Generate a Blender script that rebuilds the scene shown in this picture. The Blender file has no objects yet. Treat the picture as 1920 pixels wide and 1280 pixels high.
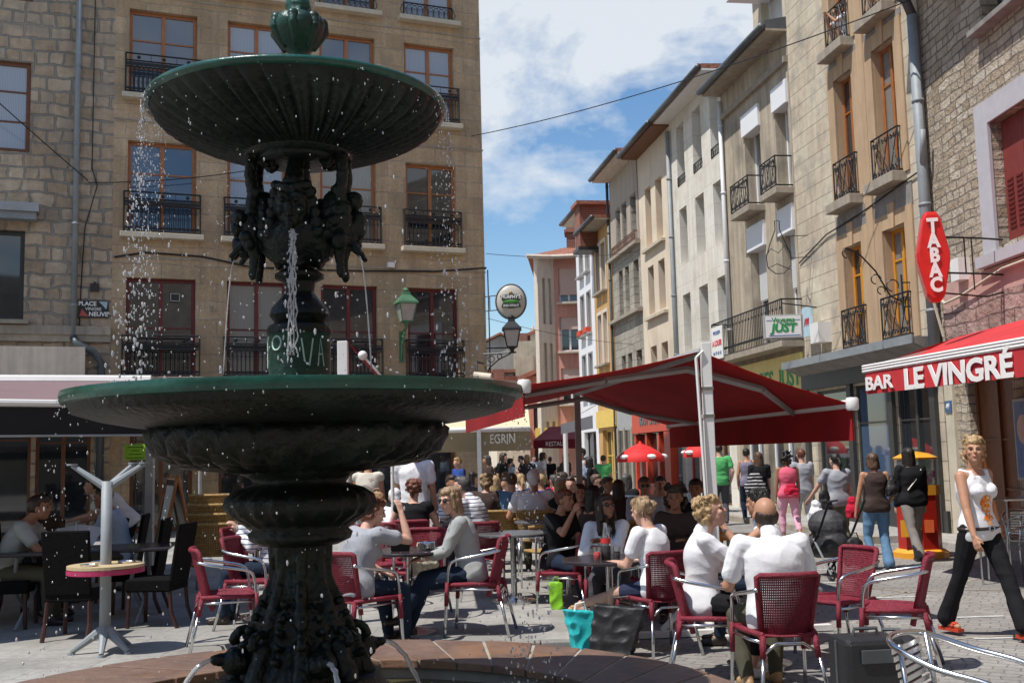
import bpy, bmesh, math, random
import numpy as np
from mathutils import Vector, Matrix, noise
PI = math.pi
rad = math.radians
random.seed(7)
rng = np.random.RandomState(5)
scene = bpy.context.scene
COL = scene.collection

# ------------------------------------------------------------ camera
FPX = 2000.0
PITCH, ROLL, CAMZ = rad(6.1), rad(1.45), 1.65
cf = Vector((0, math.cos(PITCH), math.sin(PITCH)))
u0 = Vector((0, -math.sin(PITCH), math.cos(PITCH)))
r0 = Vector((1, 0, 0))
cr = r0 * math.cos(ROLL) - u0 * math.sin(ROLL)
cu = u0 * math.cos(ROLL) + r0 * math.sin(ROLL)
cam_d = bpy.data.cameras.new('camera')
cam = bpy.data.objects.new('camera', cam_d)
COL.objects.link(cam)
cam.matrix_world = Matrix(((cr.x, cu.x, -cf.x, 0), (cr.y, cu.y, -cf.y, 0), (cr.z, cu.z, -cf.z, CAMZ), (0, 0, 0, 1)))
cam_d.sensor_width = 36
cam_d.lens = FPX / 1920 * 36
cam_d.clip_start = 0.1
cam_d.clip_end = 2000
cam_d.dof.use_dof = True
cam_d.dof.focus_distance = 7.0
cam_d.dof.aperture_fstop = 11
scene.camera = cam

def P(px, py, Y=None, z=None):
    """point of the place seen at photo pixel px,py, at depth Y or height z"""
    d = cf + cr * ((px - 960) / FPX) + cu * ((640 - py) / FPX)
    t = Y / d.y if Y is not None else (z - CAMZ) / d.z
    return Vector((d.x * t, d.y * t, CAMZ + d.z * t))
def PX(px, Y):
    return P(px, 860 - (px - 960) * 0.0253, Y=Y).x

# ------------------------------------------------------------ light
SUN_EL = rad(63)
sdir = Vector((-0.87, -0.493, 0)).normalized()          # horizontal direction towards the sun
tosun = Vector((sdir.x * math.cos(SUN_EL), sdir.y * math.cos(SUN_EL), math.sin(SUN_EL)))
sd = bpy.data.lights.new('sun', 'SUN')
sd.energy = 5.0
sd.angle = rad(0.5)
sd.color = (1.0, 0.955, 0.89)
sun = bpy.data.objects.new('sun', sd)
COL.objects.link(sun)
sun.rotation_euler = tosun.to_track_quat('Z', 'Y').to_euler()
w = bpy.data.worlds.new('World')
scene.world = w
w.use_nodes = True
wn, wl = w.node_tree.nodes, w.node_tree.links
bg = wn['Background']
sky = wn.new('ShaderNodeTexSky')
sky.sky_type = 'NISHITA'
sky.sun_disc = False
sky.sun_elevation = SUN_EL
sky.sun_rotation = math.atan2(sdir.x, sdir.y)
sky.air_density = 1.1
sky.dust_density = 0.3
sky.ozone_density = 2.2
bg.inputs['Strength'].default_value = 0.09
tc = wn.new('ShaderNodeTexCoord')
mp = wn.new('ShaderNodeMapping')
mp.inputs['Location'].default_value = (3.1, 0.4, 0.2)
mp.inputs['Scale'].default_value = (1.0, 1.0, 1.9)
n1 = wn.new('ShaderNodeTexNoise')
n1.inputs['Scale'].default_value = 4.6
n1.inputs['Detail'].default_value = 9
n1.inputs['Roughness'].default_value = 0.6
n1.inputs['Distortion'].default_value = 0.25
rp = wn.new('ShaderNodeValToRGB')
rp.color_ramp.elements[0].position = 0.41
rp.color_ramp.elements[1].position = 0.56
mx = wn.new('ShaderNodeMix')
mx.data_type = 'RGBA'
mx.inputs[7].default_value = (9.0, 9.5, 10.0, 1)
ml = wn.new('ShaderNodeMath'); ml.operation = 'MULTIPLY'; ml.inputs[1].default_value = 0.9
wl.new(tc.outputs['Generated'], mp.inputs['Vector'])
wl.new(mp.outputs[0], n1.inputs['Vector'])
sz = wn.new('ShaderNodeSeparateXYZ'); wl.new(tc.outputs['Generated'], sz.inputs[0])
mr = wn.new('ShaderNodeMapRange'); mr.inputs['From Min'].default_value = 0.12; mr.inputs['From Max'].default_value = 0.36; mr.inputs['To Min'].default_value = -0.07; mr.inputs['To Max'].default_value = 0.06
wl.new(sz.outputs['Z'], mr.inputs['Value'])
sa = wn.new('ShaderNodeMath'); sa.operation = 'ADD'; wl.new(n1.outputs['Fac'], sa.inputs[0]); wl.new(mr.outputs[0], sa.inputs[1])
wl.new(sa.outputs[0], rp.inputs['Fac'])
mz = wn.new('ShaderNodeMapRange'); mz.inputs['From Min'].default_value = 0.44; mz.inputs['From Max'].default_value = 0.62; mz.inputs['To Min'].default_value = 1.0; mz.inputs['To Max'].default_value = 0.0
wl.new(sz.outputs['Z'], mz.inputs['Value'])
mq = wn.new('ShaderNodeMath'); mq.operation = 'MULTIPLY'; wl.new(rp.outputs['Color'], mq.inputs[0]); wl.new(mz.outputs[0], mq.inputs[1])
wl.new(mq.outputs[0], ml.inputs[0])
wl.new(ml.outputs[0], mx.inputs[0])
hs = wn.new('ShaderNodeHueSaturation'); hs.inputs['Saturation'].default_value = 1.18; hs.inputs['Value'].default_value = 1.6
wl.new(sky.outputs['Color'], hs.inputs['Color'])
wl.new(hs.outputs[0], mx.inputs[6])
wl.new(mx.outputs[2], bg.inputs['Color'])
scene.view_settings.view_transform = 'Standard'
scene.view_settings.look = 'None'
scene.view_settings.exposure = 0.0
scene.view_settings.gamma = 1.0

# ------------------------------------------------------------ materials
MATS = {}
def newmat(name):
    m = bpy.data.materials.new(name)
    m.use_nodes = True
    nt = m.node_tree
    return m, nt.nodes, nt.links, nt.nodes['Principled BSDF']
def c4(c):
    return (c[0], c[1], c[2], 1)
def streaks(n, l, t, out, amt):
    # rain and soot streaks running down a wall
    mp = n.new('ShaderNodeMapping'); mp.inputs['Scale'].default_value = (3.2, 3.2, 0.22)
    l.new(t.outputs['Object'], mp.inputs['Vector'])
    no = n.new('ShaderNodeTexNoise'); no.inputs['Scale'].default_value = 1.5; no.inputs['Detail'].default_value = 8; no.inputs['Roughness'].default_value = 0.7
    l.new(mp.outputs[0], no.inputs['Vector'])
    r = n.new('ShaderNodeValToRGB'); r.color_ramp.elements[0].position = 0.42; r.color_ramp.elements[1].position = 0.62
    r.color_ramp.elements[0].color = (1 - amt, 1 - amt, 1 - amt * 0.95, 1)
    l.new(no.outputs['Fac'], r.inputs['Fac'])
    mm = n.new('ShaderNodeMix'); mm.data_type = 'RGBA'; mm.blend_type = 'MULTIPLY'; mm.inputs[0].default_value = 1.0
    l.new(out, mm.inputs[6]); l.new(r.outputs['Color'], mm.inputs[7])
    return mm.outputs[2]
def mat(name, col, rough=0.6, metal=0.0, var=0.12, nscale=6.0, bump=0.0, bscale=40.0, spec=None, trans=0.0, coat=0.0, stain=None, stain_scale=1.0, stretch=(1, 1, 1), streak=0.0):
    """noise-varied procedural paint"""
    if name in MATS:
        return MATS[name]
    m, n, l, b = newmat(name)
    t = n.new('ShaderNodeTexCoord')
    mp = n.new('ShaderNodeMapping')
    mp.inputs['Scale'].default_value = stretch
    l.new(t.outputs['Object'], mp.inputs['Vector'])
    no = n.new('ShaderNodeTexNoise')
    no.inputs['Scale'].default_value = nscale
    no.inputs['Detail'].default_value = 5
    no.inputs['Roughness'].default_value = 0.65
    l.new(mp.outputs[0], no.inputs['Vector'])
    r = n.new('ShaderNodeValToRGB')
    r.color_ramp.elements[0].position = 0.3
    r.color_ramp.elements[1].position = 0.7
    r.color_ramp.elements[0].color = c4([max(0, x * (1 - var)) for x in col])
    r.color_ramp.elements[1].color = c4([min(1, x * (1 + var)) for x in col])
    l.new(no.outputs['Fac'], r.inputs['Fac'])
    out = r.outputs['Color']
    if stain:
        n2 = n.new('ShaderNodeTexNoise')
        n2.inputs['Scale'].default_value = stain_scale
        n2.inputs['Detail'].default_value = 7
        l.new(mp.outputs[0], n2.inputs['Vector'])
        r2 = n.new('ShaderNodeValToRGB')
        r2.color_ramp.elements[0].position = 0.5
        r2.color_ramp.elements[1].position = 0.7
        l.new(n2.outputs['Fac'], r2.inputs['Fac'])
        mm = n.new('ShaderNodeMix'); mm.data_type = 'RGBA'
        l.new(r2.outputs['Color'], mm.inputs[0])
        l.new(out, mm.inputs[6])
        mm.inputs[7].default_value = c4(stain)
        out = mm.outputs[2]
    if streak:
        out = streaks(n, l, t, out, streak)
    l.new(out, b.inputs['Base Color'])
    b.inputs['Roughness'].default_value = rough
    b.inputs['Metallic'].default_value = metal
    if spec is not None:
        b.inputs['Specular IOR Level'].default_value = spec
    if trans:
        b.inputs['Transmission Weight'].default_value = trans
    if coat:
        b.inputs['Coat Weight'].default_value = coat
    if bump:
        n3 = n.new('ShaderNodeTexNoise')
        n3.inputs['Scale'].default_value = bscale
        n3.inputs['Detail'].default_value = 4
        l.new(mp.outputs[0], n3.inputs['Vector'])
        bp = n.new('ShaderNodeBump')
        bp.inputs['Strength'].default_value = bump
        bp.inputs['Distance'].default_value = 0.02
        l.new(n3.outputs['Fac'], bp.inputs['Height'])
        l.new(bp.outputs[0], b.inputs['Normal'])
    MATS[name] = m
    return m

def blockmat(name, c1, c2, mortar, bw, bh, msize=0.012, offset=0.5, bump=0.6, rough=0.9, plane='XZ', warp=0.0, nbump=0.5, nscale=9.0, dist=0.03, stain=None, squash=1.0, sfreq=2, rot=0.0):
    """coursed blocks: plane XZ for walls, XY for ground"""
    if name in MATS:
        return MATS[name]
    m, n, l, b = newmat(name)
    t = n.new('ShaderNodeTexCoord')
    sx = n.new('ShaderNodeSeparateXYZ')
    l.new(t.outputs['Object'], sx.inputs[0])
    cx = n.new('ShaderNodeCombineXYZ')
    l.new(sx.outputs['X'], cx.inputs['X'])
    l.new(sx.outputs['Z' if plane == 'XZ' else 'Y'], cx.inputs['Y'])
    vec = cx.outputs[0]
    if rot:
        mr = n.new('ShaderNodeMapping'); mr.inputs['Rotation'].default_value = (0, 0, rot)
        l.new(vec, mr.inputs['Vector']); vec = mr.outputs[0]
    if warp:
        wz = n.new('ShaderNodeTexNoise'); wz.inputs['Scale'].default_value = 1.7; wz.inputs['Detail'].default_value = 3
        l.new(vec, wz.inputs['Vector'])
        vm = n.new('ShaderNodeVectorMath'); vm.operation = 'MULTIPLY_ADD'
        vm.inputs[1].default_value = (warp, warp, 0)
        l.new(wz.outputs['Color'], vm.inputs[0]); l.new(vec, vm.inputs[2])
        vec = vm.outputs[0]
    br = n.new('ShaderNodeTexBrick')
    br.offset = offset
    br.squash = squash
    br.squash_frequency = sfreq
    br.inputs['Scale'].default_value = 1
    br.inputs['Brick Width'].default_value = bw
    br.inputs['Row Height'].default_value = bh
    br.inputs['Mortar Size'].default_value = msize
    br.inputs['Mortar Smooth'].default_value = 0.35
    br.inputs['Bias'].default_value = -0.1
    br.inputs['Color1'].default_value = c4(c1)
    br.inputs['Color2'].default_value = c4(c2)
    br.inputs['Mortar'].default_value = c4(mortar)
    l.new(vec, br.inputs['Vector'])
    no = n.new('ShaderNodeTexNoise'); no.inputs['Scale'].default_value = nscale; no.inputs['Detail'].default_value = 7; no.inputs['Roughness'].default_value = 0.62
    l.new(t.outputs['Object'], no.inputs['Vector'])
    nb = n.new('ShaderNodeTexNoise'); nb.inputs['Scale'].default_value = 0.9; nb.inputs['Detail'].default_value = 6
    l.new(t.outputs['Object'], nb.inputs['Vector'])
    ov = n.new('ShaderNodeMix'); ov.data_type = 'RGBA'; ov.blend_type = 'OVERLAY'; ov.inputs[0].default_value = 0.45
    l.new(br.outputs['Color'], ov.inputs[6]); l.new(no.outputs['Fac'], ov.inputs[7])
    o2 = n.new('ShaderNodeMix'); o2.data_type = 'RGBA'; o2.blend_type = 'OVERLAY'; o2.inputs[0].default_value = 0.5
    l.new(ov.outputs[2], o2.inputs[6]); l.new(nb.outputs['Fac'], o2.inputs[7])
    out = o2.outputs[2]
    if stain:
        ns = n.new('ShaderNodeTexNoise'); ns.inputs['Scale'].default_value = 1.3; ns.inputs['Detail'].default_value = 8
        l.new(t.outputs['Object'], ns.inputs['Vector'])
        rs = n.new('ShaderNodeValToRGB'); rs.color_ramp.elements[0].position = 0.52; rs.color_ramp.elements[1].position = 0.68
        l.new(ns.outputs['Fac'], rs.inputs['Fac'])
        ms = n.new('ShaderNodeMix'); ms.data_type = 'RGBA'
        l.new(rs.outputs['Color'], ms.inputs[0]); l.new(out, ms.inputs[6]); ms.inputs[7].default_value = c4(stain)
        out = ms.outputs[2]
    if plane == 'XZ': out = streaks(n, l, t, out, 0.15)
    l.new(out, b.inputs['Base Color'])
    b.inputs['Roughness'].default_value = rough
    b.inputs['Specular IOR Level'].default_value = 0.25
    iv = n.new('ShaderNodeMath'); iv.operation = 'SUBTRACT'; iv.inputs[0].default_value = 1
    l.new(br.outputs['Fac'], iv.inputs[1])
    ad = n.new('ShaderNodeMath'); ad.operation = 'MULTIPLY_ADD'; ad.inputs[1].default_value = nbump
    l.new(no.outputs['Fac'], ad.inputs[0]); l.new(iv.outputs[0], ad.inputs[2])
    bp = n.new('ShaderNodeBump'); bp.inputs['Strength'].default_value = bump; bp.inputs['Distance'].default_value = dist
    l.new(ad.outputs[0], bp.inputs['Height'])
    l.new(bp.outputs[0], b.inputs['Normal'])
    MATS[name] = m
    return m

def rubblemat(name, pal, mortar, sx=2.2, sz=4.6, bump=1.0, dist=0.06, nscale=10):
    """irregular rough stones: stretched voronoi cells"""
    m, n, l, b = newmat(name)
    t = n.new('ShaderNodeTexCoord')
    mp = n.new('ShaderNodeMapping'); mp.inputs['Scale'].default_value = (sx, 0.001, sz)
    l.new(t.outputs['Object'], mp.inputs['Vector'])
    wz = n.new('ShaderNodeTexNoise'); wz.inputs['Scale'].default_value = 1.3; wz.inputs['Detail'].default_value = 4
    l.new(mp.outputs[0], wz.inputs['Vector'])
    vm = n.new('ShaderNodeVectorMath'); vm.operation = 'MULTIPLY_ADD'; vm.inputs[1].default_value = (0.25, 0, 0.35)
    l.new(wz.outputs['Color'], vm.inputs[0]); l.new(mp.outputs[0], vm.inputs[2])
    vo = n.new('ShaderNodeTexVoronoi'); vo.feature = 'F1'; vo.distance = 'CHEBYCHEV'; vo.inputs['Scale'].default_value = 1; vo.inputs['Randomness'].default_value = 0.62
    ve = n.new('ShaderNodeTexVoronoi'); ve.feature = 'F2'; ve.distance = 'CHEBYCHEV'; ve.inputs['Scale'].default_value = 1; ve.inputs['Randomness'].default_value = 0.62
    l.new(vm.outputs[0], vo.inputs['Vector']); l.new(vm.outputs[0], ve.inputs['Vector'])
    df = n.new('ShaderNodeMath'); df.operation = 'SUBTRACT'
    l.new(ve.outputs['Distance'], df.inputs[0]); l.new(vo.outputs['Distance'], df.inputs[1])
    er = n.new('ShaderNodeValToRGB'); er.color_ramp.elements[0].position = 0.03; er.color_ramp.elements[1].position = 0.16
    l.new(df.outputs[0], er.inputs['Fac'])
    sc = n.new('ShaderNodeSeparateColor'); l.new(vo.outputs['Color'], sc.inputs[0])
    cr_ = n.new('ShaderNodeValToRGB')
    el = cr_.color_ramp.elements
    el[0].position = 0; el[0].color = c4(pal[0]); el[1].position = 1; el[1].color = c4(pal[-1])
    for i, c in enumerate(pal[1:-1]):
        e = el.new((i + 1) / (len(pal) - 1)); e.color = c4(c)
    l.new(sc.outputs[0], cr_.inputs['Fac'])
    no = n.new('ShaderNodeTexNoise'); no.inputs['Scale'].default_value = nscale; no.inputs['Detail'].default_value = 8; no.inputs['Roughness'].default_value = 0.65
    l.new(t.outputs['Object'], no.inputs['Vector'])
    ov = n.new('ShaderNodeMix'); ov.data_type = 'RGBA'; ov.blend_type = 'OVERLAY'; ov.inputs[0].default_value = 0.5
    l.new(cr_.outputs['Color'], ov.inputs[6]); l.new(no.outputs['Fac'], ov.inputs[7])
    mm = n.new('ShaderNodeMix'); mm.data_type = 'RGBA'
    l.new(er.outputs['Color'], mm.inputs[0]); mm.inputs[6].default_value = c4(mortar); l.new(ov.outputs[2], mm.inputs[7])
    l.new(mm.outputs[2], b.inputs['Base Color'])
    b.inputs['Roughness'].default_value = 0.92
    b.inputs['Specular IOR Level'].default_value = 0.2
    ad = n.new('ShaderNodeMath'); ad.operation = 'MULTIPLY_ADD'; ad.inputs[1].default_value = 0.6
    l.new(no.outputs['Fac'], ad.inputs[0]); l.new(er.outputs['Color'], ad.inputs[2])
    bp = n.new('ShaderNodeBump'); bp.inputs['Strength'].default_value = bump; bp.inputs['Distance'].default_value = dist
    l.new(ad.outputs[0], bp.inputs['Height']); l.new(bp.outputs[0], b.inputs['Normal'])
    MATS[name] = m
    return m

def glassmat(name, tint=(0.05, 0.07, 0.09), rough=0.04, curtain=None):
    m, n, l, b = newmat(name)
    if curtain:
        t = n.new('ShaderNodeTexCoord')
        wv = n.new('ShaderNodeTexWave'); wv.inputs['Scale'].default_value = 9; wv.inputs['Distortion'].default_value = 2.5; wv.inputs['Detail'].default_value = 1
        l.new(t.outputs['Object'], wv.inputs['Vector'])
        r = n.new('ShaderNodeValToRGB')
        r.color_ramp.elements[0].color = c4([c * 0.7 for c in curtain]); r.color_ramp.elements[1].color = c4(curtain)
        l.new(wv.outputs['Color'], r.inputs['Fac']); l.new(r.outputs['Color'], b.inputs['Base Color'])
    else:
        b.inputs['Base Color'].default_value = c4(tint)
    b.inputs['Roughness'].default_value = rough
    b.inputs['Specular IOR Level'].default_value = 0.9
    b.inputs['Coat Weight'].default_value = 0.6
    b.inputs['Coat Roughness'].default_value = 0.02
    MATS[name] = m
    return m

def cloth(name, col, var=0.07, bump=0.10):
    return mat(name, col, rough=0.9, var=var, nscale=14, bump=bump, bscale=55, spec=0.15)

M = MATS
mat('black_iron', (0.018, 0.018, 0.02), 0.45, 0.3, bump=0.1)
mat('green_paint', (0.008, 0.060, 0.038), 0.4, 0.1, var=0.45, nscale=5, bump=0.35, bscale=30, stain=(0.012, 0.018, 0.014), stain_scale=2.2)
mat('green_rim', (0.006, 0.062, 0.042), 0.3, 0.0, var=0.4, nscale=7, bump=0.2, bscale=25, coat=0.25)
mat('iron_wet', (0.006, 0.009, 0.0075), 0.42, 0.0, var=0.5, nscale=9, bump=0.6, bscale=26, spec=0.3, stain=(0.016, 0.026, 0.02), stain_scale=3)
mat('aluminium', (0.62, 0.63, 0.64), 0.22, 1.0, var=0.05)
mat('zinc', (0.26, 0.285, 0.30), 0.6, 0.1, var=0.15, nscale=3)
mat('zinc_dark', (0.10, 0.11, 0.12), 0.5, 0.4, var=0.2, nscale=3)
mat('white_paint', (0.78, 0.77, 0.74), 0.4, var=0.05, nscale=4, bump=0.05)
mat('grey_paint', (0.36, 0.36, 0.35), 0.5, var=0.08)
mat('dark_trim', (0.03, 0.03, 0.028), 0.45, var=0.2)
mat('red_wicker', (0.21, 0.010, 0.028), 0.5, var=0.35, nscale=30, bump=0.6, bscale=120)
mat('gold_wicker', (0.42, 0.26, 0.09), 0.6, var=0.45, nscale=40, bump=0.6, bscale=120)
mat('black_wicker', (0.008, 0.0075, 0.0075), 0.85, spec=0.1, var=0.3, nscale=40, bump=0.5, bscale=120)
mat('table_dark', (0.035, 0.028, 0.03), 0.25, var=0.2, nscale=5)
mat('awning_red', (0.36, 0.008, 0.012), 0.85, var=0.28, nscale=1.3, bump=0.1, bscale=60)
_n = MATS['awning_red'].node_tree
_t = _n.nodes.new('ShaderNodeBsdfTranslucent'); _t.inputs['Color'].default_value = (0.55, 0.012, 0.012, 1)
_m = _n.nodes.new('ShaderNodeMixShader'); _m.inputs[0].default_value = 0.16
_n.links.new(_n.nodes['Principled BSDF'].outputs[0], _m.inputs[1]); _n.links.new(_t.outputs[0], _m.inputs[2]); _n.links.new(_m.outputs[0], _n.nodes['Material Output'].inputs['Surface'])
mat('awning_red_bright', (0.52, 0.03, 0.035), 0.85, var=0.2, nscale=1.1, bump=0.1, bscale=60)
mat('wood_orange', (0.36, 0.13, 0.04), 0.4, var=0.3, nscale=6, stretch=(6, 6, 1), bump=0.1)
mat('wood_amber', (0.62, 0.26, 0.03), 0.4, var=0.2, nscale=6, stretch=(6, 6, 1), bump=0.1)
mat('wood_red', (0.13, 0.014, 0.016), 0.4, var=0.25, nscale=6, stretch=(6, 6, 1))
mat('wood_brown', (0.16, 0.055, 0.02), 0.5, var=0.3, nscale=6, stretch=(6, 6, 1))
mat('shutter_red', (0.20, 0.034, 0.028), 0.6, var=0.12, nscale=5)
mat('tile_roof', (0.30, 0.12, 0.075), 0.85, var=0.4, nscale=8, bump=0.8, bscale=12)
mat('interior', (0.015, 0.013, 0.012), 0.9)
glassmat('glass_dark', (0.02, 0.025, 0.03))
glassmat('glass_sky_tint', (0.06, 0.10, 0.17))  # blue base colour stands in for the reflected sky
glassmat('glass_curtain_sky', curtain=(0.30, 0.37, 0.47), rough=0.15)  # curtain folds, coloured bluer to carry the sky's reflection
glassmat('glass_lace', curtain=(0.24, 0.24, 0.23), rough=0.15)

# ------------------------------------------------------------ object helpers
def tag(o, label=None, cat=None, group=None, kind=None):
    if label: o['label'] = label
    if cat: o['category'] = cat
    if group: o['group'] = group
    if kind: o['kind'] = kind
    return o
def empty(name, loc=(0, 0, 0), rz=0.0, label=None, cat=None, group=None):
    o = bpy.data.objects.new(name, None)
    o.empty_display_size = 0.1
    COL.objects.link(o)
    o.location = loc
    o.rotation_euler = (0, 0, rz)
    return tag(o, label, cat, group)
def copy_tree(o, parent=None):
    c = o.copy()
    COL.objects.link(c)
    c.parent = parent
    for ch in [x for x in o.children]:
        copy_tree(ch, c)
    return c
class MB:
    def __init__(s):
        s.v = []; s.f = []
    def add(s, vs, fs):
        k = len(s.v)
        s.v += [tuple(v) for v in vs]
        s.f += [tuple(i + k for i in f) for f in fs]
        return s
    def box(s, x0, x1, y0, y1, z0, z1):
        vs = [(x, y, z) for z in (z0, z1) for y in (y0, y1) for x in (x0, x1)]
        return s.add(vs, [(0, 2, 3, 1), (4, 5, 7, 6), (0, 1, 5, 4), (2, 6, 7, 3), (0, 4, 6, 2), (1, 3, 7, 5)])
    def obox(s, c, size, rot=None):
        c = Vector(c); h = Vector(size) / 2
        vs = []
        for z in (-1, 1):
            for y in (-1, 1):
                for x in (-1, 1):
                    p = Vector((x * h.x, y * h.y, z * h.z))
                    if rot is not None: p = rot @ p
                    vs.append(c + p)
        return s.add(vs, [(0, 2, 3, 1), (4, 5, 7, 6), (0, 1, 5, 4), (2, 6, 7, 3), (0, 4, 6, 2), (1, 3, 7, 5)])
    def prism(s, pts, n, d0, d1):
        """polygon pts (3d) extruded along n from d0 to d1"""
        n = Vector(n); k = len(pts)
        vs = [Vector(p) + n * d0 for p in pts] + [Vector(p) + n * d1 for p in pts]
        fs = [tuple(range(k))[::-1], tuple(range(k, 2 * k))] + [(i, (i + 1) % k, k + (i + 1) % k, k + i) for i in range(k)]
        return s.add(vs, fs)
    def tube(s, pts, r, seg=8, cap=True, closed=False):
        pts = [Vector(p) for p in pts]
        n = len(pts)
        rs = r if isinstance(r, (list, tuple)) else [r] * n
        rings = []
        prev = None
        for i, p in enumerate(pts):
            if closed:
                d = pts[(i + 1) % n] - pts[i - 1]
            else:
                d = pts[min(i + 1, n - 1)] - pts[max(i - 1, 0)]
            d = d.normalized() if d.length > 1e-9 else Vector((0, 0, 1))
            if prev is None:
                a = Vector((0, 0, 1)) if abs(d.z) < 0.9 else Vector((1, 0, 0))
                e1 = d.cross(a).normalized()
            else:
                e1 = (prev - d * prev.dot(d))
                e1 = e1.normalized() if e1.length > 1e-6 else d.orthogonal().normalized()
            prev = e1
            e2 = d.cross(e1)
            rings.append([p + (e1 * math.cos(2 * PI * j / seg) + e2 * math.sin(2 * PI * j / seg)) * rs[i] for j in range(seg)])
        vs = [q for rg in rings for q in rg]
        fs = []
        for i in range(n if closed else n - 1):
            a = i * seg; b_ = ((i + 1) % n) * seg
            for j in range(seg):
                fs.append((a + j, a + (j + 1) % seg, b_ + (j + 1) % seg, b_ + j))
        if cap and not closed:
            fs.append(tuple(range(seg))[::-1]); fs.append(tuple(range((n - 1) * seg, n * seg)))
        return s.add(vs, fs)
    def lathe(s, prof, seg=32, c=(0, 0, 0), mod=None, cap=True):
        """prof list of (r, z); mod(theta, i, r)->r"""
        vs = []; fs = []
        for i, (r, z) in enumerate(prof):
            for j in range(seg):
                t = 2 * PI * j / seg
                rr = mod(t, i, r) if mod else r
                vs.append((c[0] + rr * math.cos(t), c[1] + rr * math.sin(t), c[2] + z))
        for i in range(len(prof) - 1):
            for j in range(seg):
                fs.append((i * seg + j, i * seg + (j + 1) % seg, (i + 1) * seg + (j + 1) % seg, (i + 1) * seg + j))
        if cap:
            fs.append(tuple(range(seg))[::-1]); fs.append(tuple(range((len(prof) - 1) * seg, len(prof) * seg)))
        return s.add(vs, fs)
    def ell(s, c, r, seg=12, rings=8, rot=None):
        c = Vector(c)
        if not isinstance(r, (tuple, list)): r = (r, r, r)
        vs = []; fs = []
        for i in range(rings + 1):
            ph = PI * i / rings
            for j in range(seg):
                t = 2 * PI * j / seg
                p = Vector((r[0] * math.sin(ph) * math.cos(t), r[1] * math.sin(ph) * math.sin(t), -r[2] * math.cos(ph)))
                if rot is not None: p = rot @ p
                vs.append(c + p)
        for i in range(rings):
            for j in range(seg):
                fs.append((i * seg + j, i * seg + (j + 1) % seg, (i + 1) * seg + (j + 1) % seg, (i + 1) * seg + j))
        return s.add(vs, fs)
    def cone(s, p0, r0_, p1, r1_, seg=12):
        """round cone (capsule with two radii)"""
        p0 = Vector(p0); p1 = Vector(p1)
        d = p1 - p0
        L = d.length
        d = d / L if L > 1e-6 else Vector((0, 0, 1))
        e1 = d.orthogonal().normalized(); e2 = d.cross(e1)
        prof = []
        for k in range(5):
            a = -PI / 2 + (PI / 2) * k / 4
            prof.append((p0 + d * (r0_ * math.sin(a)), r0_ * math.cos(a)))
        for k in range(5):
            a = (PI / 2) * k / 4
            prof.append((p1 + d * (r1_ * math.sin(a)), r1_ * math.cos(a)))
        vs = []; fs = []
        for p, r in prof:
            r = max(r, 1e-4)
            for j in range(seg):
                t = 2 * PI * j / seg
                vs.append(p + (e1 * math.cos(t) + e2 * math.sin(t)) * r)
        for i in range(len(prof) - 1):
            for j in range(seg):
                fs.append((i * seg + j, i * seg + (j + 1) % seg, (i + 1) * seg + (j + 1) % seg, (i + 1) * seg + j))
        fs.append(tuple(range(seg))[::-1]); fs.append(tuple(range((len(prof) - 1) * seg, len(prof) * seg)))
        return s.add(vs, fs)
    def merge(s, o, mtx=None):
        return s.add([mtx @ Vector(v) for v in o.v] if mtx is not None else o.v, o.f)
    def mesh(s, name):
        me = bpy.data.meshes.new(name)
        me.from_pydata(s.v, [], s.f)
        me.validate()
        me.update()
        return me
    def build(s, name, material, parent=None, smooth=False, bevel=0.0, fix=True):
        me = s.mesh(name)
        if fix:
            bm = bmesh.new(); bm.from_mesh(me)
            bmesh.ops.recalc_face_normals(bm, faces=bm.faces)
            bm.to_mesh(me); bm.free()
        o = bpy.data.objects.new(name, me)
        COL.objects.link(o)
        mm = material if isinstance(material, (list, tuple)) else [material]
        for m_ in mm:
            me.materials.append(M[m_] if isinstance(m_, str) else m_)
        if smooth:
            me.polygons.foreach_set('use_smooth', [True] * len(me.polygons))
            if smooth == 'auto':
                try: me.set_sharp_from_angle(angle=rad(38))
                except Exception: pass
        if bevel:
            b = o.modifiers.new('bevel', 'BEVEL'); b.width = bevel; b.segments = 2; b.limit_method = 'ANGLE'
        if parent is not None: o.parent = parent
        return o
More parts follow.
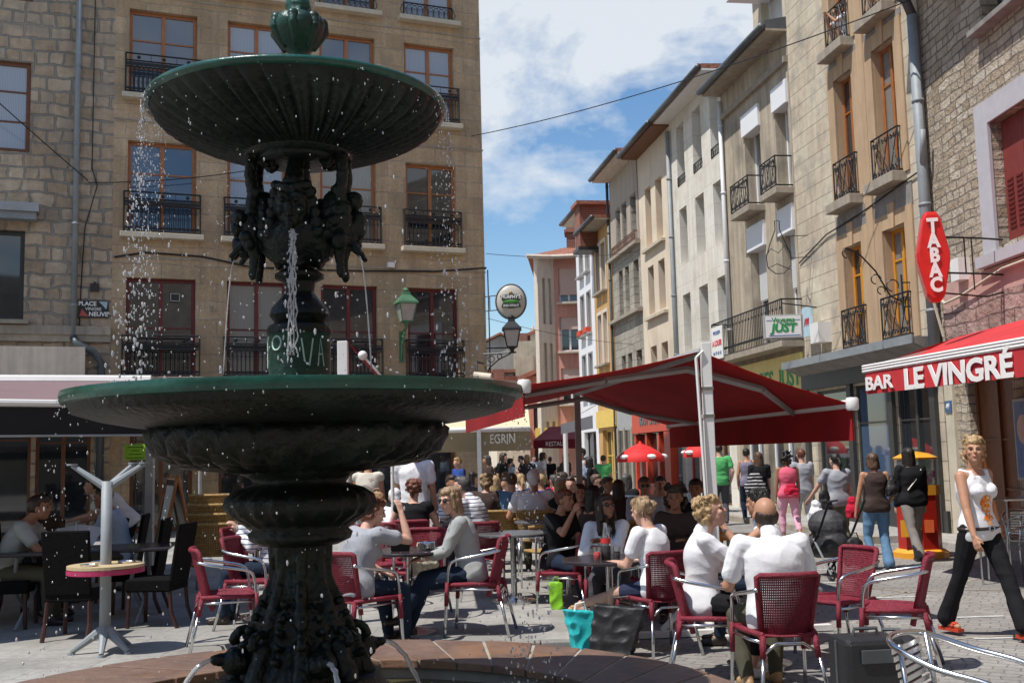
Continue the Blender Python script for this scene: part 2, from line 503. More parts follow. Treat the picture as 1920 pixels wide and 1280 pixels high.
def remesh(mb, name, material, parent, voxel=0.012, smooth=3, disp=0.0, dscale=12.0, dstretch=(1, 1, 1), seed=0.0, cut=None, ridge=False):
    """union of closed shells grown into ONE continuous surface"""
    me = mb.mesh(name + '_src')
    o = bpy.data.objects.new(name + '_src', me)
    COL.objects.link(o)
    r = o.modifiers.new('r', 'REMESH'); r.mode = 'VOXEL'; r.voxel_size = voxel; r.use_smooth_shade = True
    if smooth:
        s = o.modifiers.new('s', 'SMOOTH'); s.factor = 0.5; s.iterations = smooth
    dg = bpy.context.evaluated_depsgraph_get()
    ev = o.evaluated_get(dg)
    nm = bpy.data.meshes.new_from_object(ev)
    bpy.data.objects.remove(o); bpy.data.meshes.remove(me)
    nm.name = name
    if disp:
        n = len(nm.vertices)
        co = np.empty(n * 3); nm.vertices.foreach_get('co', co); co = co.reshape(-1, 3)
        no = np.empty(n * 3); nm.vertices.foreach_get('normal', no); no = no.reshape(-1, 3)
        off = np.empty(n)
        for i in range(n):
            p = Vector((co[i, 0] * dscale * dstretch[0] + seed, co[i, 1] * dscale * dstretch[1], co[i, 2] * dscale * dstretch[2]))
            v = noise.noise(p)
            if ridge: v = 0.55 - abs(v) * 2.2
            else: v += 0.5 * noise.noise(p * 2.3)
            off[i] = v
        co += no * (off * disp)[:, None]
        nm.vertices.foreach_set('co', co.ravel()); nm.update()
    nm.materials.clear()
    nm.materials.append(M[material] if isinstance(material, str) else material)
    nm.polygons.foreach_set('use_smooth', [True] * len(nm.polygons))
    q = bpy.data.objects.new(name, nm)
    COL.objects.link(q)
    if parent is not None: q.parent = parent
    return q
def text(name, body, size, material, parent, loc, rot, extrude=0.004, bold=0.0, sx=1.0, align='CENTER', shear=0.0, spacing=1.0):
    cu_ = bpy.data.curves.new(name, 'FONT')
    cu_.body = body; cu_.size = size; cu_.extrude = extrude; cu_.offset = bold
    cu_.align_x = align; cu_.align_y = 'CENTER'; cu_.shear = shear; cu_.space_character = spacing
    cu_.resolution_u = 3
    t_ = bpy.data.objects.new(name + '_t', cu_)
    COL.objects.link(t_)
    dg = bpy.context.evaluated_depsgraph_get()
    me = bpy.data.meshes.new_from_object(t_.evaluated_get(dg))
    bpy.data.objects.remove(t_); bpy.data.curves.remove(cu_)
    me.name = name
    me.materials.clear(); me.materials.append(M[material] if isinstance(material, str) else material)
    o = bpy.data.objects.new(name, me)
    COL.objects.link(o)
    o.parent = parent
    o.location = loc; o.rotation_euler = rot; o.scale = (sx, 1, 1)
    return o
def smooth_pts(pts, n=6):
    P_ = [Vector(p) for p in pts]; out = []
    for i in range(len(P_) - 1):
        a, b, c, d = P_[max(i - 1, 0)], P_[i], P_[i + 1], P_[min(i + 2, len(P_) - 1)]
        for k in range(n):
            t = k / n
            out.append(0.5 * ((2 * b) + (c - a) * t + (2 * a - 5 * b + 4 * c - d) * t * t + (3 * b - a - 3 * c + d) * t ** 3))
    out.append(P_[-1])
    return out
def arc(c, r, a0, a1, n=8, ax=0, ay=2):
    out = []
    for i in range(n + 1):
        a = a0 + (a1 - a0) * i / n
        p = [c[0], c[1], c[2]]
        p[ax] += r * math.cos(a); p[ay] += r * math.sin(a)
        out.append(tuple(p))
    return out

# ------------------------------------------------------------ wall materials
blockmat('stone_corner', (0.54, 0.40, 0.255), (0.43, 0.31, 0.19), (0.34, 0.295, 0.235), 0.86, 0.43, msize=0.010, bump=0.55, warp=0.12, nscale=14, dist=0.02, stain=(0.40, 0.30, 0.20))
blockmat('stone_rough', (0.56, 0.445, 0.32), (0.40, 0.30, 0.20), (0.30, 0.28, 0.245), 0.50, 0.31, msize=0.028, bump=1.0, warp=0.26, nscale=6, dist=0.05, nbump=1.0, squash=0.62, sfreq=3, offset=0.37, stain=(0.39, 0.33, 0.26))
blockmat('stone_rubble', (0.56, 0.49, 0.39), (0.36, 0.28, 0.19), (0.24, 0.21, 0.175), 0.42, 0.15, msize=0.016, bump=1.0, warp=0.15, nscale=9, dist=0.06, nbump=1.3, squash=0.55, sfreq=3, offset=0.41, stain=(0.47, 0.40, 0.31))
blockmat('stone_pink_bounce', (0.50, 0.36, 0.32), (0.40, 0.27, 0.23), (0.25, 0.17, 0.15), 0.8, 0.22, msize=0.018, bump=1.0, warp=0.18, nscale=8, dist=0.06, nbump=1.3, squash=0.6, sfreq=3)  # pinkish bounce light mixed into the stone colours
rubblemat('stone_far', [(0.30, 0.27, 0.24), (0.22, 0.20, 0.18), (0.36, 0.33, 0.29)], (0.20, 0.19, 0.17), 2.2, 4.5, bump=0.8, dist=0.05)
blockmat('ashlar_ochre', (0.60, 0.52, 0.40), (0.55, 0.475, 0.36), (0.30, 0.27, 0.22), 40, 0.34, msize=0.012, bump=0.3, nscale=5, dist=0.015, stain=(0.36, 0.33, 0.28))
mat('render_just', (0.50, 0.425, 0.32), 0.9, streak=0.3, var=0.16, nscale=1.4, bump=0.35, bscale=9, stain=(0.30, 0.26, 0.20), stain_scale=0.9)
blockmat('ashlar_white', (0.80, 0.765, 0.68), (0.77, 0.73, 0.645), (0.50, 0.47, 0.42), 1.1, 0.62, msize=0.006, bump=0.2, nscale=5, dist=0.01, stain=(0.66, 0.62, 0.53))
mat('render_cream', (0.78, 0.67, 0.52), 0.9, streak=0.1, var=0.06, nscale=1.2, bump=0.1, stain=(0.64, 0.54, 0.42), stain_scale=0.7)
blockmat('stone_grey_panel', (0.42, 0.385, 0.32), (0.34, 0.31, 0.26), (0.22, 0.2, 0.17), 0.7, 0.3, msize=0.014, bump=0.8, warp=0.15)
mat('render_taupe', (0.46, 0.39, 0.32), 0.9, streak=0.2, var=0.08, nscale=1.2)
mat('render_orange', (0.60, 0.36, 0.14), 0.9, streak=0.2, var=0.1, nscale=1.5)
mat('render_white', (0.76, 0.76, 0.77), 0.8, var=0.05, nscale=1.5)
mat('render_pink', (0.66, 0.33, 0.25), 0.85, streak=0.2, var=0.07, nscale=1.1, stain=(0.60, 0.31, 0.24), stain_scale=0.8)
mat('render_palecream', (0.72, 0.62, 0.50), 0.85, streak=0.2, var=0.06)
mat('render_grey', (0.34, 0.315, 0.28), 0.9, streak=0.2, var=0.12, nscale=1.2)
mat('render_beige', (0.48, 0.42, 0.31), 0.9, streak=0.2, var=0.2, nscale=1.0, stain=(0.36, 0.31, 0.23), stain_scale=0.7)
blockmat('brick_red', (0.30, 0.10, 0.06), (0.22, 0.07, 0.045), (0.30, 0.26, 0.22), 0.24, 0.08, msize=0.01)
mat('trim_ochre', (0.50, 0.35, 0.215), 0.85, streak=0.18, var=0.07, nscale=3)
mat('stone_sill', (0.38, 0.33, 0.26), 0.85, streak=0.2, var=0.15, nscale=4, bump=0.3, bscale=15)
mat('stone_sill_pale', (0.55, 0.49, 0.38), 0.85, var=0.12, nscale=4, bump=0.2)
mat('cement_grey', (0.27, 0.255, 0.235), 0.9, streak=0.2, var=0.2, nscale=2.2, bump=0.3, bscale=12)
mat('surround_lilac', (0.47, 0.46, 0.49), 0.8, var=0.06)
mat('dark_front', (0.045, 0.045, 0.042), 0.45, var=0.2)
mat('plaster_pink_bounce', (0.50, 0.31, 0.27), 0.9, var=0.15, nscale=2, bump=0.5, bscale=9)  # pink of bounced light put into the plaster colour
mat('shop_red', (0.62, 0.07, 0.025), 0.5, var=0.1)
mat('sign_yellow', (0.80, 0.66, 0.24), 0.6, var=0.06)
mat('sign_green', (0.02, 0.28, 0.07), 0.5)
mat('text_white', (0.85, 0.84, 0.8), 0.6, var=0.03)
mat('text_black', (0.02, 0.02, 0.02), 0.6)
mat('text_red', (0.6, 0.04, 0.05), 0.6)
mat('text_blue', (0.08, 0.16, 0.38), 0.6)
mat('text_grey', (0.12, 0.2, 0.2), 0.6)
mat('yellow_paint', (0.75, 0.52, 0.12), 0.7, var=0.1)
mat('pvc_white', (0.80, 0.81, 0.83), 0.4, var=0.03)
mat('pvc_slats', (0.66, 0.67, 0.68), 0.5, var=0.04, bump=0.0)
mat('blind_pink', (0.62, 0.47, 0.40), 0.6, var=0.04)
mat('sky_paint', (0.45, 0.62, 0.70), 0.6)

# ------------------------------------------------------------ building helpers
def wallmesh(x0, x1, z0, z1, D, ops, reveal=0.24):
    xs = sorted(set([x0, x1] + [round(v, 4) for o in ops for v in o[:2] if x0 < v < x1]))
    zs = sorted(set([z0, z1] + [round(v, 4) for o in ops for v in o[2:4] if z0 < v < z1]))
    mb = MB()
    for i in range(len(xs) - 1):
        for j in range(len(zs) - 1):
            cx = (xs[i] + xs[i + 1]) / 2; cz = (zs[j] + zs[j + 1]) / 2
            if any(o[0] < cx < o[1] and o[2] < cz < o[3] for o in ops): continue
            mb.add([(xs[i], 0, zs[j]), (xs[i + 1], 0, zs[j]), (xs[i + 1], 0, zs[j + 1]), (xs[i], 0, zs[j + 1])], [(0, 1, 2, 3)])
    for a, b, c, d in [o[:4] for o in ops]:
        r = reveal
        mb.add([(a, 0, c), (a, r, c), (a, r, d), (a, 0, d)], [(0, 1, 2, 3)])
        mb.add([(b, 0, c), (b, 0, d), (b, r, d), (b, r, c)], [(0, 1, 2, 3)])
        mb.add([(a, 0, c), (b, 0, c), (b, r, c), (a, r, c)], [(0, 1, 2, 3)])
        mb.add([(a, 0, d), (a, r, d), (b, r, d), (b, 0, d)], [(0, 1, 2, 3)])
        mb.add([(a, r, c), (b, r, c), (b, r, d), (a, r, d)], [(0, 1, 2, 3)])
    mb.add([(x0, 0, z0), (x0, 0, z1), (x0, D, z1), (x0, D, z0)], [(0, 1, 2, 3)])
    mb.add([(x1, 0, z0), (x1, D, z0), (x1, D, z1), (x1, 0, z1)], [(0, 1, 2, 3)])
    mb.add([(x0, D, z0), (x0, D, z1), (x1, D, z1), (x1, D, z0)], [(0, 1, 2, 3)])
    mb.add([(x0, 0, z1), (x1, 0, z1), (x1, D, z1), (x0, D, z1)], [(0, 1, 2, 3)])
    return mb
def railing_mb(w, h, style, y=0.0, dep=0.2):
    """w wide centred at 0, z 0..h, front plane at y; returns MB"""
    m = MB(); a = -w / 2; b = w / 2
    t = 0.019
    for z in ((0.02, h) if style != 'ornate' else (0.02, h * 0.66, h * 0.82, h)):
        m.tube([(a, y, z), (b, y, z)], t if z < h else 0.02, 4)
    for x in (a, b):
        m.tube([(x, y, 0), (x, y, h)], t, 4)
        for z in (0.02, h):
            m.tube([(x, y, z), (x, y + dep, z)], t, 4)
    if style == 'ornate':
        n = max(6, int(w / 0.10))
        for i in range(1, n):
            x = a + w * i / n
            m.tube([(x, y, 0.02), (x, y, h * 0.66)], 0.013, 4)
            m.tube(arc((x, y, h * 0.50), 0.034, 0, 2 * PI, 7), 0.008, 3)
            m.tube(arc((x, y, 0.09), 0.034, 0, 2 * PI, 7), 0.008, 3)
            m.tube([(x - w / n / 2, y, h * 0.66), (x, y, h * 0.82), (x + w / n / 2, y, h * 0.66)], 0.008, 3)
        m.obox((0, y, h * 0.74), (w, 0.008, h * 0.09)); m.obox((0, y, 0.09), (w, 0.008, 0.05))
        for fx in (0.17, 0.5, 0.83):
            m.ell((a + w * fx, y, h * 0.91), (0.045, 0.02, 0.045), 8, 6)
        for fx in (0.33, 0.67):
            m.tube([(a + w * fx, y, h * 0.82), (a + w * fx, y, h)], 0.008, 3)
        for yy in (y + dep * 0.5,):
            for x in (a, b):
                m.tube([(x, yy, 0.02), (x, yy, h)], 0.008, 4)
    elif style == 'bars':
        n = max(5, int(w / 0.11))
        for i in range(1, n):
            x = a + w * i / n
            m.tube([(x, y, 0.02), (x, y, h)], 0.010, 4)
            if i % 2: m.tube(arc((x, y, h * 0.8), 0.04, 0, 2 * PI, 7), 0.009, 3)
            m.tube(arc((x, y, h * 0.22), 0.04, 0, 2 * PI, 7), 0.009, 3)
    elif style == 'scroll':
        n = max(2, int(round(w / 0.30)))
        s = w / n
        for i in range(n):
            x = a + s * i
            m.tube([(x, y, 0.02), (x + s, y, h)], 0.011, 4)
            m.tube([(x + s, y, 0.02), (x, y, h)], 0.011, 4)
            m.tube([(x + s, y, 0.02), (x + s, y, h)], 0.009, 4)
            for (cx_, cz_, st) in ((x + s * 0.5 - 0.06, h * 0.84, 1), (x + s * 0.5 + 0.06, h * 0.84, -1), (x + s * 0.5 - 0.06, h * 0.16, 1), (x + s * 0.5 + 0.06, h * 0.16, -1)):
                pts = []
                for k in range(11):
                    an = k / 10 * 3.6 * PI; rr = 0.062 * (1 - k / 13)
                    pts.append((cx_ + st * rr * math.cos(an), y, cz_ + (1 if cz_ > h / 2 else -1) * rr * math.sin(an)))
                m.tube(pts, 0.009, 4)
    elif style == 'low':
        n = max(3, int(w / 0.14))
        for i in range(n):
            x = a + w * (i + 0.5) / n
            m.tube(arc((x, y, h * 0.5), h * 0.42, 0, 2 * PI, 8), 0.011, 3)
    return m
def window(par, xa, xb, za, zb, frame='wood_orange', glass='glass_dark', y=0.2, mull=True, transom=(0.58,), sill=None, rail=None, surround=None, shutter=None, sill_d=0.22, fr=0.07, kind='window', keystone=False, sill_h=0.1, sill_w=0.12, label=None, open_left=False):
    """one window: frame > pane, sill, railing, surround, roller_box ..."""
    cx = (xa + xb) / 2; w = xb - xa; h = zb - za
    f = MB()
    f.box(-w / 2, -w / 2 + fr, -0.03, 0.03, 0, h); f.box(w / 2 - fr, w / 2, -0.03, 0.03, 0, h)
    f.box(-w / 2 + fr, w / 2 - fr, -0.027, 0.027, h - fr, h); f.box(-w / 2 + fr, w / 2 - fr, -0.027, 0.027, 0, fr)
    if mull: f.box(-0.045, 0.045, -0.045, 0.02, fr, h - fr)
    for t in transom:
        f.box(-w / 2 + fr, w / 2 - fr, -0.02, 0.012, h * t - 0.018, h * t + 0.018)
    o = f.build(kind, frame, par)
    o.location = (cx, y, za)
    if label: o['label'] = label
    g = MB().box(-w / 2 + fr * 0.5, w / 2 - fr * 0.5, 0.0, 0.008, fr * 0.5, h - fr * 0.5).build('pane', glass, o)
    g.location = (0, 0.004, 0)
    if sill:
        MB().box(-w / 2 - sill_w, w / 2 + sill_w, -y - sill_d, -y + 0.03, -sill_h, -0.004).build('sill', sill, o, bevel=0.01)
    if rail:
        st, rh, prj = rail
        railing_mb(w + (0.16 if prj > 0.02 else -0.02), rh, st, y=-y - prj, dep=prj + 0.05).build('railing', 'black_iron', o).location = (0, 0, 0.02)
    if surround:
        sm, sw = surround
        q = MB()
        yo = -y - 0.035
        q.box(-w / 2 - sw, -w / 2, yo, -y + 0.02, -0.02, h + sw); q.box(w / 2, w / 2 + sw, yo, -y + 0.02, -0.02, h + sw)
        q.box(-w / 2, w / 2, yo + 0.002, -y + 0.02, h, h + sw)
        if keystone:
            q.prism([(-0.09, yo - 0.03, h - 0.02), (0.09, yo - 0.03, h - 0.02), (0.13, yo - 0.03, h + sw + 0.16), (-0.13, yo - 0.03, h + sw + 0.16)], (0, 1, 0), 0, 0.05)
        q.box(-w / 2, -w / 2 + 0.008, -y + 0.02, -0.03, 0, h); q.box(w / 2 - 0.008, w / 2, -y + 0.02, -0.03, 0, h)
        q.build('surround', sm, o)
    if shutter:
        sh, bh, drop = shutter   # roller shutter box + lowered slats
        if bh:
            MB().box(-w / 2 - 0.06, w / 2 + 0.06, -y - 0.07, -0.04, h - bh, h + 0.02).build('shutter_box', 'pvc_white', o, bevel=0.01)
        if drop:
            s_ = MB()
            n = int(drop / 0.055)
            for i in range(n):
                zz = h - bh - 0.055 * (i + 1)
                s_.box(-w / 2 + 0.03, w / 2 - 0.03, -0.085, -0.06, zz, zz + 0.045)
            s_.box(-w / 2 + 0.04, w / 2 - 0.04, -0.072, -0.064, h - bh - drop, h - bh)
            s_.build('roller_shutter', sh, o)
    return o
def building(name, label, org, th, x0, x1, H, D, wm, ops, z0=0.0, cat='building', reveal=0.24):
    b = empty(name, (org[0], org[1], 0), rad(th), label, cat)
    wallmesh(x0, x1, z0, H, D, ops, reveal).build('wall', wm, b, fix=False)
    return b
def eave(par, x0, x1, z, over, mat_s='stone_sill', gut=True, thick=0.22, rise=1.6, depth=5, roofmat='tile_roof', gutm='zinc_dark'):
    r = MB()
    r.add([(x0, -over, z), (x1, -over, z), (x1, -over, z + thick * 0.6), (x0, -over, z + thick * 0.6),
           (x0, depth, z), (x1, depth, z), (x1, depth, z + rise), (x0, depth, z + rise)],
          [(0, 3, 2, 1), (0, 1, 5, 4), (3, 7, 6, 2), (0, 4, 7, 3), (1, 2, 6, 5), (4, 5, 6, 7)])
    o = r.build('roof', roofmat, par)
    s = MB().box(x0, x1, -over + 0.03, 0.0, z - 0.06, z - 0.004)
    s.build('soffit', mat_s, o)
    if gut:
        g = MB()
        g.tube([(x0, -over - 0.06, z + 0.05), (x1, -over - 0.06, z + 0.05)], 0.085, 8)
        g.build('gutter', gutm, o, smooth=True)
    return o
def pipe(par, x, z0, z1, r=0.055, y=-0.09, m='zinc', name='downpipe', top=None):
    p = MB()
    pts = [(x, y, z0), (x, y, z1)]
    if top: pts += [(x, y - 0.15, z1 + 0.25), (x + top, y - 0.5, z1 + 0.4)]
    p.tube(pts, r, 10)
    z = z0 + 0.8
    while z < z1:
        p.lathe([(r + 0.012, -0.03), (r + 0.012, 0.03)], 10, (x, y, z)); z += 1.9
    return p.build(name, m, par, smooth=True)

# ------------------------------------------------------------ corner building (left) and rough stone building
A0 = (-0.68, 28.2); ATH = 22.0
cols = [(-9.03, -7.45), (-6.72, -5.27), (-4.42, -2.96), (-2.16, -0.77)]
rowsA = [(3.70, 6.06), (7.12, 9.38), (10.5, 12.65), (13.35, 15.6)]
ops = [(a, b, c, d) for a, b in cols for c, d in rowsA]
gops = [(-8.9, -7.5, 0.1, 2.9), (-6.9, -4.2, 0.1, 2.9), (-3.4, -0.9, 0.1, 2.7)]
cb = building('corner_building', 'tan ashlar stone building with wooden windows and iron balconies behind the fountain', A0, ATH, -9.35, 0, 16.4, 9, 'stone_corner', ops + gops)
glA = [['glass_dark', 'glass_lace', 'glass_dark', 'glass_dark'], ['glass_sky_tint', 'glass_curtain_sky', 'glass_lace', 'glass_dark'], ['glass_sky_tint', 'glass_curtain_sky', 'glass_sky_tint', 'glass_curtain_sky'], ['glass_sky_tint', 'glass_sky_tint', 'glass_sky_tint', 'glass_curtain_sky']]
for ci, (a, b) in enumerate(cols):
    for ri, (c, d) in enumerate(rowsA):
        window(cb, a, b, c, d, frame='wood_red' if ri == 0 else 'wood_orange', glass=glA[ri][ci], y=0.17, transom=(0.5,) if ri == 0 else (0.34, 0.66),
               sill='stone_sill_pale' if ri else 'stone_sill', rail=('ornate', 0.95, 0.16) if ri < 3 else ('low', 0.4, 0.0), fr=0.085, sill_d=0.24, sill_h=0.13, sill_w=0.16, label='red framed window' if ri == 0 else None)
for i, (a, b, c, d) in enumerate(gops):
    window(cb, a, b, c, d, frame='wood_brown', glass='glass_dark', y=0.2, transom=(0.75,), kind='shopfront', fr=0.09)
tr = MB(); tr.box(-9.35, 0.06, -0.07, 0.0, 3.30, 3.42)
for zz in (6.52, 9.86, 13.0):
    tr.box(-9.34, 0.02, -0.02, 0.0, zz, zz + 0.04)
tr.build('string_course', 'stone_sill', cb)
eave(cb, -9.36, 0.1, 16.4, 0.35, rise=0.6)
def cable_mb(pts, r=0.012, seg=5):
    return MB().tube(pts, r, seg)
cable_mb([(-9.3, -0.03, 6.52), (-8.6, -0.03, 6.66), (-7.3, -0.03, 6.62), (-6.2, -0.03, 6.42), (-5.0, -0.03, 6.40), (-3.2, -0.03, 6.44), (-1.4, -0.03, 6.50), (0.03, -0.03, 6.66), (0.05, 0.3, 6.62)], 0.022).build('wall_cable', 'black_iron', cb)
cable_mb([(0.06, -0.05, 6.6), (0.07, -0.05, 5.0), (0.07, -0.05, 2.7)], 0.018).build('wall_cable', 'black_iron', cb)
# small things on it
MB().box(-3.0 + 0.3, -3.0 + 0.48, -0.12, 0, 6.55, 6.68).build('junction_box', 'white_paint', cb)

sb = building('stone_house', 'rough tan stone house with a grey downpipe at the left edge', A0, ATH, -48, -9.35, 16.2, 9, 'stone_rough',
              [(-12.6, -11.17, 8.88, 11.03), (-12.8, -11.22, 4.98, 7.05), (-12.6, -11.17, 12.5, 14.6), (-13.5, -11.0, 0.1, 3.0), (-10.9, -9.75, 0.1, 2.9)])
window(sb, -12.6, -11.17, 8.88, 11.03, frame='wood_brown', glass='glass_curtain_sky', y=0.12, transom=(0.34, 0.67), fr=0.1, mull=False)
window(sb, -12.6, -11.17, 12.5, 14.6, frame='wood_brown', glass='glass_curtain_sky', y=0.12, transom=(0.34, 0.67), fr=0.1)
window(sb, -12.8, -11.22, 4.98, 7.05, frame='dark_trim', glass='glass_dark', y=0.16, transom=(), fr=0.1, sill='stone_sill')
for a in ((-13.5, -11.0, 0.1, 3.0), (-10.9, -9.75, 0.1, 2.9)):
    window(sb, *a, frame='wood_brown', glass='glass_dark', y=0.2, transom=(0.75,), kind='shopfront')
q = MB(); q.box(-17, -10.93, -0.42, 0, 7.42, 7.62); q.box(-17, -10.98, -0.34, 0, 7.25, 7.42)
q.build('cornice', 'zinc', sb)
q = MB(); q.box(-17, -9.36, -0.14, 0, 4.66, 4.86); q.box(-17, -9.36, -0.10, 0, 4.50, 4.66)
q.build('string_course', 'stone_sill', sb)
MB().box(-17, -9.9, -0.3, 0, 3.66, 4.36).build('shop_fascia', 'render_palecream', sb)
pipe(sb, -10.16, 4.55, 17.1, 0.07, m='zinc')
pb = MB(); pb.tube([(-10.16, -0.12, 4.6), (-10.1, -0.2, 4.45), (-9.7, -0.2, 4.25), (-9.55, -0.16, 4.0), (-9.55, -0.14, 0.1)], 0.085, 10); pb.build('downpipe', 'zinc_dark', sb, smooth=True)
eave(sb, -48, -9.37, 16.2, 0.6)
cable_mb([(-9.8, -0.05, 17), (-9.82, -0.05, 8.6), (-9.7, -0.05, 8.2), (-9.95, -0.05, 7.2), (-10.0, -0.04, 6.2), (-10.05, -0.04, 4.4)], 0.013).build('wall_cable', 'black_iron', sb)

q = MB(); q.add([(-17, 0.0, 3.25), (-9.4, 0.0, 3.25), (-9.4, -2.6, 2.75), (-17, -2.6, 2.75)], [(0, 1, 2, 3)]); q.build('shop_awning', 'dark_trim', sb)
q = MB(); q.add([(-9.3, 0.0, 3.2), (-4.0, 0.0, 3.2), (-4.0, -2.6, 2.7), (-9.3, -2.6, 2.7)], [(0, 1, 2, 3)]); q.build('shop_awning', 'dark_trim', cb)

# plaque PLACE NEUVE
AM = Matrix.Translation((A0[0], A0[1], 0)) @ Matrix.Rotation(rad(ATH), 4, 'Z')
def onA(x, y, z): return AM @ Vector((x, y, z))
mat('plaque_black', (0.02, 0.018, 0.018), 0.4)
mat('plaque_red', (0.5, 0.09, 0.08), 0.5)
mat('plaque_blue', (0.40, 0.50, 0.56), 0.5)
t = empty('street_plaque', onA(-9.74, -0.03, 5.27), rad(ATH), 'black street name plaque with red and blue triangles on the stone house', 'plaque')
MB().box(-0.33, 0.33, -0.02, 0.02, -0.2, 0.2).build('plate', 'plaque_black', t)
text('lettering', 'PLACE', 0.135, 'text_white', t, (-0.13, -0.026, 0.12), (PI / 2, 0, 0), bold=0.004)
text('lettering', 'VINGRE', 0.10, 'text_white', t, (0.0, -0.026, 0.0), (PI / 2, 0, 0), bold=0.001)
text('lettering', 'NEUVE', 0.135, 'text_white', t, (0.11, -0.026, -0.12), (PI / 2, 0, 0), bold=0.004)
MB().prism([(0.12, -0.024, 0.18), (0.31, -0.024, 0.18), (0.28, -0.024, 0.0)], (0, 1, 0), 0, 0.003).build('triangle', 'plaque_blue', t)
MB().prism([(-0.3, -0.024, -0.17), (-0.1, -0.024, -0.17), (-0.25, -0.024, 0.0)], (0, 1, 0), 0, 0.003).build('triangle', 'plaque_red', t)
t = MB().box(-0.1, 0.1, -0.06, 0.0, -0.09, 0.09)
t.box(-0.03, 0.03, -0.05, 0.0, 0.09, 0.13)
o = t.build('alarm_box', 'plaque_black', None); o.location = onA(-9.72, 0, 5.78); o.rotation_euler = (0, 0, rad(ATH)); tag(o, 'small black box on the wall above the street plaque', 'box')
# W emblem
t = MB().tube([(-0.11, 0, 0.1), (-0.06, 0, -0.08), (-0.02, 0, 0.08), (0.03, 0, -0.08), (0.09, 0, 0.1)], 0.016, 5)
t.tube([(-0.09, 0, 0.1), (-0.09, 0, -0.1), (0.09, 0, -0.1)], 0.01, 5)
o = t.build('wall_emblem', 'stone_sill_pale', None); o.location = onA(-7.06, -0.03, 5.35); o.rotation_euler = (0, 0, rad(ATH)); tag(o, 'pale W shaped emblem on the wall between the two left red windows', 'emblem')
t = empty('window_poster', onA(-7.92, 0.1, 5.62), rad(ATH), 'small square framed notice in the leftmost red window', 'notice')
MB().box(-0.11, 0.11, -0.02, 0.0, -0.1, 0.1).build('board', 'plaque_black', t)
q = MB(); q.tube([(-0.1, -0.025, -0.09), (0.1, -0.025, -0.09), (0.1, -0.025, 0.09), (-0.1, -0.025, 0.09)], 0.008, 4, closed=True); q.build('border', 'text_white', t)

# wall lantern (green)
mat('lamp_green', (0.07, 0.17, 0.09), 0.5, var=0.25)
mat('lamp_glass', (0.40, 0.36, 0.33), 0.25, var=0.1)
def lantern_head(par, s=1.0, m='lamp_green'):
    def sq(z, r): return [(-r, -r, z), (r, -r, z), (r, r, z), (-r, r, z)]
    g = MB(); a = sq(0, 0.10 * s) + sq(0.36 * s, 0.17 * s)
    g.add(a, [(0, 1, 5, 4), (1, 2, 6, 5), (2, 3, 7, 6), (3, 0, 4, 7)])
    g.build('glazing', 'lamp_glass', par)
    r = MB(); a = sq(0.36 * s, 0.21 * s) + sq(0.40 * s, 0.20 * s) + sq(0.54 * s, 0.08 * s) + sq(0.6 * s, 0.07 * s)
    fs = [(0, 3, 2, 1)]
    for k in range(3):
        for i in range(4): fs.append((k * 4 + i, k * 4 + (i + 1) % 4, k * 4 + 4 + (i + 1) % 4, k * 4 + 4 + i))
    fs.append((12, 13, 14, 15))
    r.add(a, fs); r.lathe([(0.06 * s, 0.6 * s), (0.075 * s, 0.64 * s), (0.02 * s, 0.69 * s)], 8)
    r.build('lamp_roof', m, par)
    b = MB(); p0 = sq(0, 0.105 * s); p1 = sq(0.36 * s, 0.175 * s)
    for i in range(4): b.tube([p0[i], p1[i]], 0.011 * s, 4)
    b.tube(p0, 0.012 * s, 4, closed=True); b.tube(p1, 0.012 * s, 4, closed=True)
    b.lathe([(0.10 * s, 0), (0.05 * s, -0.05 * s), (0.03 * s, -0.12 * s)], 8)
    b.build('lamp_cage', m, par)
t = empty('wall_lantern', onA(-2.55, -0.5, 5.08), rad(ATH), 'green lantern on a scrolled bracket fixed to the tan stone corner building', 'lantern')
lantern_head(t, 1.25)
q = MB(); q.box(-0.05, 0.05, 0.47, 0.5, -1.0, -0.2)
q.tube([(0, 0.48, -0.95), (0, 0.4, -0.6), (0, 0.2, -0.35), (0, 0.0, -0.15)], 0.022, 6)
q.tube([(0, 0.48, -0.28), (0, 0.2, -0.2), (0, 0, -0.15)], 0.02, 6)
q.tube(arc((0, 0.36, -0.42), 0.09, 0, 2 * PI, 10, 1, 2), 0.016, 5); q.tube(arc((0, 0.24, -0.32), 0.055, 0, 2 * PI, 8, 1, 2), 0.014, 5)
q.build('bracket', 'lamp_green', t)
t.location = onA(-2.35, -0.5, 5.1)

# beer sign + lantern at the corner
mat('sign_silver', (0.50, 0.47, 0.41), 0.35, var=0.06)
mat('badge_dark', (0.03, 0.028, 0.025), 0.4); mat('badge_green', (0.05, 0.22, 0.03), 0.5); mat('badge_gold', (0.5, 0.36, 0.14), 0.5)
t = empty('pub_sign', (0.0, 27.3, 5.6), 0, 'round pub sign with green badge hanging off the corner building', 'sign')
o = MB().ell((0, 0, 0), (0.375, 0.12, 0.435), 28, 16).build('sign_body', 'sign_silver', t, smooth=True)
q = MB(); q.tube([(0.39 * math.cos(a), 0, 0.45 * math.sin(a)) for a in [2 * PI * i / 32 for i in range(32)]], 0.025, 6, closed=True)
q.lathe([(0.06, -0.55), (0.03, -0.45)], 8); q.build('rim', 'zinc_dark', t, smooth=True)
q = MB()
q.prism([(-0.28, -0.128, 0.14), (-0.14, -0.128, 0.17), (0, -0.128, 0.185), (0.14, -0.128, 0.17), (0.28, -0.128, 0.14), (0.22, -0.128, 0.02), (0, -0.128, 0.05), (-0.22, -0.128, 0.02)], (0, 1, 0), 0, 0.05)
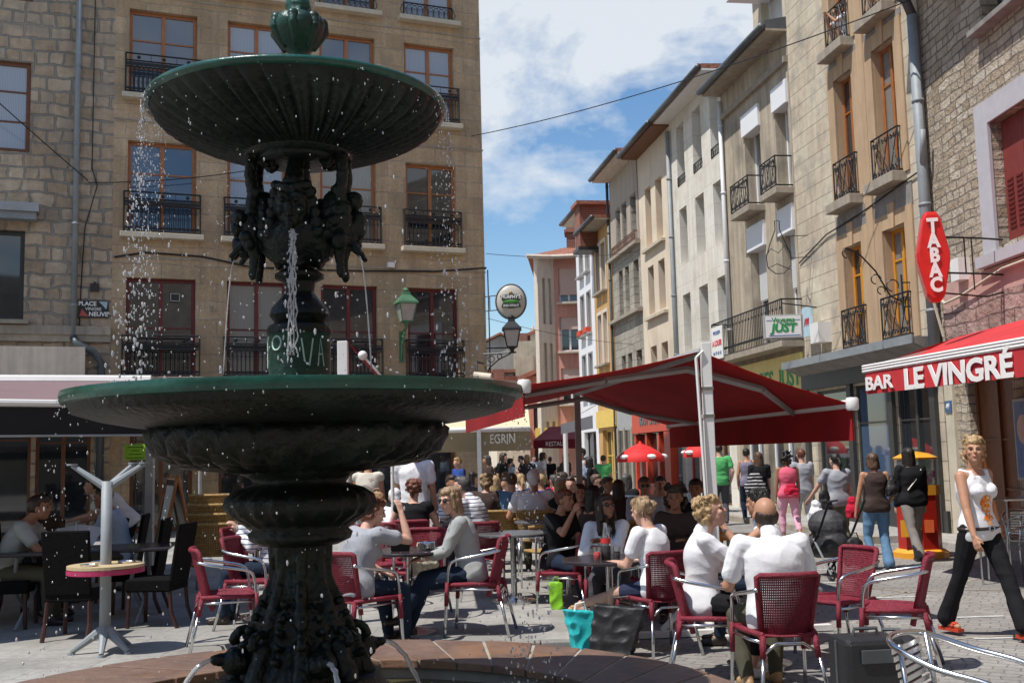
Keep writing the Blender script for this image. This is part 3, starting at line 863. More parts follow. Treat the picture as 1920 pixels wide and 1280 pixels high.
q.prism([(-0.22, -0.128, -0.05), (0, -0.128, -0.075), (0.22, -0.128, -0.05), (0.25, -0.128, -0.15), (0, -0.128, -0.19), (-0.25, -0.128, -0.15)], (0, 1, 0), 0, 0.05)
q.build('badge', 'badge_dark', t)
q = MB(); q.ell((0, -0.11, -0.01), (0.22, 0.03, 0.055), 16, 6); q.build('badge', 'badge_green', t)
text('lettering', "MURPHY'S", 0.125, 'text_white', t, (0, -0.134, 0.105), (PI / 2, 0, 0), bold=0.003, sx=0.88)
text('lettering', 'IRISH STOUT', 0.075, 'text_white', t, (0, -0.134, -0.12), (PI / 2, 0, 0), bold=0.001, sx=0.95)
text('lettering', '1856', 0.06, 'badge_gold', t, (0, -0.134, -0.24), (PI / 2, 0, 0))
q = MB(); q.ell((0, -0.115, 0.235), (0.03, 0.02, 0.04), 8, 6); q.ell((-0.04, -0.115, 0.215), (0.015, 0.02, 0.03), 8, 6); q.ell((0.04, -0.115, 0.215), (0.015, 0.02, 0.03), 8, 6); q.build('crest', 'badge_gold', t)
q = MB()
for z in (0.18, -0.2):
    q.tube([(-0.72, 0.25, z), (-0.35, 0.05, z)], 0.014, 5)
q.tube([(-0.55, 0.16, 0.18), (-0.55, 0.16, -0.2)], 0.01, 4)
q.build('bracket', 'black_iron', t)
t = empty('corner_lantern', (0.0, 27.25, 4.42), 0, 'dark iron lantern standing on a scrolled bracket beneath the round pub sign', 'lantern')
lantern_head(t, 1.2, 'black_iron')
q = MB(); q.tube([(-0.75, 0.3, -0.14), (0.1, 0, -0.14)], 0.022, 5)
q.tube([(-0.72, 0.3, -0.85), (-0.6, 0.24, -0.5), (-0.35, 0.15, -0.3), (-0.05, 0.0, -0.17)], 0.018, 5)
for c, r in (((-0.55, 0.22, -0.28), 0.085), ((-0.33, 0.14, -0.22), 0.06), ((-0.64, 0.26, -0.5), 0.07)):
    q.tube(arc(c, r, 0, 2 * PI, 10), 0.012, 4)
q.build('bracket', 'black_iron', t)

# ------------------------------------------------------------ right-hand row
B0 = (7.55, 18.7); BTH = -81.5
BM = Matrix.Translation((B0[0], B0[1], 0)) @ Matrix.Rotation(rad(BTH), 4, 'Z')
def onB(x, y, z): return BM @ Vector((x, y, z))
# ochre trimmed building
oc = [(-3.47, -2.66), (-1.78, -0.92)]
orow = [(3.66, 5.80), (6.75, 9.42), (10.05, 12.6)]
ob = building('ochre_trim_house', 'pale ashlar house with ochre window surrounds above the dark shopfront', B0, BTH, -5.78, -0.04, 15.6, 8, 'ashlar_ochre',
              [(a, b, c, d) for a, b in oc for c, d in orow] + [(-5.3, -3.6, 0.15, 2.9), (-3.45, -1.9, 0.15, 2.9), (-1.75, -0.4, 0.15, 2.9)], reveal=0.24)
for ri, (c, d) in enumerate(orow):
    for ci, (a, b) in enumerate(oc):
        window(ob, a, b, c, d, frame='wood_amber' if ri == 0 else 'wood_orange', glass='glass_lace' if ci else 'glass_dark', y=0.19, transom=(0.35, 0.72), fr=0.07,
               sill='stone_sill' if ri else None, rail=('scroll', 0.85 if ri else 0.8, 0.1), surround=('trim_ochre', 0.3), keystone=True, sill_d=0.3, sill_h=0.2, sill_w=0.16,
               label='amber framed window' if ri == 0 else None)
for z0_, z1_ in ((6.1, 6.52), (9.72, 9.84)):
    MB().box(-3.75, -0.6, -0.02, 0, z0_, z1_).build('spandrel_panel', 'cement_grey', ob)
MB().box(-2.36, -2.08, -0.045, 0, 3.5, 13).build('pilaster', 'trim_ochre', ob)
for a in ((-5.3, -3.6), (-3.45, -1.9), (-1.75, -0.4)):
    window(ob, a[0], a[1], 0.15, 2.9, frame='dark_front', glass='glass_dark' if a[0] != -3.45 else 'glass_sky_tint', y=0.1, transom=(0.72,), kind='shopfront', mull=(a[0] == -1.75))
q = MB(); q.box(-5.78, -0.06, -0.06, 0, 0.1, 0.5)
for x in (-5.7, -3.52, -1.82, -0.3):
    q.box(x - 0.09, x + 0.09, -0.08, 0, 0.1, 2.95)
q.box(-5.75, -0.1, -0.12, 0, 2.95, 3.28)
q.build('shop_panelling', 'dark_front', ob)
q = MB(); q.prism([(-5.82, 0, 3.28), (-5.82, -0.12, 3.28), (-5.82, -0.5, 3.46), (-5.82, -0.5, 3.56), (-5.82, 0, 3.56)], (1, 0, 0), 0, 5.78)
q.build('shop_cornice', 'cement_grey', ob)
MB().box(-5.84, -0.03, -0.53, -0.505, 3.44, 3.6).build('cornice_edge', 'zinc', ob)
eave(ob, -5.8, 0.0, 15.6, 0.7)
cable_mb([(-5.7, -0.03, 5.9), (-4.2, -0.04, 6.25), (-2.5, -0.05, 6.35), (-1.2, -0.04, 6.5), (-0.2, -0.04, 6.6)], 0.016).build('wall_cable', 'black_iron', ob)
MB().box(-4.72, -4.3, -0.3, -0.0, 3.92, 4.36).build('vent_box', 'white_paint', ob)
t = empty('wall_poster', onB(-5.05, -0.2, 4.45), rad(BTH), 'pale blue square panel with pink sketch on the ashlar wall', 'panel')
MB().box(-0.26, 0.26, -0.02, 0.02, -0.33, 0.33).build('board', 'sky_paint', t)
q = MB()
for k in range(5): q.tube([(-0.12 + 0.05 * k, -0.025, -0.1 + 0.04 * (k % 2)), (-0.05 + 0.05 * k, -0.025, 0.08), (0.0 + 0.03 * k, -0.025, -0.05)], 0.008, 4)
q.build('drawing', 'text_red', t)
t = empty('bottle_sign', onB(-5.15, -0.75, 6.15), rad(-8), 'thin iron outline of a bottle hanging above the travel sign', 'sign')
q = MB()
bp_ = [(-0.06, 0, 0.75), (-0.06, 0, 0.5), (-0.22, 0, 0.1), (-0.33, 0, -0.25), (-0.30, 0, -0.55), (-0.1, 0, -0.72), (0.12, 0, -0.72), (0.32, 0, -0.5), (0.33, 0, -0.2), (0.2, 0, 0.12), (0.06, 0, 0.5), (0.06, 0, 0.75)]
q.tube(bp_, 0.014, 5, closed=True); q.tube([(-0.33, 0, -0.2), (-0.2, 0, -0.02), (0, 0, -0.15), (0.18, 0, 0.05), (0.33, 0, -0.15)], 0.012, 5)
q.tube([(-0.3, 0, -0.55), (-0.05, 0, -0.45), (0.3, 0, -0.62)], 0.012, 5)
q.tube([(0.33, 0, -0.3), (0.85, 0, -0.3)], 0.012, 5); q.tube([(0.2, 0, 0.3), (0.8, 0, 0.3)], 0.012, 5)
q.build('outline', 'black_iron', t); t.scale = (0.82, 1, 0.82)
# travel agency sign
t = empty('travel_sign', P(1468, 613, Y=22.0), rad(-7), 'white box sign with green travel agency lettering on the iron balcony', 'sign')
MB().box(-0.4, 0.4, -0.08, 0.08, -0.25, 0.25).build('sign_box', 'grey_paint', t, bevel=0.01)
MB().box(-0.36, 0.36, -0.09, -0.08, -0.22, 0.22).build('sign_face', 'white_paint', t)
text('lettering', 'Voyages', 0.14, 'sign_green', t, (0, -0.095, 0.14), (PI / 2, 0, 0), bold=0.003)
text('lettering', 'JUST', 0.235, 'sign_green', t, (0, -0.095, -0.03), (PI / 2, 0, 0), bold=0.009, shear=0.15, sx=1.05)
q = MB(); q.box(-0.3, 0.34, -0.095, -0.09, -0.19, -0.175); q.box(-0.34, -0.22, -0.095, -0.09, 0.13, 0.14); q.box(0.22, 0.34, -0.095, -0.09, 0.13, 0.14); q.build('rule', 'text_blue', t)
q = MB(); q.tube([(0.0, 0, 0.5), (0.75, 0.3, 0.42)], 0.014, 5); q.tube([(0.0, 0, 0.25), (0.0, 0, 0.5)], 0.01, 5); q.build('bracket', 'black_iron', t)

# house with roller shutters
jc = [(-8.78, -7.72), (-6.72, -5.95)]
jrow = [(4.97, 7.62), (7.56, 10.28)]
jb = building('shuttered_house', 'weathered tan house with white roller shutter boxes and a long iron balcony', B0, BTH, -10.42, -5.8, 11.5, 8, 'render_just',
              [(a, b, 4.2, 7.35) for a, b in jc] + [(a, b, 7.75, 10.35) for a, b in jc] + [(-9.9, -8.5, 0.1, 2.8), (-8.2, -6.3, 0.3, 2.7)], reveal=0.42)
for a, b in jc:
    window(jb, a, b, 4.2, 7.35, frame='pvc_white', glass='glass_dark', y=0.3, transom=(), shutter=('pvc_slats', 0.62, 1.3), mull=True, fr=0.06)
    window(jb, a, b, 7.75, 10.35, frame='pvc_white', glass='glass_lace', y=0.3, transom=(), shutter=('pvc_slats', 0.55, 0), sill='stone_sill', rail=('scroll', 0.72, 0.42), sill_d=0.45, sill_h=0.16, fr=0.06)
window(jb, -9.9, -8.5, 0.1, 2.8, frame='pvc_white', glass='glass_dark', y=0.2, transom=(), kind='shopfront')
window(jb, -8.2, -6.3, 0.3, 2.7, frame='pvc_white', glass='glass_dark', y=0.2, transom=(), kind='shopfront')
MB().box(-10.4, -5.82, -0.08, 0, 2.78, 3.85).build('shop_fascia', 'sign_yellow', jb)
text('lettering', 'VOYAGES  JUST', 0.62, 'sign_green', jb, (-8.0, -0.09, 3.3), (PI / 2, 0, 0), bold=0.012)
bl = MB().box(-10.6, -5.7, -0.55, 0, 3.98, 4.12); bl.build('balcony_slab', 'stone_sill', jb)
o = railing_mb(4.85, 0.95, 'bars', y=-0.5, dep=0.5); o = o.build('balcony_railing', 'black_iron', jb); o.location = (-8.15, 0, 4.12)
er = eave(jb, -10.46, -5.76, 11.55, 0.55, thick=0.3, rise=0.6, depth=1.4, roofmat='zinc_dark')
MB().box(-10.4, -5.8, -0.1, 0, 10.75, 10.9).build('string_course', 'stone_sill', jb)
up = wallmesh(-10.0, -5.8, 11.6, 14.9, 4, [(-9.4, -8.0, 12.2, 14.3), (-7.4, -6.2, 12.2, 14.3)], 0.3).build('attic_wall', 'stone_sill_pale', jb, fix=False)
up.location = (0, 0.9, 0)
for a, b in ((-9.4, -8.0), (-7.4, -6.2)):
    o = window(jb, a, b, 12.2, 14.3, frame='pvc_white', glass='pvc_slats', y=1.15, transom=(), shutter=('pvc_slats', 0.5, 0), mull=False)
MB().box(-10.2, -5.7, 0.35, 5, 14.9, 15.1).build('attic_roof', 'zinc_dark', jb)
pipe(jb, -10.3, 4.1, 11.3, 0.06, m='pvc_slats')
t = empty('letting_banner', onB(-9.95, -0.58, 4.5), rad(BTH), 'white banner with red and blue lettering on the iron balcony', 'banner')
MB().box(-0.42, 0.42, -0.01, 0.01, -0.42, 0.45).build('sheet', 'text_white', t)
text('lettering', 'A LOUER', 0.21, 'text_red', t, (0, -0.016, 0.0), (PI / 2, 0, 0), bold=0.004, sx=0.85)
text('lettering', 'PRODEM', 0.14, 'text_blue', t, (0, -0.016, 0.28), (PI / 2, 0, 0))
text('lettering', '04 77 42 42', 0.13, 'text_blue', t, (0, -0.016, -0.27), (PI / 2, 0, 0))

# white house
wc = [(-14.6, -13.85), (-13.0, -12.2), (-11.38, -10.72)]
wrow = [(4.65, 6.5), (7.46, 9.22), (9.95, 11.88)]
wb = building('white_house', 'white ashlar house with three deep windows on each floor', B0, BTH, -15.3, -10.42, 12.3, 8, 'ashlar_white',
              [(a, b, c, d) for a, b in wc for c, d in wrow] + [(-14.9, -13.2, 0.1, 2.7), (-12.8, -11.0, 0.1, 2.7)], reveal=0.42)
for ri, (c, d) in enumerate(wrow):
    for a, b in wc:
        window(wb, a, b, c, d, frame='grey_paint', glass='glass_dark', y=0.38, transom=(), fr=0.05, rail=('low', 0.28, 0.0) if ri == 2 else None)
for a, b in ((-14.9, -13.2), (-12.8, -11.0)):
    window(wb, a, b, 0.1, 2.7, frame='shop_red' if a < -14 else 'wood_brown', glass='glass_dark', y=0.2, transom=(), kind='shopfront')
eave(wb, -15.35, -10.4, 12.3, 0.55, mat_s='white_paint', rise=0.3)
pipe(wb, -15.25, 0.1, 12.0, 0.07, m='zinc')
q = MB()
for k in range(3): q.lathe([(0.14, 0), (0.13, 0.7), (0.15, 0.75)], 10, (-11.5 + 0.38 * k, 2.0, 14.6))
ch = MB().box(-11.9, -10.3, 1.7, 2.4, 12.6, 14.6).build('chimney', 'cement_grey', wb)
q.build('chimney_pot', 'tile_roof', ch, smooth=True)

# cream house
cc = [(-18.45, -17.72), (-17.15, -16.4)]
crow = [(4.15, 5.28), (6.4, 8.06), (8.8, 10.85)]
ccb = building('cream_house', 'cream rendered house with paired windows beside the white house', B0, BTH, -19.3, -15.3, 12.2, 8, 'render_cream',
               [(a, b, c, d) for a, b in cc for c, d in crow], reveal=0.4)
for ri, (c, d) in enumerate(crow):
    for a, b in cc:
        window(ccb, a, b, c, d, frame='wood_amber' if ri == 2 else 'wood_brown', glass='glass_dark', y=0.34, transom=(), fr=0.07)
for z in (6.3, 8.7):
    MB().box(-18.7, -16.2, -0.14, 0, z - 0.1, z).build('long_sill', 'stone_sill_pale', ccb)
eave(ccb, -19.35, -15.32, 12.25, 0.62, mat_s='wood_brown', rise=0.3)
# red shop
rs = empty('red_shopfront', onB(-17.7, 0, 0), rad(BTH), 'bright red shopfront with dark lettering on its fascia', 'shopfront')
MB().box(-2.35, 2.2, -0.35, -0.02, 2.32, 3.08).build('fascia', 'shop_red', rs)
q = MB()
for x in (-2.2, -0.75, 0.75): q.box(x - 0.1, x + 0.1, -0.3, -0.03, 0.1, 2.3)
q.box(1.55, 2.2, -0.34, -0.03, 0.1, 2.3); q.box(-2.2, 1.6, -0.28, -0.04, 0.1, 0.6)
q.build('posts', 'shop_red', rs)
MB().box(-2.1, 1.5, -0.12, -0.05, 0.6, 2.3).build('pane', 'glass_dark', rs)
text('lettering', "BOUT'CHOU", 0.42, 'text_grey', rs, (-0.1, -0.365, 2.72), (PI / 2, 0, 0), bold=0.012, sx=1.0)
MB().ell((0.9, -0.14, 1.3), (0.14, 0.03, 0.25)).build('display', 'lamp_green', rs); MB().ell((-1.4, -0.14, 1.6), (0.2, 0.03, 0.2)).build('display', 'lamp_green', rs)
q = MB().box(-15.42, -15.05, -0.06, 0, 0.1, 3.0); q.build('stone_pier', 'stone_sill_pale', wb)

# grey panelled house
gc = [(-22.55, -21.95), (-21.6, -21.0), (-20.35, -19.62)]
grow = [(4.0, 5.35), (6.85, 8.65), (9.35, 11.05)]
gb = building('stone_panel_house', 'narrow house with grey stone panels below a taupe top storey', B0, BTH, -23.5, -19.3, 12.45, 8, 'stone_grey_panel',
              [(a, b, c, d) for a, b in gc for c, d in grow], reveal=0.3)
for ri, (c, d) in enumerate(grow):
    for a, b in gc:
        window(gb, a, b, c, d, frame='pvc_white', glass='glass_curtain_sky' if ri else 'glass_dark', y=0.26, transom=(), fr=0.06)
q = MB(); q.box(-23.48, -19.32, -0.03, 0, 11.1, 12.44)
for (x0_, x1_) in ((-23.48, -22.6), (-21.9, -21.65), (-20.95, -20.4), (-19.58, -19.32)): q.box(x0_, x1_, -0.03, 0, 9.32, 11.1)
q.build('render_storey', 'render_taupe', gb)
for z in (6.8, 9.25): MB().box(-23.6, -19.25, -0.22, 0, z - 0.12, z).build('long_sill', 'stone_sill', gb)
o = railing_mb(3.4, 0.35, 'low', y=-0.15, dep=0.12).build('railing', 'wood_brown', gb); o.location = (-21.2, 0, 9.28)
eave(gb, -23.6, -19.32, 12.5, 0.72, mat_s='render_palecream', rise=0.35)
pipe(gb, -23.6, 0.1, 12.5, 0.06, m='zinc_dark')
q = MB()
for x in (-23.3, -22.3, -21.2, -20.4, -19.6): q.box(x - 0.12, x + 0.12, -0.1, 0, 0.1, 2.6)
q.build('stone_pier', 'stone_sill', gb)
MB().box(-23.4, -19.4, -0.07, 0, 2.5, 3.3).build('shop_fascia', 'grey_paint', gb)
MB().box(-23.2, -19.6, -0.04, -0.0, 0.15, 2.5).build('shopfront', 'glass_dark', gb)

# orange house
oh = building('orange_house', 'narrow orange house with pale paired windows', B0, BTH, -26.9, -23.5, 11.0, 7, 'render_orange',
              [(-26.3, -25.6, 8.3, 10.3), (-25.3, -24.6, 8.3, 10.3), (-26.3, -25.6, 5.3, 7.4), (-25.3, -24.6, 5.3, 7.4), (-26.2, -24.4, 0.1, 2.6)])
for a, b, c, d in [(-26.3, -25.6, 8.3, 10.3), (-25.3, -24.6, 8.3, 10.3), (-26.3, -25.6, 5.3, 7.4), (-25.3, -24.6, 5.3, 7.4)]:
    window(oh, a, b, c, d, frame='white_paint', glass='blind_pink' if c < 6 else 'glass_lace', transom=(), surround=('render_palecream', 0.14), sill='stone_sill')
window(oh, -26.2, -24.4, 0.1, 2.6, frame='yellow_paint', glass='glass_dark', kind='shopfront')
MB().box(-26.9, -23.5, -0.1, 0, 2.7, 3.4).build('shop_fascia', 'yellow_paint', oh)
eave(oh, -26.95, -23.5, 11.0, 0.7, rise=0.3)
# white gabled house with brick dormer
wg = building('white_gable_house', 'slim white house with a brick dormer and window boxes', B0, BTH, -30.4, -26.9, 12.2, 8, 'render_white',
              [(a, b, c, d) for a, b in ((-29.6, -28.9), (-28.3, -27.6)) for c, d in ((9.6, 11.3), (6.9, 8.7), (4.3, 6.0))] + [(-29.8, -27.4, 0.1, 2.6)])
for a, b in ((-29.6, -28.9), (-28.3, -27.6)):
    for c, d in ((9.6, 11.3), (6.9, 8.7), (4.3, 6.0)):
        o = window(wg, a, b, c, d, frame='white_paint', glass='glass_dark', transom=(), sill='grey_paint', surround=('grey_paint', 0.06))
        if c == 6.9:
            MB().box(-0.35, 0.35, -0.45, -0.22, 0, 0.22).build('flower_box', 'shop_red', o)
window(wg, -29.8, -27.4, 0.1, 2.6, frame='dark_front', glass='glass_dark', kind='shopfront')
eave(wg, -30.5, -26.95, 12.2, 0.6, mat_s='render_palecream', rise=0.4)
q = MB().box(-26.85, -25.9, -0.75, 2.0, 10.3, 12.1); q.build('dormer', 'brick_red', wg)
MB().box(-27.0, -25.7, -0.9, 2.2, 12.1, 12.25).build('dormer_roof', 'tile_roof', wg)
MB().box(-26.95, -25.8, -0.85, 2.1, 10.15, 10.3).build('dormer_floor', 'dark_trim', wg)

# pink corner house (faces down the street)
PO = (1.62, 50.5)
pk = empty('pink_house', (PO[0], PO[1], 0), rad(-4), 'pink corner house with a cream bay and roller blinds', 'building')
pw = [(0.68, 1.62, 8.85, 10.5), (0.68, 1.62, 6.5, 8.15), (0.68, 1.62, 4.0, 5.7)]
wallmesh(0.45, 2.6, 0, 11.0, 8, pw, 0.25).build('wall', 'render_pink', pk, fix=False)
o = wallmesh(-0.95, 0, 0, 11.0, 0.3, [(-0.7, -0.52, 7.8, 10.0), (-0.35, -0.17, 7.8, 10.0), (-0.7, -0.52, 4.6, 6.9), (-0.35, -0.17, 4.6, 6.9), (-0.7, -0.5, 2.6, 3.2), (-0.35, -0.15, 2.6, 3.2)], 0.15).build('bay_wall', 'render_palecream', pk, fix=False)
o.location = (0.45, 0, 0); o.rotation_euler = (0, 0, rad(38))
for (a, b, c, d), bl_ in zip(pw, (0.78, 0.36, 0.3)):
    o = window(pk, a, b, c, d, frame='pvc_white', glass='glass_dark', transom=(), sill='stone_sill_pale', fr=0.08)
    MB().box(-0.44, 0.44, -0.12, -0.05, (d - c) * (1 - bl_), d - c).build('roller_blind', 'blind_pink', o)
r_ = MB(); r_.add([(-0.75, -0.9, 11.0), (0.4, -0.5, 11.0), (2.9, -0.5, 11.0), (2.9, 6, 11.0), (-0.75, 6, 11.0), (1.6, 2.0, 12.0), (2.9, 2.0, 12.0)],
                  [(0, 4, 3, 2, 1), (0, 1, 5), (1, 2, 6, 5), (0, 5, 4), (2, 3, 6), (3, 4, 5, 6)])
ro = r_.build('roof', 'tile_roof', pk)
q = MB(); q.tube([(-0.78, -0.95, 10.98), (0.4, -0.55, 10.98), (2.9, -0.55, 10.98)], 0.11, 6); q.build('gutter', 'render_palecream', ro)
q = MB().box(1.1, 2.1, 1.3, 2.4, 11.2, 13.0); q.box(1.0, 2.2, 1.2, 2.5, 12.5, 12.65)
chm = q.build('chimney', 'brick_red', ro)
q = MB()
for k in range(4): q.lathe([(0.09, 0), (0.08, 0.3)], 8, (1.22 + 0.25 * k, 1.8, 13.0))
q.build('chimney_pot', 'dark_trim', chm)
MB().box(-0.6, 2.6, -0.5, -0.05, 2.35, 2.9).build('shop_fascia', 'yellow_paint', pk)

# near stone house with red shutters
NM = Matrix.Translation((B0[0], B0[1], 0)) @ Matrix.Rotation(rad(-88), 4, 'Z')
def onN(x, y, z): return NM @ Vector((x, y, z))
nb_ = building('rubble_stone_house', 'rubble stone house with red louvred shutters and a tobacco sign', B0, -88, 0, 38, 13.2, 8, 'stone_rubble',
               [(2.3, 3.6, 4.72, 6.68), (2.3, 3.6, 8.2, 10.0), (5.2, 6.6, 4.72, 6.68), (0.9, 2.4, 0.15, 2.75), (3.2, 5.6, 0.15, 2.75)], reveal=0.35)
for a, b in ((2.3, 3.6), (5.2, 6.6)):
    o = MB()
    o.box(a + 0.02, (a + b) / 2 - 0.005, 0.16, 0.21, 4.74, 6.66); o.box((a + b) / 2 + 0.005, b - 0.02, 0.16, 0.21, 4.74, 6.66)
    sh = o.build('shutter', 'shutter_red', nb_)
    for s0, s1 in ((a + 0.1, (a + b) / 2 - 0.08), ((a + b) / 2 + 0.08, b - 0.1)):
        l_ = MB()
        for z in np.arange(4.95, 5.75, 0.075):
            l_.box(s0, s0 + (s1 - s0) * 0.4, 0.145, 0.16, z, z + 0.03); l_.box(s0 + (s1 - s0) * 0.6, s1, 0.145, 0.16, z, z + 0.03)
        l_.build('louvre', 'wood_red', sh)
    q = MB(); y0_, y1_ = -0.05, 0.02
    q.box(a - 0.42, a, y0_, y1_, 4.6, 7.05); q.box(b, b + 0.42, y0_, y1_, 4.6, 7.05); q.box(a, b, y0_ + 0.002, y1_, 6.68, 7.05)
    q.box(a - 0.5, b + 0.5, -0.16, 0.3, 4.42, 4.6)
    q.build('window_surround', 'surround_lilac', nb_)
window(nb_, 2.3, 3.6, 8.2, 10.0, frame='dark_trim', glass='glass_curtain_sky', y=0.3, transom=(), sill='cement_grey')
MB().box(0.3, 14, -0.04, 0.0, 4.0, 4.4).build('plaster_band', 'plaster_pink_bounce', nb_)
MB().box(0.3, 14, -0.05, 0.0, 3.1, 4.0).build('base_course', 'stone_pink_bounce', nb_)
window(nb_, 0.9, 2.4, 0.15, 2.75, frame='wood_brown', glass='wood_brown', y=0.15, transom=(0.3, 0.6), kind='door')
window(nb_, 3.2, 5.6, 0.15, 2.75, frame='dark_front', glass='glass_dark', y=0.15, transom=(0.7,), kind='shopfront')
q = MB(); q.box(0.1, 0.42, -0.05, 0.0, 0.1, 3.1); q.build('stone_pier', 'stone_sill_pale', nb_)
MB().box(0.42, 14, -0.03, 0, 0.1, 3.1).box(0, 0, 0, 0, 0, 0)
eave(nb_, -0.1, 14, 9.75 + 0.4, 0.85, mat_s='cement_grey', rise=0.4, depth=0.1, thick=0.1)
pipe(nb_, 0.05, 3.2, 9.4, 0.10, y=-0.14, m='zinc')
q = MB(); q.tube([(0.05, -0.14, 9.4), (0.05, -0.25, 9.7), (0.0, -0.75, 10.05)], 0.09, 8); q.build('downpipe', 'zinc_dark', nb_, smooth=True)
q = MB(); q.tube([(0.05, -0.14, 6.5), (0.25, -0.2, 6.9), (0.3, -0.2, 7.2)], 0.05, 8); q.build('branch_pipe', 'zinc', nb_, smooth=True)
q = MB(); q.tube([(0.35, -0.1, 3.5), (0.3, -0.25, 4.3), (0.6, -0.15, 4.05), (1.2, -0.12, 4.1), (2.6, -0.12, 4.3), (5, -0.12, 4.32)], 0.025, 6); q.build('wall_cable', 'stone_sill_pale', nb_)
MB().box(1.0, 1.3, -0.2, 0, 4.35, 4.72).build('meter_box', 'white_paint', nb_)
text('house_number', '49', 0.14, 'text_white', nb_, (0.26, -0.075, 2.3), (PI / 2, 0, 0))
mat('enamel_blue', (0.05, 0.12, 0.25), 0.4)
MB().box(0.14, 0.38, -0.07, -0.05, 2.2, 2.4).build('number_plate', 'enamel_blue', nb_)
t = empty('ad_poster', onN(2.95, -0.1, 1.75), rad(-88), 'framed blue poster with pale round shapes by the bar entrance', 'poster')
MB().box(-0.35, 0.35, -0.03, 0.03, -0.65, 0.55).build('frame', 'grey_paint', t)
mat('poster_blue', (0.07, 0.12, 0.28), 0.4, var=0.5, nscale=3); mat('poster_pink', (0.5, 0.3, 0.25), 0.4)
MB().box(-0.31, 0.31, -0.036, -0.03, -0.61, 0.51).build('print', 'poster_blue', t)
q = MB(); q.ell((-0.08, -0.038, 0.1), (0.17, 0.004, 0.22)); q.ell((0.1, -0.038, -0.25), (0.16, 0.004, 0.16)); q.build('motif', 'poster_pink', t)

# tobacco sign
mat('tabac_red', (0.62, 0.02, 0.015), 0.3, var=0.1, coat=0.3)
t = empty('tobacco_sign', (6.42, 16.0, 4.48), rad(-10), 'tall red lozenge tobacco sign with white letters', 'sign')
def loz(s, y): return [(-0.06 * s - 0.02, y, 0.69 * s), (0.06 * s + 0.02, y, 0.69 * s), (0.13, y, 0.60 * s), (0.24 * s, y, 0.06), (0.24 * s, y, -0.06), (0.13, y, -0.60 * s), (0.06, y, -0.69 * s), (-0.06, y, -0.69 * s), (-0.13, y, -0.60 * s), (-0.24 * s, y, -0.06), (-0.24 * s, y, 0.06), (-0.13, y, 0.60 * s)]
q = MB(); q.add(loz(0.93, -0.13) + loz(1.0, -0.08) + loz(1.0, 0.08) + loz(0.93, 0.13),
                [tuple(range(12))[::-1]] + [(k * 12 + i, k * 12 + (i + 1) % 12, k * 12 + 12 + (i + 1) % 12, k * 12 + 12 + i) for k in range(3) for i in range(12)] + [tuple(range(36, 48))])
q.build('sign_body', 'tabac_red', t, bevel=0.015)
for i, chh in enumerate('TABAC'):
    text('letter', chh, 0.295, 'text_white', t, (0, -0.15, 0.45 - 0.225 * i), (PI / 2, 0, 0), extrude=0.012, bold=0.014, sx=0.82)
q = MB()
for z in (0.3, -0.25): q.tube([(0.2, 0, z), (0.75, 0.25, z), (1.15, 0.5, z)], 0.016, 5)
q.tube([(0.5, 0.14, 0.3), (0.5, 0.14, -0.25)], 0.012, 5); q.tube([(0.62, 0.2, 0.3), (0.62, 0.2, -0.5)], 0.01, 4)
q.tube([(0.1, 0, -0.55), (0.8, 0.3, -0.6), (1.2, 0.5, -0.5)], 0.014, 5)
q.build('bracket', 'black_iron', t)
t = empty('scroll_bracket', onB(-0.9, -0.3, 4.3), rad(0), 'empty scrolled iron bracket beside the amber window', 'bracket')
q = MB(); q.tube([(-0.95, -0.3, 0.95), (-0.75, -0.25, 0.9), (-0.4, -0.15, 0.55), (-0.1, 0, 0.1), (0.1, 0, 0.0)], 0.016, 5)
for c, r in (((-0.95, -0.3, 0.87), 0.09), ((-0.4, -0.15, 0.4), 0.09), ((-0.05, 0, 0.3), 0.11), ((-0.3, -0.1, 0.2), 0.07)):
    q.tube(arc(c, r, -0.5, 4.6, 10), 0.012, 4)
q.tube([(0.12, 0, 0.5), (0.12, 0, -0.25)], 0.018, 5); q.tube([(0.12, 0, 0.35), (0.5, 0.0, 0.35)], 0.014, 5); q.tube([(0.12, 0, -0.1), (0.5, 0.0, -0.1)], 0.014, 5)
q.build('scrollwork', 'black_iron', t)

# ------------------------------------------------------------ ground
blockmat('cobbles', (0.30, 0.285, 0.265), (0.245, 0.23, 0.215), (0.16, 0.15, 0.135), 0.20, 0.12, msize=0.008, bump=0.5, plane='XY', warp=0.25, nscale=22, dist=0.012, rot=0.5, stain=(0.235, 0.22, 0.205))
blockmat('terrace_slabs', (0.335, 0.325, 0.30), (0.28, 0.27, 0.25), (0.22, 0.21, 0.19), 0.8, 0.42, msize=0.007, bump=0.35, plane='XY', nscale=16, dist=0.01, rot=0.03, stain=(0.26, 0.25, 0.23))
blockmat('pavement', (0.38, 0.36, 0.335), (0.33, 0.315, 0.29), (0.2, 0.19, 0.17), 0.6, 0.4, msize=0.008, bump=0.3, plane='XY', nscale=16, dist=0.01, rot=-1.42)
g = MB().add([(-400, -60, 0), (400, -60, 0), (400, 900, 0), (-400, 900, 0)], [(0, 1, 2, 3)]).build('street', 'cobbles')
tag(g, kind='structure')
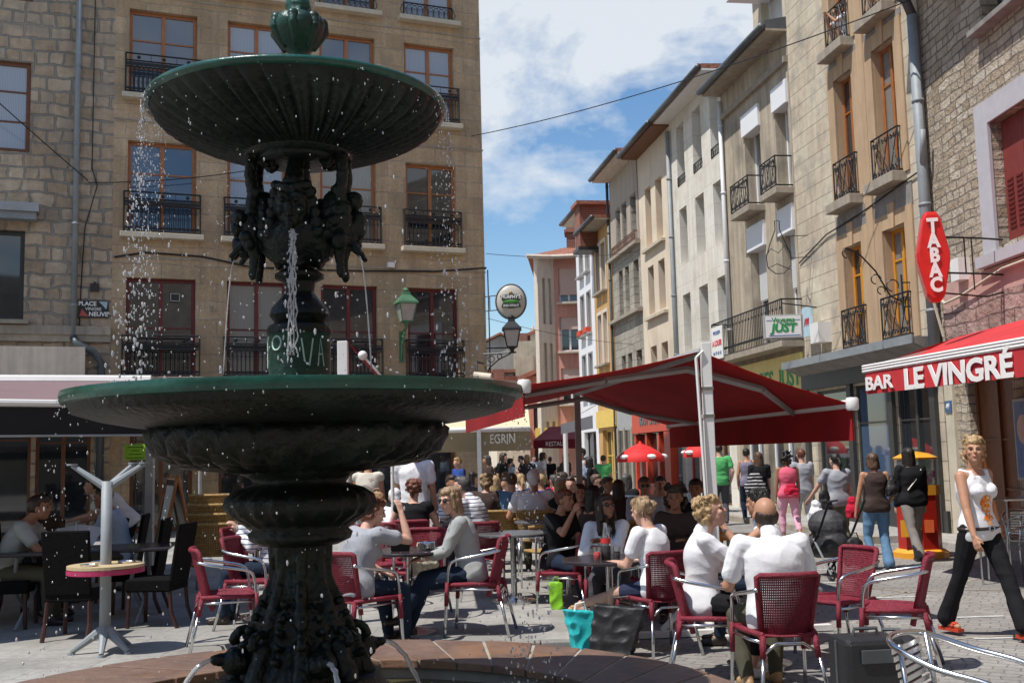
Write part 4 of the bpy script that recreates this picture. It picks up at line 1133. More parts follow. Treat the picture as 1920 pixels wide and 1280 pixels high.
# raised terrace
tp = [(0.62, 9.25), (0.42, 30), (-14, 30), (-14, 3.2), (-4.2, 3.2), (-3.3, 7.2), (-2.6, 8.6), (-1.9, 9.15), (-0.35, 9.2), (-0.3, 9.28)]
t_ = MB().prism([(x, y, 0) for x, y in tp], (0, 0, 1), -0.05, 0.10).build('terrace', 'terrace_slabs', bevel=0.012)
tag(t_, kind='structure')
kb = MB()
x = -2.3
while x < 0.5:
    wd = random.uniform(0.35, 0.6)
    kb.box(x, min(x + wd - 0.01, 0.6), 9.12 + random.uniform(0, 0.03), 9.3, -0.02, 0.104 - random.uniform(0, 0.008)); x += wd
y = 9.3
while y < 28:
    wd = random.uniform(0.5, 0.9); xx = 0.62 - (y - 9.25) * 0.0096
    kb.box(xx - 0.02, xx + 0.12 + random.uniform(0, 0.02), y, y + wd - 0.01, -0.02, 0.104 - random.uniform(0, 0.006)); y += wd
tag(kb.build('terrace_kerb', 'cement_grey', bevel=0.01), kind='structure')
sw = empty('pavement', (B0[0], B0[1], 0), rad(BTH)); sw['kind'] = 'structure'
MB().box(-32, 0.0, -1.35, 0.3, -0.05, 0.12).build('paving', 'pavement', sw)
MB().box(-32, 0.0, -1.50, -1.352, -0.05, 0.124).build('kerb', 'stone_sill', sw, bevel=0.01)
MB().box(0.0, 16, -1.0, 0.3, -0.05, 0.118).build('paving', 'pavement', sw)
# sett joints painted as pale arcs inlaid in the street
ar = MB()
for k, (cx_, cy_) in enumerate([(4.2, 8.2), (6.2, 8.8), (4.9, 11.2), (3.2, 12.0), (6.4, 12.4)]):
    R = 1.25
    pts = [(cx_ + R * math.cos(a), cy_ + R * math.sin(a)) for a in np.linspace(0.2, PI - 0.2, 16)]
    pi_ = [(cx_ + (R - 0.05) * math.cos(a), cy_ + (R - 0.05) * math.sin(a)) for a in np.linspace(0.2, PI - 0.2, 16)]
    for i in range(15):
        ar.add([(pts[i][0], pts[i][1], 0.004), (pts[i + 1][0], pts[i + 1][1], 0.004), (pi_[i + 1][0], pi_[i + 1][1], 0.004), (pi_[i][0], pi_[i][1], 0.004)], [(0, 1, 2, 3)])
mat('inlay_stone', (0.34, 0.30, 0.24), 0.9, var=0.25, nscale=8)
tag(ar.build('street_inlay', 'inlay_stone'), kind='structure')
mk = MB()
for (px_, py_, ln, an) in ((1610, 1065, 1.4, 0.1), (1560, 1092, 1.0, 0.15), (1500, 1030, 1.2, 0.1), (1660, 1120, 1.0, 0.05), (1835, 1156, 0.5, 0.05), (1870, 1196, 0.4, 0.0), (1390, 1020, 1.0, 0.2)):
    p = P(px_, py_, z=0)
    q_ = Matrix.Rotation(an, 4, 'Z')
    vs = [(-ln / 2, -0.035, 0.005), (ln / 2, -0.035, 0.005), (ln / 2, 0.035, 0.005), (-ln / 2, 0.035, 0.005)]
    mk.add([q_ @ Vector(v) + Vector((p.x, p.y, 0)) for v in vs], [(0, 1, 2, 3)])
mat('road_paint', (0.52, 0.52, 0.50), 0.8, var=0.25, nscale=12)
tag(mk.build('bay_markings', 'road_paint'), kind='structure')

# ------------------------------------------------------------ distant buildings
def farblock(label, pxl, pxr, pyt, Y, wm, th=-6, D=8, wins=(), roof=None, wglass='glass_dark', wframe='dark_trim', name='house'):
    a = P(pxl, pyt, Y=Y); b_ = P(pxr, pyt, Y=Y)
    wdt = (b_.x - a.x) / math.cos(rad(th))
    H = a.z
    e = building(name, label, (a.x, a.y), th, 0, wdt, H, D, wm, [(u0_ * wdt, u1_ * wdt, z0_ * H, z1_ * H) for u0_, u1_, z0_, z1_ in wins], reveal=0.15)
    for u0_, u1_, z0_, z1_ in wins:
        window(e, u0_ * wdt, u1_ * wdt, z0_ * H, z1_ * H, frame=wframe, glass=wglass, y=0.12, transom=(), fr=0.07)
    if roof == 'flat':
        MB().box(-0.2, wdt + 0.2, -0.3, D, H, H + 0.2).build('roof', 'tile_roof', e)
    elif roof == 'gable':
        r = MB(); r.add([(-0.3, 0, H - 0.1), (wdt + 0.3, 0, H - 0.1), (wdt * 0.55, 0, H + wdt * 0.28), (-0.3, D, H - 0.1), (wdt + 0.3, D, H - 0.1), (wdt * 0.55, D, H + wdt * 0.28)], [(0, 1, 2), (5, 4, 3), (0, 2, 5, 3), (1, 4, 5, 2), (0, 3, 4, 1)])
        r.build('gable', wm, e)
        r2 = MB()
        for s0, s1 in (((-0.5, H - 0.1), (wdt * 0.55, H + wdt * 0.30)), ((wdt * 0.55, H + wdt * 0.30), (wdt + 0.5, H - 0.1))):
            r2.add([(s0[0], -0.3, s0[1]), (s1[0], -0.3, s1[1]), (s1[0], D, s1[1]), (s0[0], D, s0[1]), (s0[0], -0.3, s0[1] + 0.18), (s1[0], -0.3, s1[1] + 0.18), (s1[0], D, s1[1] + 0.18), (s0[0], D, s0[1] + 0.18)],
                   [(0, 1, 2, 3), (4, 7, 6, 5), (0, 4, 5, 1), (1, 5, 6, 2), (2, 6, 7, 3), (3, 7, 4, 0)])
        r2.build('roof', 'tile_roof', e)
    elif roof == 'mono':
        MB().prism([(-0.4, -0.4, H - 0.3), (wdt + 0.3, -0.4, H + wdt * 0.35), (wdt + 0.3, -0.4, H + wdt * 0.35 + 0.25), (-0.4, -0.4, H - 0.05)], (0, 1, 0), 0, D).build('roof', 'tile_roof', e)
    return e
farblock('distant grey gabled house with a red tiled roof left of the street end', 895, 975, 652, 88, 'render_grey', roof='gable', th=0)
farblock('distant rubble walled house with a low roof behind the corner lantern', 890, 962, 700, 70, 'stone_far', roof='flat', th=0)
e = farblock('distant beige tenement with a chimney above the street end', 962, 1003, 640, 78, 'render_beige', th=-4, D=12)
q = MB().box(-0.2, 1.0, 0, 1.5, P(962, 640, Y=78).z, P(962, 625, Y=78).z); q.build('chimney', 'brick_red', e)
e = farblock('distant pale house with a brick parapet beside the pink house', 994, 1036, 625, 92, 'render_beige', th=0, roof='mono')
zc = P(1000, 618, Y=92).z
q = MB(); q.box(0.0, 1.6, -0.2, 1.4, zc - 1.5, zc)
for k in range(4): q.lathe([(0.12, 0), (0.1, 0.35)], 8, (0.25 + 0.4 * k, 0.5, zc))
q.build('chimney', 'render_cream', e)
farblock('low white distant house with a row of narrow windows', 944, 972, 712, 62, 'render_white', th=18, roof='flat', wins=[(0.1, 0.28, 0.35, 0.8), (0.42, 0.6, 0.35, 0.8), (0.74, 0.92, 0.35, 0.8)])
farblock('distant cream wall with bare stains below the tenement', 966, 1000, 668, 66, 'render_beige', th=-8)
farblock('small distant pink house with a tiled porch roof', 985, 1030, 705, 60, 'render_pink', th=-10, roof='mono', wins=[(0.3, 0.5, 0.5, 0.72), (0.62, 0.8, 0.5, 0.72), (0.3, 0.5, 0.15, 0.4)])
farblock('distant cream shop house with shuttered windows down the street', 930, 992, 760, 52, 'render_cream', th=5, wins=[(0.25, 0.4, 0.45, 0.9), (0.6, 0.75, 0.45, 0.9)], wglass='glass_lace', wframe='white_paint')
farblock('pale grey house closing the view at the end of the street', 1000, 1045, 745, 75, 'render_palecream', th=0, wins=[(0.1, 0.3, 0.4, 0.8), (0.45, 0.65, 0.4, 0.8), (0.1, 0.3, 0.05, 0.3)])
farblock('low brown chimney wall at the foot of the rubble house', 925, 945, 692, 58, 'brick_red', th=0, D=1.2, name='chimney_stack')

# ------------------------------------------------------------ overhead wires
def wire(pts, label, r=0.012):
    P0, P1 = Vector(pts[0]), Vector(pts[1])
    sag = pts[2]
    ps = [P0.lerp(P1, i / 16) - Vector((0, 0, sag * 4 * (i / 16) * (1 - i / 16))) for i in range(17)]
    tag(MB().tube(ps, r, 5).build('overhead_wire', 'black_iron'), label, 'wire', 'overhead wires')
wire((onA(-0.3, -0.02, 10.25), onN(1.2, -0.1, 9.4), 0.25), 'long thin wire sweeping from the corner building up to the rubble stone house')
wire((onA(0.05, 0, 7.05), onB(-20.0, -0.05, 8.95), 0.15), 'thin horizontal wire above the round pub sign', 0.008)
wire((onA(0.05, 0, 5.3), onB(-20.5, -0.05, 5.6), 0.12), 'thin horizontal wire crossing behind the round pub sign', 0.008)
wire((onA(-12.5, -1.2, 10.3), onA(-9.9, -0.05, 8.3), 0.02), 'dark wire slanting down across the stone house window', 0.014)
wire((onA(-9.9, -0.08, 8.25), onA(-5.5, -0.15, 9.0), 0.12), 'dark wire running from the downpipe behind the upper bowl', 0.012)

# CCTV camera
c_ = P(905, 705, Y=26.5)
t = empty('cctv_camera', c_, rad(-15), 'cream security camera on the corner of the tan building', 'camera')
q = MB(); q.tube([(-0.22, 0, 0.03), (0.22, 0, -0.04)], 0.095, 12); q.build('housing', 'render_palecream', t, smooth='auto')
MB().tube([(-0.15, 0, 0.1), (-0.25, 0.3, 0.4), (-0.25, 0.9, 0.4)], 0.03, 6).build('arm', 'dark_trim', t)

# ------------------------------------------------------------ awnings
def tri_arm(mb, a, b, c, w=0.03):
    mb.tube([a, b], w, 6); mb.tube([b, c], w * 0.85, 6)
# centre red double awning
fr = Vector((-0.13, 0.99, 0)).normalized()
pr = Vector((0.99, 0.13, 0)).normalized()
R0 = Vector((1.76, 9.85, 2.56)); LEN = 6.2
t = empty('double_awning', (R0.x, R0.y, 0), 0, 'large dark red two sided awning on white posts over the centre tables', 'awning')
t.location = (0, 0, 0)
right0 = P(1598, 757, Y=9.95); left0 = P(983, 724, Y=9.5)
right1 = right0 + fr * LEN; left1 = left0 + fr * LEN * 0.98
R1 = R0 + fr * LEN
def sheet(a, b, c, d, thick=0.012, sag=0.0, nu=10, nv=8):
    """a,b top edge ; d,c bottom edge"""
    m_ = MB(); vs = []; 
    for i in range(nu + 1):
        for j in range(nv + 1):
            p = a.lerp(b, i / nu).lerp(d.lerp(c, i / nu), j / nv)
            p = p - Vector((0, 0, sag * math.sin(PI * j / nv)))
            vs.append(p)
    n0 = len(vs)
    nn = (b - a).cross(d - a).normalized() * thick
    vs += [v + nn for v in vs]
    fs = []
    for i in range(nu):
        for j in range(nv):
            k = i * (nv + 1) + j
            fs.append((k, k + 1, k + nv + 2, k + nv + 1)); fs.append((n0 + k, n0 + k + nv + 1, n0 + k + nv + 2, n0 + k + 1))
    return m_.add(vs, fs)
q = sheet(R0, R1, right1, right0, sag=0.03); q.merge(sheet(R0, R1, left1, left0, sag=0.03)); q.build('canopy', 'awning_red', t, fix=False)
q = MB()
for a, b, h in ((right0, right1, 0.34), (left0, left1, 0.27)):
    a2 = a - Vector((0, 0, h)); b2 = b - Vector((0, 0, h))
    q.merge(sheet(a, b, b2, a2, nu=24, nv=2))
q.build('valance', 'awning_red', t, fix=False)
q = MB()
for a, b in ((right0, right1), (left0, left1)):
    q.tube([a, b], 0.045, 8)
    for e_ in (a, b): q.lathe([(0.05, -0.06), (0.062, -0.04), (0.062, 0.04), (0.05, 0.06)], 10, (e_.x, e_.y, e_.z))
q.build('front_bar', 'white_paint', t, smooth='auto')
q = MB()
q.tube([R0 - fr * 0.05, R1], 0.05, 8)
for i, s in enumerate((0.5, LEN - 0.6)):
    for e0, e1 in ((right0, right1), (left0, left1)):
        base = R0 + fr * s - Vector((0, 0, 0.12))
        tip = e0.lerp(e1, (s + (0.9 if i == 0 else -0.9)) / LEN)
        mid = base.lerp(tip, 0.5) + fr * (1.0 if i == 0 else -1.0) * -0.55
        mid.z -= 0.02
        tri_arm(q, base, mid, tip - Vector((0, 0, 0.03)), 0.038)
q.build('folding_arm', 'grey_paint', t, smooth='auto')
q = MB(); pf = P(1334, 1188, z=0.0); top = P(1309, 655, Y=9.8)
pf = Vector((R0.x + 0.02, R0.y - 0.06, 0)); 
q.box(pf.x - 0.045, pf.x + 0.045, pf.y - 0.045, pf.y + 0.045, 0.0, 2.64)
q.build('post', 'white_paint', t, bevel=0.006)
q = MB(); q.box(R1.x - 0.045, R1.x + 0.045, R1.y - 0.045, R1.y + 0.045, 0, 2.6); q.build('post', 'grey_paint', t)
q = MB(); q.tube([(pf.x - 0.10, pf.y - 0.06, 2.5), (pf.x - 0.06, pf.y - 0.08, 0.9)], 0.016, 6); q.tube([(pf.x - 0.10, pf.y - 0.06, 2.5), (pf.x - 0.03, pf.y - 0.06, 2.56)], 0.012, 6); q.build('crank_rod', 'white_paint', t)
q = MB()
for z in (2.2, 1.95): q.box(pf.x - 0.055, pf.x + 0.05, pf.y - 0.055, pf.y + 0.05, z, z + 0.03)
q.build('bracket', 'aluminium', t)
q = MB(); q.obox((pf.x - 0.1, pf.y, 0.035), (2.3, 0.09, 0.05), Matrix.Rotation(rad(6), 3, 'Z'))
q.obox((pf.x, pf.y + 0.4, 0.037), (0.09, 1.6, 0.05))
for s in (-1, 1): q.tube([(pf.x, pf.y, 0.55), (pf.x + s * 0.5, pf.y, 0.06)], 0.028, 6)
q.build('foot', 'white_paint', t)

# Le Vingre awning
t = empty('bar_awning', (0, 0, 0), 0, 'bright red bar awning with white lettering on the valance at right', 'awning')
a = Vector((4.50, 13.6, 2.636)); b = Vector((5.42, 8.6, 2.645))
a_w = Vector((7.4, 13.8 + 4.0, 3.42)); b_w = Vector((7.75, 8.6, 3.5))
q = sheet(a_w, b_w, b, a, sag=0.05); q.build('canopy', 'awning_red_bright', t, fix=False)
q = MB()
q.add([a, a_w, a_w - Vector((0, 0, 0.4)), a - Vector((0, 0, 0.28))], [(0, 1, 2, 3)]); q.build('side_panel', 'awning_red', t)
d_ = (b - a).normalized(); outn = Vector((d_.y, -d_.x, 0)).normalized()
q = MB()
for dz in (-0.035, 0.0, 0.032): q.tube([a - d_ * 0.05 + Vector((0, 0, dz)), b + Vector((0, 0, dz))], 0.021, 6)
q.build('front_bar', 'white_paint', t)
q = MB(); q.tube([a, a.lerp(a_w, 0.95) - Vector((0, 0, 0.1))], 0.03, 6); q.tube([b.lerp(a, 0.3), b.lerp(a, 0.3).lerp(b_w, 0.9)], 0.03, 6); q.build('folding_arm', 'grey_paint', t)
v = sheet(a - Vector((0, 0, 0.03)), b - Vector((0, 0, 0.03)), b - Vector((0, 0, 0.355)), a - Vector((0, 0, 0.325)), nu=30, nv=2)
vo = v.build('valance', 'awning_red_bright', t, fix=False)
ang = math.atan2(d_.y, d_.x)
side = Vector((d_.y, -d_.x, 0)).normalized()
if side.x > 0: side = -side
def onaw(px, py):
    # meet of the sight line with the valance plane
    d0 = P(px, py, Y=10) - Vector((0, 0, CAMZ)); n_ = side
    tt = (a - Vector((0, 0, CAMZ))).dot(n_) / d0.dot(n_)
    return Vector((0, 0, CAMZ)) + d0 * tt
p1 = onaw(1650, 721)
p2 = onaw(1791, 699)
text('lettering', 'BAR', 0.23, 'text_white', t, p1 + side * 0.02 + Vector((0, 0, 0.02)), (PI / 2, 0, ang), bold=0.007, sx=1.55)
text('lettering', 'LE VINGR\u00c9', 0.335, 'text_white', t, p2 + side * 0.02 - Vector((0, 0, 0.01)), (PI / 2, 0, ang), bold=0.012, sx=1.28)

# left mauve awning with black valance
mat('awning_mauve', (0.20, 0.13, 0.135), 0.85, var=0.08, nscale=2)
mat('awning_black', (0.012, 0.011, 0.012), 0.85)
t = empty('mauve_awning', (0, 0, 0), 0, 'mauve terrace awning with a black valance over the left tables', 'awning')
cR = P(283, 712, Y=13.7); cL = P(-60, 712, Y=12.6); fL = P(-60, 762, Y=9.3); fR = P(300, 742, Y=11.2)
cR.z = cL.z = (cR.z + cL.z) / 2
fL.z = fR.z = 2.26
fL = Vector((-7.6, 7.5, 2.26)); fR = Vector((-3.72, 10.85, 2.26))
cL = Vector((-11.6, 11.3, 2.74)); 
sheet(cL, cR, fR, fL, sag=0.02).build('canopy', 'awning_mauve', t, fix=False)
bk = Vector((-1.3, 2.9, 0))
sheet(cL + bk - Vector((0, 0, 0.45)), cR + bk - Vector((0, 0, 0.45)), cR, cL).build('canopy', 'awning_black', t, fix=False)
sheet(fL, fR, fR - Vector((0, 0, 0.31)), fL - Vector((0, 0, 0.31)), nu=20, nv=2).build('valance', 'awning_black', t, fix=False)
q = MB(); q.tube([cL, cR], 0.075, 8); q.tube([fL, fR], 0.035, 8); q.build('front_bar', 'white_paint', t, smooth='auto')
q = MB(); q.tube([fL - Vector((0, 0, 0.31)), fR - Vector((0, 0, 0.31))], 0.012, 6); q.build('hem', 'grey_paint', t)
q = MB(); q.box(cR.x - 0.05, cR.x + 0.05, cR.y - 0.04, cR.y + 0.04, 0.1, cR.z); q.box(cR.x - 0.35, cR.x + 0.35, cR.y - 0.06, cR.y + 0.06, 0.1, 0.16); q.build('post', 'grey_paint', t)
q = MB(); q.tube([cR - Vector((0.1, 0, 0.1)), fR.lerp(cR, 0.5) + Vector((-0.5, -0.1, -0.12)), fR + Vector((-0.2, 0, 0))], 0.03, 6); q.build('folding_arm', 'grey_paint', t)

# cream awning of the ice cream shop
mat('awning_cream', (0.72, 0.58, 0.38), 0.85, var=0.06, nscale=2)
mat('awning_olive', (0.30, 0.25, 0.16), 0.85, var=0.12, nscale=3)
t = empty('cream_awning', (0, 0, 0), 0, 'cream awning with olive valance and white lettering in the side street', 'awning')
a = P(790, 808, Y=20.5); b = P(994, 803, Y=21.2); a.z = b.z = (a.z + b.z) / 2
bw_ = Vector((0.0, 3.5, 0.75))
sheet(a + bw_, b + bw_, b, a, sag=0.02).build('canopy', 'awning_cream', t, fix=False)
vd = 0.42
sheet(a, b, b + Vector((0, 0.25, -vd)), a + Vector((0, 0.25, -vd)), nu=20, nv=2).build('valance', 'awning_olive', t, fix=False)
MB().tube([a, b], 0.05, 8).build('front_bar', 'white_paint', t, smooth=True)
MB().add([b, b + bw_, b + Vector((0, 2.0, -vd)), b + Vector((0, 0.25, -vd))], [(0, 1, 2, 3)]).build('side_panel', 'awning_cream', t)
m_ = P(925, 823, Y=20.9); text('lettering', 'PELLEGRIN', 0.29, 'text_white', t, (m_.x, a.lerp(b, 0.65).y - 0.0 + 0.10, m_.z), (rad(120), 0, rad(2)), bold=0.002, sx=0.62)
q = MB()
for px_ in (899, 735): 
    p = P(px_, 900, Y=20.6); q.box(p.x - 0.04, p.x + 0.04, 20.8, 20.88, 0.1, a.z)
q.build('post', 'grey_paint', t)

# folded red awning behind the fountain
t = empty('folded_awning', (0, 0, 0), 0, 'partly folded red awning on a white post behind the fountain column', 'awning')
pt = P(643, 640, Y=10.4)
q = MB(); q.box(pt.x - 0.05, pt.x + 0.05, pt.y - 0.05, pt.y + 0.05, 0.1, pt.z); q.build('post', 'white_paint', t, bevel=0.006)
A_ = pt + Vector((0.05, 0, 0)); A1 = A_ + Vector((-0.2, 3.0, 0)); B_ = P(735, 728, Y=10.5); B1 = B_ + Vector((-0.2, 3.0, 0))
sheet(A_, A1, B1, B_).build('canopy', 'awning_red', t, fix=False)
q = MB(); cp = P(680, 666, Y=10.2); q.ell(cp, (0.045, 0.06, 0.045), 12, 8); q.tube([cp, B_], 0.012, 5); q.build('arm', 'white_paint', t, smooth=True)

def pole(px_, pyb, Y, r, z0, z1, label, m='grey_paint'):
    p = P(px_, pyb, Y=Y)
    o = MB().tube([(p.x, Y, z0), (p.x, Y, z1)], r, 8).lathe([(0.2, z0), (0.2, z0 + 0.03), (0.03, z0 + 0.05)], 12, (p.x, Y, 0)).build('awning_pole', m)
    tag(o, label, 'pole')
pole(736, 900, 12.8, 0.022, 0.1, 2.3, 'thin pale pole beside the standing man in the white t-shirt', 'white_paint')
pole(375, 900, 17.5, 0.03, 0.1, 2.2, 'thin grey pole behind the gold wicker chairs')
pole(1062, 880, 27, 0.06, 0.0, 2.4, 'pale pole under the dark red parasol down the street', 'white_paint')
# small grey awning and dark red parasol down the street
t = empty('grey_awning', (0, 0, 0), 0, 'small grey and white awning seen end on below the red canopy', 'awning')
a = P(1052, 795, Y=24); b = P(1108, 765, Y=27); a2 = P(1118, 740, Y=24.5)
sheet(a + Vector((0.7, 0.6, 0.35)), b + Vector((0.9, 0.6, 0.5)), b, a).build('canopy', 'awning_olive', t, fix=False)
sheet(a, a + Vector((0.75, 0.5, 0.2)), a + Vector((0.75, 0.5, -0.1)), a - Vector((0, 0, 0.22)), nu=2, nv=2).build('valance', 'pvc_slats', t, fix=False)
mat('awning_wine', (0.22, 0.015, 0.03), 0.85)
t = empty('wine_awning', (0, 0, 0), 0, 'wine red restaurant awning farther down the street', 'awning')
a = P(1000, 828, Y=34); b = P(1088, 822, Y=33); c1 = P(1030, 800, Y=36); c2 = P(1085, 797, Y=36)
a.z = b.z
q = MB(); q.add([a, b, c2, c1], [(0, 1, 2, 3)]); q.build('canopy', 'awning_wine', t)
q = MB(); q.add([a, b, b - Vector((0, 0, 0.3)), a - Vector((0, 0, 0.25))], [(0, 1, 2, 3)]); q.build('valance', 'awning_wine', t)
text('lettering', 'RESTAURANT', 0.2, 'text_white', t, a.lerp(b, 0.6) + Vector((0, -0.06, -0.14)), (PI / 2, 0, 0), sx=0.8)

# red promotional umbrella(s)
mat('umbrella_red', (0.70, 0.02, 0.02), 0.7, var=0.06)
def umbrella(px_, py, Y, R, label):
    p = P(px_, py, Y=Y)
    t = empty('cafe_umbrella', (p.x, p.y, 0), 0, label, 'umbrella', 'red cafe umbrellas')
    z = p.z
    q = MB().lathe([(R, -0.22), (R, -0.1), (R * 0.75, 0.02), (R * 0.4, 0.14), (0.04, 0.22), (0.03, 0.28)], 16, (0, 0, z), cap=False); q.build('canopy', 'umbrella_red', t, smooth=True)
    MB().tube([(0, 0, 0), (0, 0, z + 0.2)], 0.022, 6).build('pole', 'white_paint', t)
    q = MB()
    for k in range(5):
        a_ = k * 2 * PI / 5 - 1.2; q.ell((0.93 * R * math.cos(a_), 0.93 * R * math.sin(a_), z - 0.1), (0.12, 0.12, 0.06), 8, 6)
    q.build('logo_patch', 'text_white', t)
    return t
umbrella(1201, 848, 26, 0.58, 'round red umbrella with white patches in front of the stone piers')
umbrella(1312, 840, 27, 0.42, 'second red umbrella half hidden behind the white awning post')

# vending machine
mat('vend_red', (0.42, 0.02, 0.012), 0.35, var=0.08); mat('vend_yellow', (0.80, 0.36, 0.03), 0.35, var=0.08)
mat('vend_orange', (0.62, 0.12, 0.03), 0.4)
vp = P(1737, 1046, z=0.0)
t = empty('toy_vending_machine', (vp.x, vp.y + 0.2, 0.0), rad(-12), 'red and yellow toy vending machine with a glass top by the shopfront', 'vending machine')
q = MB(); q.lathe([(0.40, 0.0), (0.40, 0.08), (0.33, 0.13)], 8); q.build('base', 'vend_yellow', t)
q = MB(); q.lathe([(0.31, 0.13), (0.31, 0.95)], 8); q.build('cabinet', 'vend_red', t)
MB().lathe([(0.325, 0.92), (0.325, 1.06)], 8).build('band', 'vend_yellow', t); MB().box(-0.3, -0.02, -0.325, -0.28, 0.32, 0.56).build('panel', 'vend_yellow', t)
q = MB(); q.box(0.03, 0.16, -0.31, -0.28, 0.38, 0.56); q.build('coin_slot', 'vend_orange', t)
m_, n_, l_, b_ = newmat('clear_dome'); b_.inputs['Base Color'].default_value = (0.8, 0.85, 0.85, 1); b_.inputs['Transmission Weight'].default_value = 0.9; b_.inputs['Roughness'].default_value = 0.03; b_.inputs['IOR'].default_value = 1.05; MATS['clear_dome'] = m_
q = MB(); q.lathe([(0.29, 1.06), (0.30, 1.45)], 8); q.build('glass_case', 'clear_dome', t)
q = MB()
for i in range(60):
    an = random.uniform(0, 2 * PI); rr = random.uniform(0.05, 0.24); q.ell((rr * math.cos(an), rr * math.sin(an), 1.09 + random.uniform(0, 0.16)), 0.035, 6, 4)
mat('toy_mix', (0.35, 0.08, 0.25), 0.5, var=0.9, nscale=9); q.build('toys', 'toy_mix', t)
q = MB(); q.lathe([(0.31, 1.44), (0.325, 1.47), (0.2, 1.53), (0.03, 1.56)], 8); q.build('cap', 'vend_yellow', t)

# ------------------------------------------------------------ the fountain
FD = 5.25
ax_ = P(563, 868, Y=FD)
FX, FY = ax_.x, FD
def zf(y): return P(563, y, Y=FD).z
K = FPX / FD
ft = empty('fountain', (FX, FY, 0), 0, 'tall green cast iron fountain with two fluted bowls and masks in the foreground', 'fountain')
def prof(lst): return [(hw / K, zf(y)) for hw, y in lst]
# finial
q = MB(); q.lathe(prof([(1, -34), (12, -30), (16, -14), (10, -4), (22, 4), (24, 16), (20, 26), (30, 30), (46, 38), (52, 52), (50, 66), (36, 88), (20, 100), (17, 112), (26, 128), (26, 150)])[::-1], 40,
                  mod=lambda a, i, r: r * (1 + (0.07 * abs(math.sin(a * 4)) if 5 < i < 12 - 4 + 4 else 0)))
q.build('finial', 'green_paint', ft, smooth=True)
q = MB()
for k in range(7):
    a_ = k * 2 * PI / 7 + 0.2; c = math.cos(a_); s = math.sin(a_)
    q.cone((c * 0.05, s * 0.05, zf(36)), 0.012, (c * 0.12, s * 0.12, zf(44)), 0.03); q.cone((c * 0.12, s * 0.12, zf(44)), 0.03, (c * 0.135, s * 0.135, zf(60)), 0.02)
    q.cone((c * 0.13, s * 0.13, zf(60)), 0.024, (c * 0.08, s * 0.08, zf(92)), 0.012)
q.build('finial_leaves', 'green_paint', ft, smooth=True)
# upper bowl
R1_ = 0.742; z1_ = zf(203)
def flute(n, amp, twist=0.0, pw=1.0):
    def f(a, i, r):
        return r * (1 - amp * (abs(math.cos(n * (a + twist * i) / 2)) ** pw))
    return f
inner = [(0.05, z1_ - 0.14), (0.3, z1_ - 0.12), (0.6, z1_ - 0.03), (R1_ - 0.02, z1_ + 0.0)]
q = MB(); q.lathe([(R1_ - 0.02, z1_ - 0.036), (R1_ + 0.002, z1_ - 0.030), (R1_ + 0.006, z1_ - 0.014), (R1_, z1_ - 0.002), (R1_ - 0.02, z1_ - 0.001)], 96, cap=False)
q.build('bowl_rim', 'green_rim', ft, smooth=True)
q = MB()
SEG = 168; NF = 42
prf = [(R1_ - 0.02, -0.03), (R1_ - 0.03, -0.05), (0.68, -0.085), (0.61, -0.125), (0.53, -0.16), (0.45, -0.19), (0.37, -0.215), (0.30, -0.235), (0.26, -0.25)]
vs = []; fs = []
for i, (r, z) in enumerate(prf):
    for j in range(SEG):
        a_ = 2 * PI * j / SEG; u = i / (len(prf) - 1)
        tw = 0.16 * u
        w_ = abs(math.sin(NF * (a_) / 2))
        dpt = 0.050 * (w_ - 0.5) * (math.sin(PI * min(1, u * 1.02)) ** 0.6 if 0 < u < 1 else 0)
        vs.append((r * math.cos(a_ + tw), r * math.sin(a_ + tw), z1_ + z - dpt))
for i in range(len(prf) - 1):
    for j in range(SEG):
        fs.append((i * SEG + j, i * SEG + (j + 1) % SEG, (i + 1) * SEG + (j + 1) % SEG, (i + 1) * SEG + j))
q.add(vs, fs)
q.lathe([(0.05, z1_ - 0.10), (0.4, z1_ - 0.08), (R1_ - 0.02, z1_ + 0.0)], 96, cap=False)
q.build('upper_bowl', 'iron_wet', ft, smooth=True)
q = MB(); q.lathe([(0.27, z1_ - 0.24), (0.265, z1_ - 0.255), (0.21, z1_ - 0.265), (0.20, z1_ - 0.28), (0.20, z1_ - 0.285), (0.06, z1_ - 0.29)], 48); q.build('bowl_collar', 'iron_wet', ft, smooth=True)
